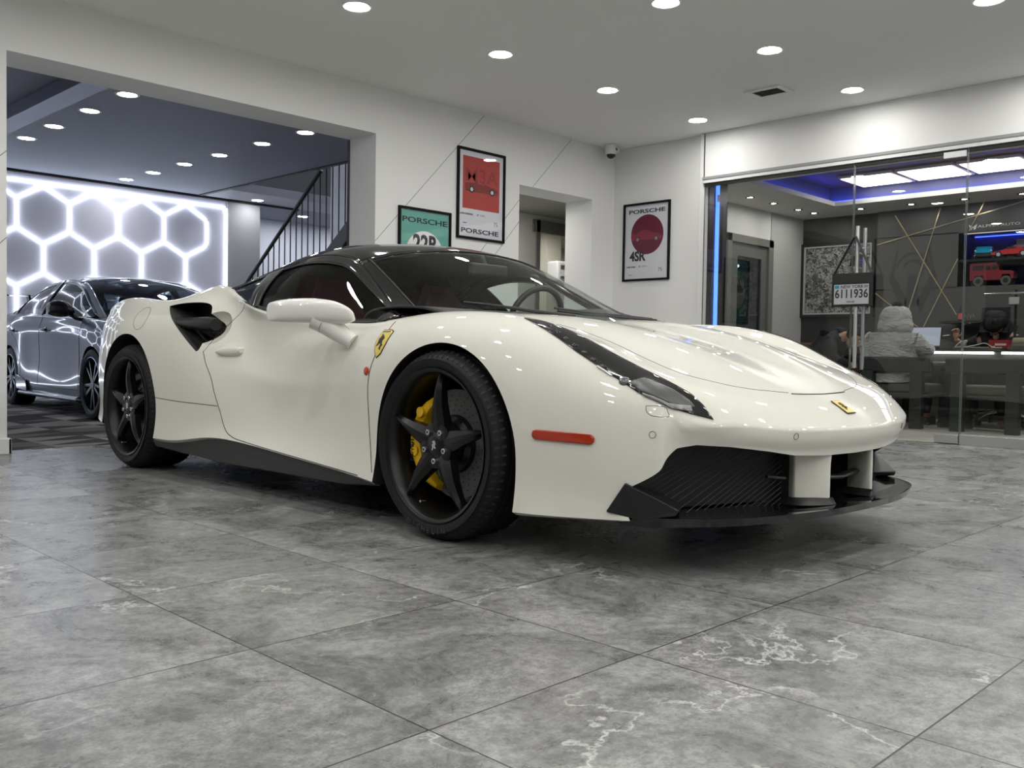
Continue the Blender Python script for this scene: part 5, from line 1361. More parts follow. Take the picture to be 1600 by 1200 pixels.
def wtext(body, y, z, size, mt, X=10.945, fs=(1, 1), off=0.0, parent=None, name='lettering'):
    M = Matrix.Translation((X, y, z)) @ Matrix.Rotation(-PI / 2, 4, 'Z') @ RX
    return text_obj(name, body, size, mt, M, parent, .001, fs, offset=off)
WH = mat('white_lettering', (.7, .7, .7), .5)
o = wtext('ALPHA AUTO', 3.33, 2.155, .052, WH, fs=(1.35, .8), name='wall_sign'); tag(o, 'white ALPHA AUTO lettering above the model car niche', 'sign')
m = MB(); 
for s_ in (1, -1): m.add([(10.945, 3.595 + s_ * .0, 2.155), (10.945, 3.595 + s_ * .045, 2.185), (10.945, 3.595 + s_ * .03, 2.13), (10.945, 3.595 + s_ * .012, 2.12)], [(0, 1, 2, 3)])
tag(m.build('sign_logo', WH), 'small white winged logo left of the ALPHA AUTO lettering', 'sign')
o = wtext('λ/γλ', 3.60, 1.17, .06, mat('dim_lettering', (.22, .22, .22), .5), name='wall_sign'); tag(o, 'small grey scribble logo on the charcoal wall under the niche', 'sign')
# picture on the dark wall
t = thing('framed_picture', 'large framed black and white leopard pattern picture on the dark office wall', 'picture', (OX1_, 0, 0))
ZA, ZB, YA, YB = 1.215, 2.075, 4.72, 5.62
LEO = mat('leopard_print', (.1, .1, .1), .3); nd, lk, bs = nodes_of(LEO); nt = LEO.node_tree
tc = N(nt, 'ShaderNodeTexCoord'); vo = N(nt, 'ShaderNodeTexVoronoi', Scale=26.0); vo.feature = 'DISTANCE_TO_EDGE'; nz = N(nt, 'ShaderNodeTexNoise', Scale=9.0, Detail=6.0, Distortion=1.5)
ad = N(nt, 'ShaderNodeMixRGB', blend_type='LINEAR_LIGHT'); ad.inputs[0].default_value = .10
lk.new(tc.outputs['Object'], ad.inputs[1]); lk.new(nz.outputs['Color'], ad.inputs[2]); lk.new(ad.outputs[0], vo.inputs['Vector']); lk.new(tc.outputs['Object'], nz.inputs['Vector'])
r1 = N(nt, 'ShaderNodeValToRGB'); r1.color_ramp.elements[0].position = .12; r1.color_ramp.elements[0].color = (.42, .42, .40, 1); r1.color_ramp.elements[1].position = .2; r1.color_ramp.elements[1].color = (.012, .012, .012, 1)
lk.new(vo.outputs['Distance'], r1.inputs[0]); r2 = N(nt, 'ShaderNodeValToRGB'); r2.color_ramp.elements[0].position = .42; r2.color_ramp.elements[0].color = (.06, .06, .06, 1); r2.color_ramp.elements[1].position = .56; r2.color_ramp.elements[1].color = (1, 1, 1, 1)
lk.new(nz.outputs['Fac'], r2.inputs[0]); mu = N(nt, 'ShaderNodeMixRGB', blend_type='MULTIPLY'); mu.inputs[0].default_value = .8; lk.new(r1.outputs[0], mu.inputs[1]); lk.new(r2.outputs[0], mu.inputs[2]); lk.new(mu.outputs[0], bs.inputs['Base Color'])
def frame4(mb, X0, X1, y0, y1, z0, z1, w_):
    mb.box((X0, y0, z0), (X1, y1, z0 + w_)); mb.box((X0, y0, z1 - w_), (X1, y1, z1)); mb.box((X0, y0, z0 + w_), (X1, y0 + w_, z1 - w_)); mb.box((X0, y1 - w_, z0 + w_), (X1, y1, z1 - w_))
m = MB(); frame4(m, -.04, 0, YA - .02, YB + .02, ZA - .03, ZB + .03, .035); m.build('frame', BLACK, t)
m = MB(); frame4(m, -.03, -.01, YA + .015, YB - .015, ZA + .005, ZB - .005, .02); m.build('inner_border', mat('silver_border', (.5, .5, .5), .4), t)
m = MB(); m.box((-.015, YA + .035, ZA + .025), (-.005, YB - .035, ZB - .025)); m.build('print', LEO, t)
m = MB(); m.prism([(5.02, 1.80), (5.0, 1.90), (4.9, 1.95), (4.78, 1.9), (4.78, 1.82), (4.9, 1.80)], -.018, -.014, 'x'); m.build('dark_cat_face', BLACK, t)
m = MB(); m.box((-.020, 4.83, 1.855), (-.017, 4.94, 1.875)); m.box((-.020, 4.80, 1.83), (-.017, 4.9, 1.838)); m.build('blue_mark', mat('blue_ink', (.03, .08, .5), .4), t)
# shelf in the niche
tag(MB().box((10.96, 1.9, 1.775), (11.38, 3.745, 1.80)).build('shelf', mat('shelf_black', (.012, .012, .014), .35)), 'black shelf board dividing the lit niche of model cars', 'shelf')
tag(MB().box((11.34, 1.95, 2.085), (11.36, 3.7, 2.093)).build('niche_led', mat('niche_led', (.1, .2, 1), .5, emit=(.03, .07, 1), estr=6)), 'blue LED line under the top of the model car niche', 'light strip')
m = MB(); m.box((10.99, 1.95, 2.085), (11.01, 3.7, 2.094)); tag(m.build('niche_fill_lamp', mat('niche_fill_lamp', (1, 1, 1), .5, emit=(1, .97, .92), estr=.4)), 'slim added fill lamp along the front edge of the niche', 'light strip')  # added fill lamp for the model cars, no real fitting there
# model cars
def model_car(name, label, paint, y, z, L_, H, hood, facing, X=11.1, wheels_=(.22, .76), wr=.16, glass=True, bumper=None, win=None):
    """profile (u along length 0..1, h) extruded in depth with tapered roof; u=0 is the nose at +y if facing>0"""
    t = thing(name, label, 'model car', (X, y, z))
    def yy(u): return (.5 - u) * L_ * facing
    m = MB(); W2 = L_ * .21
    prof = hood
    rows = []
    for w_ in (-1, -.82, .82, 1):
        k = .90 if abs(w_) == 1 else 1
        rows.append([(w_ * W2, yy(u), wr * L_ * .35 + (h - wr * L_ * .0) * H * (k if h > .5 else 1)) for u, h in prof])
    n_ = len(prof)
    vs = [p for r in rows for p in r]; fs = []
    for r in range(3):
        for k in range(n_): l = (k + 1) % n_; fs.append((r * n_ + k, r * n_ + l, (r + 1) * n_ + l, (r + 1) * n_ + k))
    fs.append(tuple(range(n_))); fs.append(tuple(range(3 * n_, 4 * n_))[::-1]); m.add(vs, fs)
    m.build('body', paint, t, fixn=True, smooth=True, angle=30)
    if win:
        m = MB()
        for q in win: m.prism([(yy(u), wr * L_ * .35 + h * H) for u, h in q], -W2 * 1.0 - .002, W2 * 1.0 + .002, 'x')
        m.build('windows', BLACK, t, fixn=True)
    for u in wheels_:
        for sx in (-1, 1):
            m = MB(); r = wr * L_ * .5; m.cyl((sx * W2 * .75, yy(u), r), (sx * (W2 + .004), yy(u), r), r, n=20); o = m.build('wheel', RUBBER, t)
            m = MB(); m.cyl((sx * (W2 + .004), yy(u), r), (sx * (W2 + .007), yy(u), r), r * .58, n=16); m.build('rim', SILV, o)
    return t
RED1 = mat('model_red', (.50, .012, .018), .25, coat=.6); RED2 = mat('model_dark_red', (.20, .010, .018), .3, coat=.5); CYA = mat('model_cyan', (.01, .30, .50), .25, coat=.6); PAL = mat('model_silver', (.42, .45, .50), .3, coat=.5)
model_car('model_car', 'red low model sports car on the upper shelf of the niche', RED1, 3.20, 1.80, .42, .085, [(0, .1), (0, .35), (.12, .55), (.30, .72), (.42, 1.05), (.62, 1.08), (.80, .8), (.98, .78), (1, .3), (.97, .1)], 1, X=11.04, wheels_=(.2, .78), wr=.17, win=[[(.34, .75), (.43, 1.0), (.58, 1.0), (.66, .78)]])
# cars facing the glass (nose toward -X): build along x by rotating the thing
t = model_car('model_car', 'bright blue model sports car facing forward on the upper shelf', CYA, 3.52, 1.80, .32, .10, [(0, .1), (0, .40), (.12, .62), (.30, .80), (.45, 1.1), (.62, 1.12), (.85, .9), (1, .8), (1, .2)], 1, X=11.10, win=[[(.33, .82), (.46, 1.05), (.6, 1.05), (.68, .85)]]); t.rotation_euler.z = PI / 2 + .25; t.scale = (1.25, 1, 1.15)
m = MB(); m.box((-.06, .17, .035), (.06, .185, .055)); m.box((-.05, .165, .02), (.05, .18, .03)); m.build('front_intake', BLACK, t)
for s_ in (-1, 1): m = MB(); m.sphere((s_ * .062, .163, .075), .008, 8, 6); m.build('headlamp', WH, t)
t = model_car('model_car', 'pale silver model car facing forward behind the red one', PAL, 3.16, 1.80, .30, .17, [(0, .1), (0, .55), (.08, .66), (.36, .72), (.46, 1.05), (.75, 1.1), (.95, .8), (1, .2)], 1, X=11.27, win=[[(.37, .75), (.47, 1.0), (.7, 1.0), (.75, .78)]]); t.rotation_euler.z = PI / 2; t.scale = (1.35, 1, 1.15)
m = MB(); m.box((-.05, .198, .035), (.05, .21, .10)); m.build('radiator', mat('grille_dark', (.03, .03, .03), .3), t)
for s_ in (-1, 1): m = MB(); m.cyl((s_ * .065, .19, .08), (s_ * .065, .205, .08), .016, n=14); m.build('headlamp', WH, t)
# boxy red off-roader
t = thing('model_car', 'dark red model off-roader with big tyres on the lower shelf', 'model car', (11.05, 3.39, 1.50))
m = MB(); S_ = .40; H_ = 1
P = [(.235, .06), (.235, .235), (.215, .25), (-.04, .25), (-.075, .165), (-.20, .155), (-.215, .14), (-.215, .07), (-.19, .07), (-.175, .12), (-.10, .12), (-.085, .06), (.085, .06), (.10, .11), (.18, .11), (.195, .06)]
m.prism(P, -.075, .075, 'x'); m.build('body', RED2, t, fixn=True, bevel=.004)
m = MB()
for a, b in ((.09, .205), (.02, .075), (-.05, .005)): m.box((-.077, a, .175), (.077, b, .225))
m.build('windows', BLACK, t)
m = MB(); m.box((-.07, -.04, .25), (.07, .21, .262)); m.build('roof_rack', BLACK, t)
m = MB(); m.box((-.07, -.245, .075), (.07, -.213, .10)); m.build('bumper', BLACK, t)
for y_ in (.14, -.14):
    for sx in (-1, 1):
        m = MB(); m.cyl((sx * .05, y_, .052), (sx * .088, y_, .052), .052, n=24); o = m.build('wheel', mat('model_tyre', (.10, .10, .10), .7), t)
        m = MB(); m.cyl((sx * .088, y_, .052), (sx * .091, y_, .052), .027, n=16); m.build('rim', BLACK, o)
# bottle
t = thing('bottle', 'small clear bottle with a red label standing against the charcoal wall', 'bottle', (10.6, 3.58, 1.10))
m = MB(); m.lathe([(0, .001), (0, .022), (.10, .022), (.13, .009), (.16, .009), (.16, .001)], 18, 'z'); m.build('glass', thin_glass('bottle_glass', (.7, .75, .75)), t, smooth=True)
m = MB(); m.lathe([(.02, .0225), (.085, .0225)], 18, 'z'); m.build('label', mat('bottle_label', (.7, .12, .12), .5), t, smooth=True)
tag(MB().box((10.45, 3.3, 1.075), (10.94, 3.75, 1.10)).build('wall_ledge', DKW), 'thin dark ledge under the bottle on the charcoal wall', 'shelf')

# ------------------------------------------------------------------ desk
DESKB = mat('desk_gloss_black', (.012, .012, .013), .12, coat=.4)
t = thing('reception_desk', 'long glossy black desk with a white LED line under its top edge', 'desk', (0, 0, 0))
m = MB(); m.box((9.82, .4, .765), (10.42, 4.05, .80)); m.build('top', DESKB, t, bevel=.004)
m = MB(); m.box((9.88, .45, .30), (9.92, 4.0, .765)); m.box((9.88, 3.90, .0), (10.38, 3.96, .765)); m.box((9.88, .5, 0), (10.38, .56, .765)); m.build('front', mat('desk_panel', (.05, .05, .05), .25), t, bevel=.004)
LEDW = mat('white_led_line', (1, 1, 1), .5, emit=(1, .98, .95), estr=7)
m = MB(); m.box((9.835, 3.01, .742), (9.87, 3.98, .762)); m.build('led_line', LEDW, t)
m = MB(); m.box((9.835, .5, .742), (9.87, 2.93, .762)); m.build('led_line', LEDW, t)
DZ_ = .80
def laptop(name, label, x, y, rz, w_=.34, h_=.22, tilt=.25, screen=None):
    t = thing(name, label, 'laptop', (x, y, DZ_ + .001), rz)
    m = MB(); m.box((-w_ / 2, -.24, 0), (w_ / 2, 0, .015)); m.build('base', ALU, t, bevel=.003)
    R_ = Matrix.Translation((0, .005, .012)) @ Matrix.Rotation(-tilt, 4, 'X')
    m = MB(); m.box((-w_ / 2, 0, 0), (w_ / 2, .008, h_), R_); o = m.build('lid', BLACK, t, bevel=.003)
    m = MB(); m.box((-w_ / 2 + .01, -.001, .012), (w_ / 2 - .01, 0, h_ - .01), R_); m.build('screen', screen, o)
    return t
SCR = mat('screen_doc', (.3, .33, .4), .3, emit=(.55, .62, .80), estr=.3)
nd, lk, bs = nodes_of(SCR); wv = N(SCR.node_tree, 'ShaderNodeTexWave', Scale=26.0); wv.bands_direction = 'Z'; tc = N(SCR.node_tree, 'ShaderNodeTexCoord'); rp = N(SCR.node_tree, 'ShaderNodeValToRGB'); rp.color_ramp.elements[0].color = (.38, .42, .52, 1); rp.color_ramp.elements[1].color = (.62, .68, .84, 1); rp.color_ramp.elements[0].position = .1; rp.color_ramp.elements[1].position = .4
lk.new(tc.outputs['Object'], wv.inputs['Vector']); lk.new(wv.outputs['Fac'], rp.inputs[0]); lk.new(rp.outputs[0], bs.inputs['Emission Color'])
laptop('laptop', 'open laptop with a lit page facing the person in the grey jacket', 10.05, 3.76, -PI / 2 + .12, screen=SCR)
# clutter on the desk
def cable(name, label, pts, r, mt): 
    m = MB(); m.tube(catmull(pts, 6), r, 6); return tag(m.build(name, mt, smooth=True), label, 'cable')
CW = mat('white_cable', (.6, .6, .6), .5)
cable('white_cable', 'tangled white cable lying on the black desk by the glass joint', [(9.95, 3.35, DZ_ + .006), (9.92, 3.2, DZ_ + .03), (9.95, 3.12, DZ_ + .05), (9.98, 3.05, DZ_ + .01), (9.9, 2.95, DZ_ + .006), (9.96, 3.0, DZ_ + .006)], .004, CW)
cable('white_cable', 'looped white cable rising behind the laptop on the desk', [(9.98, 3.42, DZ_ + .006), (9.97, 3.36, DZ_ + .06), (9.98, 3.30, DZ_ + .075), (9.98, 3.34, DZ_ + .03), (9.97, 3.40, DZ_ + .006)], .006, CW)
t = thing('desk_phone', 'black desk phone with a white handset at the left end of the desk', 'phone', (10.30, 3.95, DZ_), 1.2)
m = MB(); m.prism([(-.08, 0), (.08, 0), (.08, .05), (-.08, .02)], -.07, .07, 'x'); m.build('base', BLACK, t)
m = MB(); m.tube([(-.05, -.07, .05), (-.05, 0, .065), (-.05, .07, .055)], [.014, .009, .014], 8); m.build('handset', CW, t, smooth=True)
t = thing('card_box', 'red patterned card box on the desk behind the hand', 'box', (10.15, 3.04, DZ_), .2)
m = MB(); m.box((-.06, -.10, 0), (.06, .10, .085)); m.build('box', mat('box_red', (.35, .01, .02), .4), t, bevel=.004)
m = MB(); m.box((-.062, -.06, .03), (-.0605, .04, .05)); m.build('pale_print', WH, t)
tag(MB().tube([(10.1, 2.9, DZ_ + .055), (10.1, 2.62, DZ_ + .055)], [.055, .055], 18).build('speckled_roll', mat('roll_beige', (.22, .20, .15), .8), smooth=True, angle=50), 'speckled beige roll lying on the desk', 'roll')
t = thing('tablet_stand', 'black tablet stand leaning on the desk at the right', 'stand', (10.0, 2.48, DZ_), .3)
m = MB(); m.prism([(-.06, 0), (.10, 0), (.03, .17), (0, .17)], -.05, .05, 'x'); m.build('body', BLACK, t, fixn=True)
m = MB(); m.cyl((-.055, .09, .02), (-.055, .03, .165), .003, n=6); m.build('chrome_edge', SILV, t)
t = thing('stacked_papers', 'small stack of white and black folders at the right end of the desk', 'papers', (9.97, 2.32, DZ_))
m = MB(); m.box((-.1, -.16, 0), (.1, .16, .02)); m.build('folder', BLACK, t)
m = MB(); m.box((-.1, -.15, .02), (.1, .16, .035)); m.build('paper', WH, t)
m = MB(); m.box((-.09, -.13, .035), (.1, .15, .05)); m.build('red_folder', RED2, t)
t = thing('keyboard', 'thin grey keyboard on the desk right of the laptop', 'keyboard', (9.90, 3.22, DZ_), 0)
m = MB(); m.box((-.05, -.14, 0), (.05, .16, .012)); m.build('body', mat('keys_grey', (.25, .25, .26), .5), t, bevel=.003)
t = thing('monitor_arm', 'chrome monitor arm with a horizontal bar above the desk', 'monitor arm', (10.3, 2.95, DZ_), 0)
m = MB(); m.cyl((0, 0, 0), (0, 0, .60), .014, n=10); m.build('post', BLACK, t)
m = MB(); m.cyl((-.06, .28, .56), (-.06, -.5, .56), .010, n=10); m.build('bar', SILV, t)
m = MB(); m.box((-.10, -.06, .44), (-.05, .04, .52)); m.build('clamp', ALU, t, bevel=.01)

# ------------------------------------------------------------------ chairs before the desk
CHG = mat('chair_dark_green', (.014, .017, .013), .5); CHP = mat('chair_pad_green', (.04, .048, .032), .6)
def armchair(label, y0, group='dark green chairs facing the desk'):
    t = thing('armchair', label, 'chair', (9.25, y0, 0), 0, group)
    w_ = .36
    m = MB(); m.box((-.07, -w_, .545), (.0, w_, .70)); m.build('backrest', CHG, t, bevel=.02, seg=3)
    for a, lb in ((w_ - .03, 'leg'), (-w_ + .03, 'leg')):
        m = MB(); m.box((.42, a - .055, 0), (.50, a + .055, .60)); m.build('leg', CHG, t, bevel=.008)
    for a in (.24, -.24):
        m = MB(); m.box((-.09, a - .058, 0), (0, a + .058, .56)); m.build('leg', CHG, t, bevel=.008)
    m = MB(); m.box((.0, -w_ + .02, .30), (.50, w_ - .02, .345)); m.build('seat_frame', CHG, t, bevel=.01)
    m = MB(); m.box((.02, -w_ + .04, .345), (.50, w_ - .04, .44)); m.build('seat_cushion', CHP, t, bevel=.03, seg=3)
    for a in (w_ - .03, -w_ + .03):
        m = MB(); m.box((-.03, a - .045, .60), (.50, a + .045, .66)); m.build('armrest', CHG, t, bevel=.015)
    return t
armchair('dark green armchair holding the person in the grey jacket', 3.73)
armchair('empty dark green armchair, right of the seated person, behind the glass joint', 2.87)
def office_chair(label, x, y, rz):
    t = thing('office_chair', label, 'chair', (x, y, .003), rz, 'office swivel chairs')
    m = MB()
    m.cyl((0, 0, .10), (0, 0, .42), .025, n=12); m.build('gas_column', BLACK, t)
    for k in range(5):
        a = 2 * PI * k / 5 + .3; c_, s_ = math.cos(a), math.sin(a)
        m = MB(); m.tube([(.03 * c_, .03 * s_, .13), (.17 * c_, .17 * s_, .12), (.31 * c_, .31 * s_, .075)], [.026, .02, .014], 8, flat=.7); o = m.build('star_leg', POLISH, t, smooth=True)
        m = MB(); m.cyl((.31 * c_ - .02 * s_, .31 * s_ + .02 * c_, .03), (.31 * c_ + .02 * s_, .31 * s_ - .02 * c_, .03), .03, n=14); m.build('castor', BLACK, o)
    m = MB(); m.box((-.24, -.24, .42), (.24, .24, .50)); m.build('seat', BLACK, t, bevel=.03, seg=3)
    m = MB(); m.box((.22, -.22, .52), (.27, .22, 1.0)); m.build('backrest', BLACK, t, bevel=.02, seg=3)
    return t
office_chair('black swivel chair with chrome star base behind the desk, seen left of the glass joint', 10.95 - .36, 3.72, 0) if False else None
office_chair('black swivel chair with a chrome star base between the two green armchairs', 9.62, 3.02, .5) if False else None
t = thing('chair_base', 'chrome five star swivel chair behind the desk, its castors seen under the desk', 'chair', (10.50, 3.16, .003), .35)
m = MB(); m.cyl((0, 0, .10), (0, 0, .40), .025, n=12); m.build('gas_column', BLACK, t)
for k in range(5):
    a = 2 * PI * k / 5 + .1; c_, s_ = math.cos(a), math.sin(a)
    m = MB(); m.tube([(.03 * c_, .03 * s_, .14), (.20 * c_, .20 * s_, .125), (.36 * c_, .36 * s_, .08)], [.028, .022, .016], 8, flat=.7); o = m.build('star_leg', POLISH, t, smooth=True)
    m = MB(); m.cyl((.36 * c_ - .02 * s_, .36 * s_ + .02 * c_, .032), (.36 * c_ + .02 * s_, .36 * s_ - .02 * c_, .032), .032, n=14); m.build('castor', BLACK, o)
m = MB(); m.box((-.22, -.22, .38), (.20, .22, .44)); m.build('seat', BLACK, t, bevel=.03, seg=3)
# sofa / brown arm at the left
t = thing('leather_sofa', 'brown leather sofa end behind the far white fender', 'sofa', (10.15, 5.12, 0), 0)
BRN = mat('brown_leather', (.10, .035, .02), .45)
m = MB(); m.box((-.4, -.45, .003), (.5, .5, .45)); m.build('base', BRN, t, bevel=.05, seg=3)
m = MB(); m.box((.25, -.45, .40), (.5, .5, .86)); m.build('backrest', BRN, t, bevel=.05, seg=3)
m = MB(); m.box((-.4, .34, .40), (.4, .5, .70)); m.build('arm', BRN, t, bevel=.05, seg=3)

# ------------------------------------------------------------------ glass front
GLASSW = thin_glass('office_glass', (.86, .89, .88), ior=1.5, refl=1.15)
GEDGE = mat('glass_edge', (.12, .14, .135), .15)
def pane(name, label, y0, y1, z0, z1, kind='pane'):
    t = thing(name, label, 'glass panel', (GX - .012, 0, 0))
    m = MB(); m.add([(0, y0, z0), (0, y1, z0), (0, y1, z1), (0, y0, z1)], [(0, 1, 2, 3)]); m.build('glass', GLASSW, t)
    for y_ in (y0, y1): m = MB(); m.box((-.004, y_ - .0024, z0), (.006, y_ + .0024, z1)); m.build('edge', GEDGE, t)
    return t
pane('glass_panel', 'fixed glass panel of the office between the white column and the door handles', 3.535, 5.03, .01, 2.345)
t = pane('glass_door', 'frameless glass office door with two long steel handles and a licence plate', 2.615, 3.525, .01, 2.325)
t['category'] = 'glass door'
m = MB(); m.box((-.022, 2.615, .012), (.022, 2.80, .075)); m.build('bottom_patch_fitting', ALU, t, bevel=.002)
m = MB(); m.box((-.022, 2.615, 2.285), (.022, 2.79, 2.335)); m.build('top_patch_fitting', ALU, t, bevel=.002)
m = MB(); m.cyl((-.075, 3.455, .595), (-.075, 3.455, 1.80), .016, n=16); [m.cyl((-.075, 3.455, z_), (0, 3.455, z_), .008, n=8) for z_ in (.78, 1.62)]; m.build('outer_handle', CHROME, t, smooth=True, angle=40)
m = MB(); m.cyl((.075, 3.455, .58), (.075, 3.455, 1.80), .016, n=16); [m.cyl((.075, 3.455, z_), (0, 3.455, z_), .008, n=8) for z_ in (.78, 1.62)]; m.build('inner_handle', CHROME, t, smooth=True, angle=40)
pane('glass_panel', 'fixed glass panel of the office at the right edge of the photo', .4, 2.605, .085, 2.35)
t = tag(MB().box((GX - .03, .4, 0), (GX + .012, 2.60, .082)).build('bottom_rail', ALU, bevel=.002), 'brushed metal floor rail under the right glass panel', 'rail')
m = MB(); m.box((GX - .06, -4.2, 0), (GX - .0, .4, 2.41)); struct(m.build('wall_right_end', WALL))
m = MB(); m.box((7.798, 2.62, .0035), (7.83, 5.03, .006)); struct(m.build('trim_4', mat('threshold_pale', (.62, .58, .48), .5)))
# licence plate pouch hanging on the outer handle
t = thing('plate_pouch', 'black hanging pouch holding a New York dealer licence plate on the door handles', 'licence plate', (GX - .115, 3.455, 0), 0)
PY = 0.0
m = MB(); m.box((-.006, -.155, 1.115), (.006, .205, 1.40)); m.build('pouch', mat('pouch_black', (.014, .014, .014), .6), t, bevel=.006)
m = MB(); m.box((-.013, -.125, 1.135), (-.007, .180, 1.305)); m.build('plate', mat('plate_pale', (.42, .44, .45), .35), t, bevel=.004)
def ptx(body, y, z, size, mt, fs=(1, 1), off=0.0, X=-.014):
    M = Matrix.Translation((X, y, z)) @ Matrix.Rotation(-PI / 2, 4, 'Z') @ RX
    return text_obj('plate_lettering', body, size, mt, M, t, .0004, fs, offset=off)
ptx('6111936', .025, 1.222, .102, INK, (.82, 1), .002); ptx('NEW YORK', .02, 1.284, .038, INK, (1, 1), .0006); ptx('DEALER', .03, 1.157, .020, INK)
m = MB(); m.box((-.0145, .135, 1.272), (-.013, .172, 1.298)); m.build('teal_sticker', mat('teal_sticker', (.02, .25, .30), .4), t)
m = MB(); m.box((-.0145, -.118, 1.274), (-.013, -.085, 1.296)); m.build('grey_sticker', mat('sticker_grey', (.2, .2, .2), .4), t)
m = MB(); m.box((-.009, -.15, 1.315), (.0, .20, 1.40)); m.build('flap', mat('flap_black', (.02, .02, .02), .35), t)
m = MB(); m.tube([(0, .185, 1.40), (.0, .02, 1.70), (.03, .01, 1.712), (.0, .0, 1.70), (0, -.14, 1.40)], .018, 6, flat=.4); m.build('strap', BLACK, t)
# ================================================================== grey saloon in the second room
SAL = thing('saloon_car', 'dark grey blue metallic saloon with black mirrors parked in front of the hexagon light', 'car', (4.27, 8.62, .004), -.06)
GP = mat('saloon_grey_paint', (.045, .070, .115), .45, metal=.1, coat=1.0, coat_rough=.0)
SG = thin_glass('saloon_glass', (.34, .38, .40), ior=1.5, refl=1.0)
def lp(x, y, z): return (-x, y, z)
SS = [ # y, half sections: (lateral, z)
 (-.93, [(0,.66),(.30,.66),(.50,.65),(.58,.62),(.60,.55),(.60,.42),(.58,.28),(.55,.20)]),
 (-.80, [(0,.76),(.38,.755),(.62,.74),(.74,.70),(.78,.60),(.79,.45),(.78,.28),(.75,.19)]),
 (-.55, [(0,.84),(.40,.835),(.68,.815),(.81,.77),(.865,.66),(.875,.48),(.87,.28),(.85,.18)]),
 (-.25, [(0,.895),(.42,.89),(.72,.875),(.85,.82),(.895,.70),(.90,.50),(.90,.28),(.88,.17)]),
 (.05,  [(0,.93),(.44,.93),(.75,.918),(.85,.87),(.895,.74),(.90,.52),(.90,.28),(.88,.17)]),
 (.35,  [(0,.95),(.46,.95),(.77,.945),(.84,.90),(.880,.78),(.885,.55),(.89,.30),(.88,.17)]),
 (.75,  [(0,.96),(.5,.96),(.79,.962),(.845,.91),(.872,.79),(.870,.55),(.89,.30),(.88,.17)]),
 (1.3,  [(0,.975),(.5,.975),(.80,.982),(.85,.93),(.878,.80),(.866,.55),(.89,.30),(.88,.17)]),
 (1.9,  [(0,.99),(.5,.99),(.805,1.0),(.855,.95),(.885,.82),(.872,.55),(.89,.30),(.88,.18)]),
 (2.35, [(0,1.0),(.5,1.0),(.80,1.012),(.86,.965),(.900,.83),(.895,.56),(.90,.32),(.88,.20)]),
 (2.75, [(0,1.01),(.5,1.01),(.785,1.02),(.86,.975),(.905,.84),(.905,.58),(.905,.34),(.88,.22)]),
 (3.15, [(0,1.05),(.5,1.05),(.745,1.04),(.835,.98),(.885,.84),(.89,.6),(.88,.38),(.86,.26)]),
 (3.5,  [(0,1.08),(.45,1.08),(.69,1.06),(.785,.99),(.84,.84),(.85,.62),(.84,.42),(.80,.32)]),
 (3.74, [(0,1.06),(.40,1.055),(.60,1.03),(.68,.96),(.72,.84),(.73,.64),(.72,.48),(.70,.40)])]
G = [[lp(-x, s[0], z) for x, z in s[1][::-1]] + [lp(x, s[0], z) for x, z in s[1][1:]] for s in SS]
m = MB(); P = surf(G, 110, 90); m.grid(P); m.add(P[0], [tuple(range(91))]); m.add(P[-1], [tuple(range(91))])
R_ = len(P); m.grid([[r[0] for r in P], [r[-1] for r in P]])
sb = m.build('body_shell', [GP, DARKPL], SAL, weld=.0005, fixn=True)
sb.parent = None
cs = []
for sd in (1, -1):
    for cy in (0, 2.735):
        m = MB(); r = .355; q = [(cy + r * math.cos(PI * k / 36), .32 + r * math.sin(PI * k / 36)) for k in range(37)]
        q = [(cy + r, -.1)] + q + [(cy - r, -.1)]; m.prism(q, *sorted((-sd * .6, -sd * 1.2)), axis='x'); cs.append(m.build('cutter', DARKPL, fixn=True))
m = MB(); q = [(0,.02),(.5,.09),(.72,.25),(.755,.6),(.765,1.3),(.77,1.9),(.76,2.4),(.72,2.85),(.66,3.2),(.4,3.3),(0,3.3)]
m.prism([(-x, y) for x, y in q] + [(x, y) for x, y in q[::-1][1:-1]], .45, 1.6, 'z'); cs.append(m.build('cutter', INTER, fixn=True))
BT2 = bvh_of(sb)
sb.data.materials.clear(); sb.data.materials.append(GP)
for c in cs:
    md = sb.modifiers.new('b', 'BOOLEAN'); md.operation = 'DIFFERENCE'; md.solver = 'EXACT'; md.object = c; md.material_mode = 'TRANSFER'
dg = bpy.context.evaluated_depsgraph_get(); dg.update(); fin = bpy.data.meshes.new_from_object(sb.evaluated_get(dg)); sb.modifiers.clear(); sb.data = fin
for c in cs: bpy.data.objects.remove(c)
fin.shade_smooth(); fin.set_sharp_from_angle(angle=math.radians(35)); sb.parent = SAL
GH2 = [
 [(0,-.02,.93),(.28,.0,.932),(.55,.10,.935),(.745,.27,.94)],
 [(0,.34,1.10),(.27,.37,1.10),(.51,.47,1.09),(.70,.60,1.085)],
 [(0,.72,1.27),(.26,.75,1.268),(.48,.83,1.255),(.648,.93,1.235)],
 [(0,1.08,1.385),(.25,1.11,1.38),(.45,1.17,1.365),(.598,1.27,1.330)],
 [(0,1.45,1.425),(.26,1.46,1.42),(.46,1.48,1.402),(.580,1.55,1.372)],
 [(0,1.95,1.43),(.27,1.95,1.424),(.46,1.95,1.405),(.575,1.97,1.378)],
 [(0,2.45,1.39),(.27,2.45,1.384),(.46,2.45,1.365),(.580,2.45,1.335)],
 [(0,2.85,1.31),(.26,2.85,1.304),(.46,2.85,1.285),(.590,2.82,1.262)],
 [(0,3.25,1.19),(.26,3.25,1.186),(.46,3.22,1.175),(.615,3.18,1.150)],
 [(0,3.52,1.09),(.26,3.52,1.086),(.46,3.48,1.080),(.650,3.45,1.062)]]
GM2 = [[lp(*p) for p in r] for r in mirror_grid(GH2)]
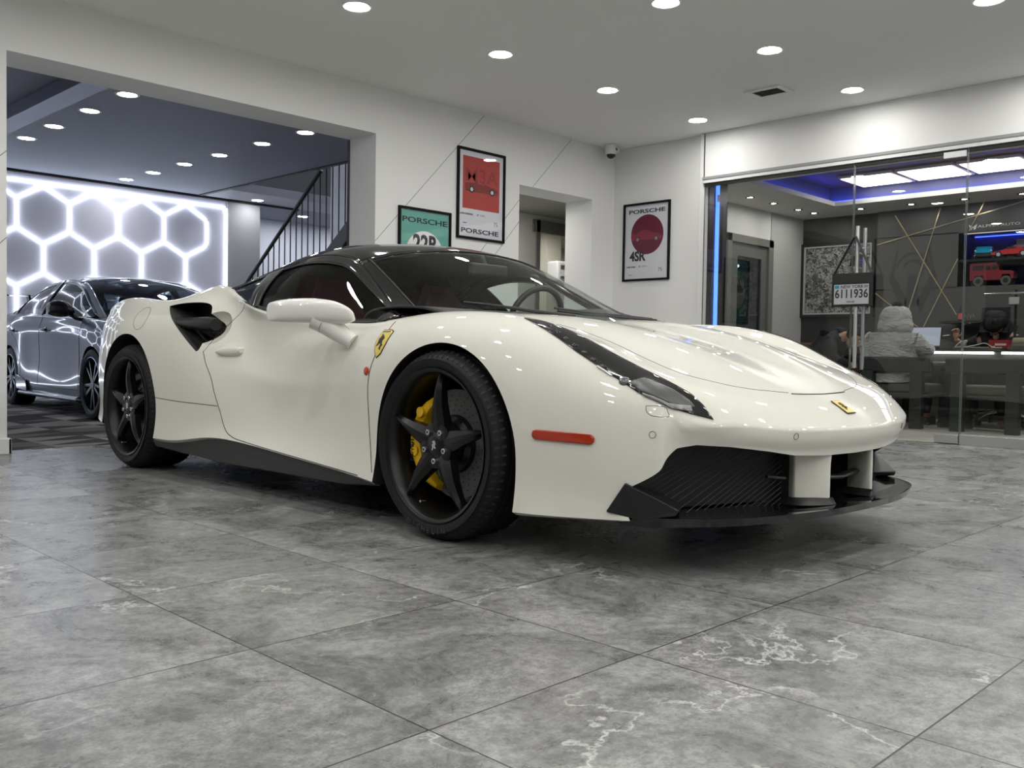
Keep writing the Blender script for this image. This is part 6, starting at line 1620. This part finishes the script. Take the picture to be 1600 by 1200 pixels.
def patch2(name, u0, u1, v0, v1, nu, nv, mt, thick=.012):
    m = MB(); m.grid(surf(GM2, nu, nv, u0, u1, v0, v1)); o = m.build(name, mt, SAL, smooth=True, angle=180)
    if sum(p.normal.z for p in o.data.polygons) < 0: o.data.flip_normals()
    if thick: md = o.modifiers.new('s', 'SOLIDIFY'); md.thickness = thick; md.offset = -1
    return o
patch2('windscreen', 0, 2.9, .35, 5.65, 16, 24, SG, 0)
patch2('roof_panel', 2.9, 7, 0, 6, 24, 24, GP)
patch2('rear_window', 7, 8.6, .4, 5.6, 12, 20, SG, 0)
for a, b in ((0, .35), (5.65, 6)): patch2('windscreen_pillar', 0, 2.95, a, b, 14, 3, GP); patch2('rear_pillar', 6.9, 9, a, b, 12, 3, GP)
for sd in (1, -1):
    top = [(.745,.27,.945),(.70,.60,1.085),(.648,.93,1.235),(.600,1.27,1.325),(.584,1.55,1.362),(.580,1.97,1.368),(.586,2.45,1.325),(.598,2.82,1.252),(.625,3.18,1.142),(.70,3.30,1.06)]
    bot = [(.785,.30,.940),(.800,.62,.948),(.805,.93,.958),(.810,1.27,.968),(.812,1.6,.978),(.812,1.97,.990),(.808,2.40,1.003),(.79,2.80,1.012),(.755,3.12,1.03),(.715,3.30,1.045)]
    G = []
    for a, b in zip(top, bot):
        a, b = np.array(a), np.array(b); row = []
        for t_ in (0, .33, .66, 1):
            p = a * (1 - t_) + b * t_; p[0] += .025 * math.sin(PI * t_) * min(1, np.linalg.norm(a - b) / .25); row.append((-sd * p[0], p[1], p[2]))
        G.append(row)
    def sub2(name, u0, u1, v0, v1, nu, nv, mt, out=0.0, thick=0):
        Q = [[(p[0] - sd * out, p[1], p[2]) for p in r] for r in surf(G, nu, nv, u0, u1, v0, v1)]
        m = MB(); m.grid(Q); return m.build(name, mt, SAL, smooth=True, angle=180, solid=thick)
    sub2('window_top_rail', 0, 9, 0, .25, 40, 2, GLOSSBLK, .002, .006); sub2('window_base_trim', 0, 9, 2.85, 3, 40, 2, GLOSSBLK, .002, .006)
    sub2('front_corner', 0, .8, 0, 3, 6, 6, GLOSSBLK, .001, .006)
    sub2('side_window', .8, 4.55, .2, 2.9, 30, 10, SG); sub2('side_window', 4.85, 7.25, .2, 2.9, 24, 10, SG); sub2('quarter_glass', 7.4, 8.7, .2, 2.9, 12, 8, SG)
    sub2('door_pillar', 4.5, 4.95, 0, 3, 4, 10, GLOSSBLK, .003, .008); sub2('quarter_pillar', 7.2, 7.45, 0, 3, 3, 10, GLOSSBLK, .003, .006); sub2('rear_corner', 8.6, 9, 0, 3, 4, 6, GLOSSBLK, .001, .006)
    m = MB(); m.tube([(p[0], p[1], p[2]) for p in [r[0] for r in surf(G, 50, 1, 0, 9, 0, 0)]], .007, 6); m.build('roof_gutter', GLOSSBLK, SAL, smooth=True)
    def s2(y, z, off=.0):
        h = BT2.ray_cast(Vector((-1.6 * sd, y, z)), Vector((sd, 0, 0))); return h[0] + h[1] * off if h[0] is not None else Vector((-sd * .88, y, z))
    for pts in ([(.40, .93), (.38, .7), (.37, .45), (.40, .25)], [(1.66, .975), (1.68, .8), (1.70, .5), (1.70, .27)], [(2.72, 1.0), (2.68, .85), (2.45, .72), (2.33, .5), (2.30, .27)], [(.40, .255), (1.0, .255), (1.7, .262), (2.3, .268)]):
        m = MB(); m.tube([s2(p[0], p[1]) for p in catmull([q + (0,) for q in pts], 6)], .0028, 5); m.build('door_gap', GAP, SAL)
    # sill blade
    m = MB(); m.grid(surf([[(-sd * x, y, z) for x, z in ((.86, .20), (.905, .19), (.92, .165), (.90, .14), (.80, .14))] for y in (.36, 1.0, 1.7, 2.32)], 14, 8)); m.build('sill_blade', GP, SAL, smooth=True, angle=50)
    m = MB(); P5 = [(2.05, .30), (2.42, .36), (2.40, .20), (2.0, .18)]; m.prism(P5, *sorted((-sd * .88, -sd * .915)), axis='x'); m.build('sill_fin', GLOSSBLK, SAL, fixn=True, bevel=.006)
    for y_ in (1.46, 2.55):
        c_ = s2(y_, .835); m = MB(); m.sphere(tuple(c_ + Vector((sd * .004, 0, 0))), .040, 14, 8, sc_=(.35, 1.3, .9)); o = m.build('handle_recess', GLOSSBLK, SAL, smooth=True)
        m = MB(); m.tube([c_ + Vector((-sd * .02, -.075, .0)), c_ + Vector((-sd * .038, -.04, 0)), c_ + Vector((-sd * .038, .05, .0)), c_ + Vector((-sd * .02, .085, 0))], .011, 8, flat=1.3); m.build('door_handle', GLOSSBLK, SAL, smooth=True)
    # mirror
    rows = []
    for x, y, z, hh, hd in ((.885,.53,1.00,.02,.03),(.91,.56,1.015,.055,.07),(.96,.60,1.025,.078,.10),(1.02,.66,1.028,.075,.09),(1.06,.71,1.026,.055,.06),(1.075,.73,1.025,.02,.02)):
        rows.append([(-sd * x, y + hd * math.cos(a) * (.5 if math.cos(a) > 0 else 1), z + hh * math.sin(a)) for a in [2 * PI * k / 14 for k in range(15)]])
    m = MB(); m.grid(surf(rows, 16, 28)); m.add(rows[-1][:-1], [tuple(range(14))]); m.build('door_mirror', GLOSSBLK, SAL, smooth=True, angle=60, fixn=True)
    m = MB(); m.tube([(-sd * .90, .55, .97), (-sd * .86, .50, .93), (-sd * .82, .46, .925)], [.045, .035, .04], 10, flat=.5); m.build('mirror_foot', GLOSSBLK, SAL, smooth=True)
# rear wing
m = MB(); rows = [[(x, 3.62 + dy, 1.285 + dz - .02 * abs(x)) for dy, dz in ((0, 0), (.08, .02), (.20, .03), (.21, .018), (.09, .004), (0, 0))] for x in np.linspace(-.68, .68, 9)]
m.grid(rows); m.build('rear_wing', GLOSSBLK, SAL, smooth=True, angle=50, fixn=True)
for x in (-.45, .45): m = MB(); m.prism([(3.50, 1.06), (3.62, 1.05), (3.76, 1.30), (3.66, 1.30)], x - .012, x + .012, 'x'); m.build('wing_strut', GLOSSBLK, SAL, fixn=True)
for s_ in (1, -1):
    m = MB(); m.box((-s_ * .74 - .03, 3.52, .86), (-s_ * .60 + .03, 3.66, .95)); m.build('tail_lamp', mat('tail_red', (.4, .01, .01), .2), SAL, bevel=.02)
# wheels
def wheel2(cy, sd):
    s = -sd; Rt, f, hw = .326, .905, .118
    m = MB(); pr = [(s * (f - hw + h), r) for h, r in ((hw - .012, .240), (hw, .26), (hw + .002, .285), (hw - .01, Rt - .012), (hw - .03, Rt), (-hw + .03, Rt), (-hw + .01, Rt - .012), (-hw, .26))]
    m.lathe(pr, 64, 'x'); ty = m.build('wheel', RUBBER, SAL, smooth=True, angle=35, fixn=True); ty.location = (0, cy, .326)
    m = MB(); m.lathe([(s * (f - .002), .243), (s * (f - .004), .249), (s * (f - .012), .243)], 64, 'x'); m.build('rim_lip', mat('machined_rim', (.35, .5, .75), .25, metal=.8), ty, smooth=True)
    m = MB(); m.lathe([(s * (f - .01), .243), (s * (f - .05), .225), (s * (f - .18), .22)], 64, 'x'); m.build('rim_barrel', RIMBLK, ty, smooth=True)
    m = MB(); m2 = MB()
    for k in range(10):
        a = 2 * PI * k / 10 + (.10 if k % 2 else -.10)
        rows = []
        for r, w_ in ((.04, .016), (.12, .011), (.238, .010)):
            q = lambda u, h: (s * (f + h), r * math.cos(a) - u * math.sin(a), r * math.sin(a) + u * math.cos(a))
            rows.append([q(-w_, -.05), q(-w_, -.022), q(w_, -.022), q(w_, -.05)])
            if r > .1: pass
        m.grid(rows)
        q0 = lambda r, u: (s * (f - .020), r * math.cos(a) - u * math.sin(a), r * math.sin(a) + u * math.cos(a))
        m2.add([q0(.10, .009), q0(.238, .008), q0(.238, .010), q0(.10, .0115)], [(0, 1, 2, 3)])
    m.build('spokes', RIMBLK, ty); m2.build('spoke_edges', mat('machined_rim', (.35, .5, .75), .25), ty)
    m = MB(); m.cyl((s * (f - .05), 0, 0), (s * (f - .018), 0, 0), .045, n=24); m.build('hub', RIMBLK, ty, bevel=.004)
    m = MB(); m.cyl((s * (f - .12), 0, 0), (s * (f - .09), 0, 0), .165, n=40); m.build('brake_disc', DISC, ty)
for sd in (1, -1):
    for cy in (0, 2.735): wheel2(cy, sd)
m = MB(); m.box((-.80, -.8, .16), (.80, 3.5, .19)); m.build('underfloor', BLACK, SAL)
m = MB(); G = [[lp(x, y, z) for x in np.linspace(-.76, .76, 7)] for y, z in ((.05, .90), (.35, .98), (.62, .985), (.80, .93), (.84, .6))]; m.grid(surf(G, 14, 12)); m.build('dashboard', INTER, SAL, smooth=True)
for xc in (-.37, .37):
    for y0 in (1.1, 2.05):
        m = MB(); m.box((xc - .24, y0, .35), (xc + .24, y0 + .5, .55)); m.box((xc - .23, y0 + .42, .5), (xc + .23, y0 + .56, 1.08)); m.box((xc - .12, y0 + .46, 1.10), (xc + .12, y0 + .56, 1.27)); m.build('seat', INTER, SAL, bevel=.03, seg=3)
m = MB(); m.box((-.76, .3, .3), (.76, 3.2, .34)); m.build('cabin_floor', INTER, SAL)
m = MB(); ring = [Vector(lp(-.37 + .18 * math.cos(a), .98 + .06 * math.sin(a), 1.0 + .17 * math.sin(a))) for a in [2 * PI * k / 28 for k in range(28)]]; m.tube(ring, .014, 8, closed=True); m.build('steering_wheel', BLACK, SAL, smooth=True)
# ================================================================== people in the office
def skinned(name, nodes, edges, mt, parent=None, sub=2, root=0, noise=None, smooth=True):
    """nodes: (x, y, z, radius) joined by edges, grown with the skin modifier into one surface"""
    me = bpy.data.meshes.new(name); me.from_pydata([n[:3] for n in nodes], edges, [])
    o = bpy.data.objects.new(name, me); C.objects.link(o)
    md = o.modifiers.new('skin', 'SKIN'); md.use_smooth_shade = True
    for i, n in enumerate(nodes):
        r = n[3]; rr = (r, r) if not hasattr(r, '__len__') else r
        me.skin_vertices[0].data[i].radius = rr; me.skin_vertices[0].data[i].use_root = (i == root)
    ms = o.modifiers.new('sub', 'SUBSURF'); ms.levels = sub; ms.render_levels = sub
    if noise:
        ms = o.modifiers.new('sub2', 'SUBSURF'); ms.levels = 1; ms.render_levels = 1
        tx = bpy.data.textures.new(name + '_folds', 'CLOUDS'); tx.noise_scale = noise[1]; tx.noise_depth = 2
        dm = o.modifiers.new('folds', 'DISPLACE'); dm.texture = tx; dm.strength = noise[0]; dm.mid_level = .5; dm.texture_coords = 'LOCAL'
    dg = bpy.context.evaluated_depsgraph_get(); dg.update()
    fin = bpy.data.meshes.new_from_object(o.evaluated_get(dg)); o.modifiers.clear(); o.data = fin
    fin.materials.clear(); fin.materials.append(mt); fin.shade_smooth()
    if parent is not None: o.parent = parent
    return o
SKIN = mat('skin', (.52, .30, .20), .5); HAIRM = mat('black_hair', (.010, .009, .008), .8, spec=.2)
JACKG = mat('grey_jacket', (.46, .46, .45), .6); nd, lk, bs = nodes_of(JACKG); nt = JACKG.node_tree
tc = N(nt, 'ShaderNodeTexCoord'); mp = N(nt, 'ShaderNodeMapping'); mp.inputs['Scale'].default_value = (1, 1, 2.6); nz = N(nt, 'ShaderNodeTexNoise', Scale=7.0, Detail=4.0, Distortion=1.6); bu = N(nt, 'ShaderNodeBump', Strength=1.0, Distance=.05)
lk.new(tc.outputs['Object'], mp.inputs[0]); lk.new(mp.outputs[0], nz.inputs['Vector']); lk.new(nz.outputs['Fac'], bu.inputs['Height']); lk.new(bu.outputs[0], bs.inputs['Normal'])
BLKC = mat('black_cloth', (.012, .013, .017), .8); TROU = mat('dark_trousers', (.03, .032, .04), .8)
def hand(parent, wrist, d, up, mt=SKIN, curl=.5, s=1.0):
    """palm with four fingers and a thumb; d points along the fingers, up away from the back of the hand"""
    d = Vector(d).normalized(); up = Vector(up); up = (up - d * up.dot(d)).normalized(); sd_ = d.cross(up); w_ = Vector(wrist)
    nodes = [(*(w_), .022 * s), (*(w_ + d * .035 * s), (.030 * s, .017 * s)), (*(w_ + d * .075 * s), (.036 * s, .015 * s))]; ed = [(0, 1), (1, 2)]
    o = skinned('hand', nodes, ed, mt, parent, 2)
    for k, (off, L_) in enumerate(((-.027, .070), (-.009, .080), (.010, .075), (.027, .058))):
        p0 = w_ + d * .07 * s + sd_ * off * s; c_ = curl * (1 + .15 * k)
        p1 = p0 + (d * math.cos(c_ * .5) - up * math.sin(c_ * .5)) * L_ * .45 * s
        p2 = p1 + (d * math.cos(c_ * 1.2) - up * math.sin(c_ * 1.2)) * L_ * .35 * s
        p3 = p2 + (d * math.cos(c_ * 2) - up * math.sin(c_ * 2)) * L_ * .28 * s
        skinned('finger', [(*p0, .009 * s), (*p1, .0085 * s), (*p2, .008 * s), (*p3, .0065 * s)], [(0, 1), (1, 2), (2, 3)], mt, o, 2)
    t0 = w_ + d * .03 * s - sd_ * .024 * s; t1 = t0 + (d * .6 - sd_ * .7).normalized() * .035 * s; t2 = t1 + (d * .9 - sd_ * .3 - up * .2).normalized() * .03 * s
    skinned('thumb', [(*t0, .011 * s), (*t1, .010 * s), (*t2, .0075 * s)], [(0, 1), (1, 2)], mt, o, 2)
    return o
def head(parent, c, fwd, up, s=1.0, hair=True):
    """head with nose, brow, chin, ears; fwd faces forward"""
    f = Vector(fwd).normalized(); u = Vector(up); u = (u - f * u.dot(f)).normalized(); r = f.cross(u)
    M = Matrix((r, f, u)).transposed().to_4x4(); M.translation = Vector(c)
    m = MB(); rows = []
    for z, wd_, fr, bk in ((-.125, .025, .055, .0), (-.11, .045, .075, .01), (-.08, .056, .086, .04), (-.04, .066, .090, .075), (0, .073, .090, .093), (.04, .076, .090, .098), (.075, .070, .080, .092), (.10, .052, .055, .07), (.118, .02, .02, .03)):
        ring = []
        for k in range(24):
            a = 2 * PI * k / 24; x = wd_ * math.sin(a); cy = math.cos(a); y = cy * (fr if cy > 0 else bk)
            if cy > .93 and -.055 < z < .0: y += .020 + (.0 if z > -.03 else .006)       # nose
            if cy > .8 and abs(z) < .03 and abs(x) > .015: y -= .006                         # eye sockets
            if cy > .9 and z == -.08: y += .005                                              # lips
            ring.append((x * s, y * s, z * s))
        rows.append(ring + [ring[0]])
    m.grid(surf(rows, 32, 48), M=M)
    for sx in (-1, 1): m.sphere((0, 0, 0), .018 * s, 10, 6, sc_=(.4, 1, 1.5)); 
    # move the ears out to the sides
    n0 = len(m.v) - 2 * 70
    for q, sx in ((0, -1), (1, 1)):
        for i in range(70):
            v = Vector(m.v[n0 + q * 70 + i]); m.v[n0 + q * 70 + i] = tuple(M @ (v + Vector((sx * .076 * s, -.01 * s, -.005 * s))))
    o = m.build('head', SKIN, parent, smooth=True, angle=180)
    for sx in (-1, 1):
        e = MB(); e.sphere(tuple(M @ Vector((sx * .030 * s, .080 * s, .004 * s))), .012 * s, 10, 8); e.build('eye', mat('eye_white', (.7, .68, .65), .2), o, smooth=True)
        e = MB(); e.sphere(tuple(M @ Vector((sx * .030 * s, .089 * s, .004 * s))), .006 * s, 8, 6); e.build('pupil', BLACK, o, smooth=True)
        e = MB(); e.tube([M @ Vector((sx * .014 * s, .091 * s, .026 * s)), M @ Vector((sx * .046 * s, .080 * s, .028 * s))], .004 * s, 6); e.build('eyebrow', HAIRM, o)
    e = MB(); e.tube([M @ Vector((-.022 * s, .084 * s, -.068 * s)), M @ Vector((0, .094 * s, -.066 * s)), M @ Vector((.022 * s, .084 * s, -.068 * s))], .004 * s, 6); e.build('mouth', mat('lips', (.35, .12, .10), .5), o)
    if hair:
        m = MB(); rows = []
        for z, wd_, fr, bk in ((-.05, .074, -.03, .085), (-.01, .082, -.01, .105), (.03, .086, .045, .110), (.06, .085, .088, .108), (.09, .074, .082, .095), (.115, .045, .05, .06), (.127, .01, .01, .01)):
            rows.append([(wd_ * s * math.sin(a), (math.cos(a) * (fr if math.cos(a) > 0 else bk)) * s, z * s) for a in [2 * PI * k / 20 for k in range(21)]])
        m.grid(surf(rows, 20, 30), M=M); m.build('hair', HAIRM, o, smooth=True, angle=180)
    return o
# --- person in the grey jacket: sits in the armchair, back to the glass, working on the laptop
p = thing('person', 'person in a pale grey hooded jacket seated with back to the glass, facing the laptop', 'person', (9.42, 3.82, 0), -PI / 2)
# local frame: +y = facing the desk (world +x), x = world -y ... 
body = [(0, .03, .53, (.15, .11)), (0, .00, .70, (.14, .10)), (0, .0, .86, (.15, .10)), (0, .05, .98, (.07, .06)), (0, .08, 1.06, .05),
        (-.18, .02, .875, .06), (-.30, .10, .75, .050), (-.24, .36, .80, .040), (-.20, .46, .82, .028),
        (.17, .02, .875, .06), (.27, .10, .75, .050), (.22, .36, .80, .040), (.16, .46, .82, .028),
        (-.11, .10, .50, .085), (-.14, .50, .50, .065), (-.15, .52, .28, .05), (-.15, .50, .07, .04), (-.15, .62, .045, .035),
        (.11, .10, .50, .085), (.14, .50, .50, .065), (.15, .52, .28, .05), (.15, .50, .07, .04), (.15, .62, .045, .035)]
be = [(0, 1), (1, 2), (2, 3), (3, 4), (2, 5), (5, 6), (6, 7), (7, 8), (2, 9), (9, 10), (10, 11), (11, 12), (0, 13), (13, 14), (14, 15), (15, 16), (16, 17), (0, 18), (18, 19), (19, 20), (20, 21), (21, 22)]
skinned('body', body, be, SKIN, p)
head(p, (0, .10, 1.115), (0, 1, -.5), (0, .4, 1), s=.95)
jk = [(0, .0, .56, (.25, .19)), (0, -.02, .70, (.27, .20)), (0, -.01, .86, (.25, .18)), (0, .04, .975, (.165, .14)),
      (-.21, .02, .88, .125), (-.33, .10, .74, .100), (-.27, .34, .80, .075), (-.21, .43, .82, .050),
      (.20, .02, .88, .12), (.28, .10, .74, .095), (.22, .34, .80, .07), (.16, .43, .82, .050)]
je = [(0, 1), (1, 2), (2, 3), (2, 4), (4, 5), (5, 6), (6, 7), (2, 8), (8, 9), (9, 10), (10, 11)]
skinned('jacket', jk, je, JACKG, p, 2, 1, noise=(.035, .09))
# hood: deep rolled collar over the head, open towards the front
m = MB(); rows = []
for z, wd_, bk, fr in ((.93, .13, .12, .10), (.975, .165, .155, .09), (1.02, .168, .165, .06), (1.06, .158, .15, .055), (1.085, .150, .14, .06), (1.12, .150, .135, .08), (1.165, .135, .12, .09), (1.20, .105, .10, .09), (1.215, .07, .07, .07)):
    ring = []
    for k in range(29):
        a = PI * .10 + (2 * PI - PI * .2) * k / 28   # gap at the front
        x = wd_ * math.sin(a); cy = math.cos(a); y = .05 + cy * (fr if cy > 0 else bk) + .008 * math.sin(a * 7 + z * 40)
        ring.append((x * .92, y * .92, z - (z - .93) * .08))
    rows.append(ring)
m.grid(surf(rows, 30, 60)); m.build('hood', JACKG, p, smooth=True, angle=180, solid=.02)
m = MB(); m.sphere((0.02, .02, 1.215), .05, 14, 10); 
for k in range(9): m.tube([(.02, .02, 1.20), (.02 + .05 * math.cos(k * 2.3), .02 + .05 * math.sin(k * 2.3), 1.235 + .02 * math.sin(k * 5))], [.012, .003], 5)
m.build('hair_bun', HAIRM, p, smooth=True)
hand(p, (-.20, .45, .825), (0.25, 1, -.05), (0, 0, 1)); hand(p, (.18, .45, .825), (-.25, 1, -.05), (0, 0, 1))
tr = skinned('trousers', [(0, .03, .50, (.16, .12)), (-.11, .12, .51, .105), (-.14, .50, .51, .085), (-.15, .52, .28, .065), (-.15, .50, .10, .055), (.11, .12, .51, .105), (.14, .50, .51, .085), (.15, .52, .28, .065), (.15, .50, .10, .055)], [(0, 1), (1, 2), (2, 3), (3, 4), (0, 5), (5, 6), (6, 7), (7, 8)], TROU, p)
for sx in (-1, 1): m = MB(); m.box((sx * .15 - .045, .44, .004), (sx * .15 + .045, .71, .085)); m.build('shoe', BLACK, p, bevel=.03, seg=3)
# --- person in the black hoodie leaning forward beside the sofa
p = thing('person', 'person in a black hoodie bent far forward beside the steel door handles', 'person', (9.62, 4.78, 0), PI)
# local +x = world -x... use world-aligned offsets: rotate 180: x' = -x, y' = -y ; leaning toward local +y (world -y)
body = [(0, .02, .56, (.14, .11)), (0, .10, .74, (.14, .10)), (0, .24, .88, (.15, .10)), (0, .34, .92, (.07, .06)), (0, .41, .925, .05),
        (-.18, .27, .86, .06), (-.24, .34, .66, .045), (-.16, .52, .60, .036), (-.10, .58, .60, .026),
        (.18, .27, .86, .06), (.24, .34, .66, .045), (.16, .52, .60, .036), (.10, .58, .60, .026),
        (-.10, .05, .50, .085), (-.14, .42, .48, .065), (-.14, .42, .26, .05), (-.14, .40, .07, .04), (-.14, .52, .045, .034),
        (.10, .05, .50, .085), (.14, .42, .48, .065), (.14, .42, .26, .05), (.14, .40, .07, .04), (.14, .52, .045, .034)]
skinned('body', body, be, SKIN, p)
head(p, (0, .475, .915), (0, .75, -.75), (0, .75, .6))
skinned('hoodie', [(0, .0, .56, (.20, .17)), (0, .08, .74, (.21, .17)), (0, .22, .885, (.20, .15)), (0, .33, .945, (.11, .09)), (-.19, .27, .86, .09), (-.26, .34, .66, .075), (-.17, .50, .60, .055), (.19, .27, .86, .09), (.26, .34, .66, .075), (.17, .50, .60, .055)],
        [(0, 1), (1, 2), (2, 3), (2, 4), (4, 5), (5, 6), (2, 7), (7, 8), (8, 9)], BLKC, p, 2, 1, noise=(.02, .08))
skinned('hood', [(-.07, .30, .955, .05), (0, .285, .985, .06), (.07, .30, .955, .05)], [(0, 1), (1, 2)], BLKC, p, 2, 1)
hand(p, (-.10, .58, .60), (.3, .8, -.4), (0, .3, 1)); hand(p, (.10, .58, .60), (-.3, .8, -.4), (0, .3, 1))
skinned('trousers', [(0, .02, .52, (.16, .13)), (-.10, .06, .50, .105), (-.14, .42, .49, .085), (-.14, .42, .26, .065), (-.14, .40, .10, .055), (.10, .06, .50, .105), (.14, .42, .49, .085), (.14, .42, .26, .065), (.14, .40, .10, .055)], [(0, 1), (1, 2), (2, 3), (3, 4), (0, 5), (5, 6), (6, 7), (7, 8)], TROU, p)
for sx in (-1, 1): m = MB(); m.box((sx * .14 - .045, .34, .004), (sx * .14 + .045, .61, .085)); m.build('shoe', BLACK, p, bevel=.03, seg=3)
t = thing('black_ottoman', 'black cushioned stool under the person in the black hoodie', 'stool', (9.62, 4.75, .003), 0)
m = MB(); m.box((-.24, -.20, .34), (.24, .22, .44)); m.build('cushion', BLKC, t, bevel=.03, seg=3)
for a in (-.2, .2):
    for b in (-.16, .18): m = MB(); m.cyl((a, b, 0), (a, b, .35), .018, n=10); m.build('leg', BLACK, t)
# --- person behind the desk, only a raised hand and dark shape read
p = thing('person', 'person in black slumped at the desk behind the laptop with one raised hand', 'person', (10.62, 3.16, 0), PI / 2)
body = [(0, .0, .55, (.14, .11)), (0, .03, .72, (.14, .10)), (0, .08, .88, (.15, .10)), (0, .14, .96, (.07, .06)), (0, .17, .99, .05),
        (.17, .10, .90, .06), (.27, .22, .83, .045), (.29, .42, .855, .034), (.30, .50, .90, .025),
        (-.17, .10, .90, .06), (-.26, .22, .84, .045), (-.16, .40, .835, .036), (-.10, .44, .83, .026),
        (-.10, .10, .50, .08), (-.14, .42, .50, .06), (-.14, .42, .28, .05), (-.14, .38, .07, .04), (-.14, .48, .045, .034),
        (.10, .10, .50, .08), (.14, .42, .50, .06), (.14, .42, .28, .05), (.14, .38, .07, .04), (.14, .48, .045, .034)]
skinned('body', body, be, SKIN, p)
head(p, (0, .22, 1.02), (0, .45, -1), (0, 1, .45))
skinned('jacket', [(0, .0, .55, (.19, .15)), (0, .02, .72, (.20, .15)), (0, .08, .88, (.20, .14)), (0, .12, .965, (.10, .09)), (.19, .10, .89, .08), (.28, .22, .84, .062), (.29, .36, .85, .05), (-.19, .10, .89, .08), (-.27, .22, .85, .062), (-.18, .38, .845, .05)],
        [(0, 1), (1, 2), (2, 3), (2, 4), (4, 5), (5, 6), (2, 7), (7, 8), (8, 9)], BLKC, p, 2, 1)
skinned('hood', [(0, .06, .98, .11), (0, .13, 1.06, .135), (0, .21, 1.085, .125), (0, .27, 1.06, .10)], [(0, 1), (1, 2), (2, 3)], BLKC, p, 2, 1, noise=(.02, .06))
hand(p, (.30, .49, .895), (-.1, .25, 1), (0, -1, .2), curl=.7); hand(p, (-.12, .43, .832), (.5, .8, 0), (0, 0, 1))
skinned('trousers', [(0, .0, .52, (.15, .12)), (-.10, .10, .50, .10), (-.14, .42, .50, .08), (-.14, .42, .28, .062), (-.14, .38, .10, .05), (.10, .10, .50, .10), (.14, .42, .50, .08), (.14, .42, .28, .062), (.14, .38, .10, .05)], [(0, 1), (1, 2), (2, 3), (3, 4), (0, 5), (5, 6), (6, 7), (7, 8)], TROU, p)
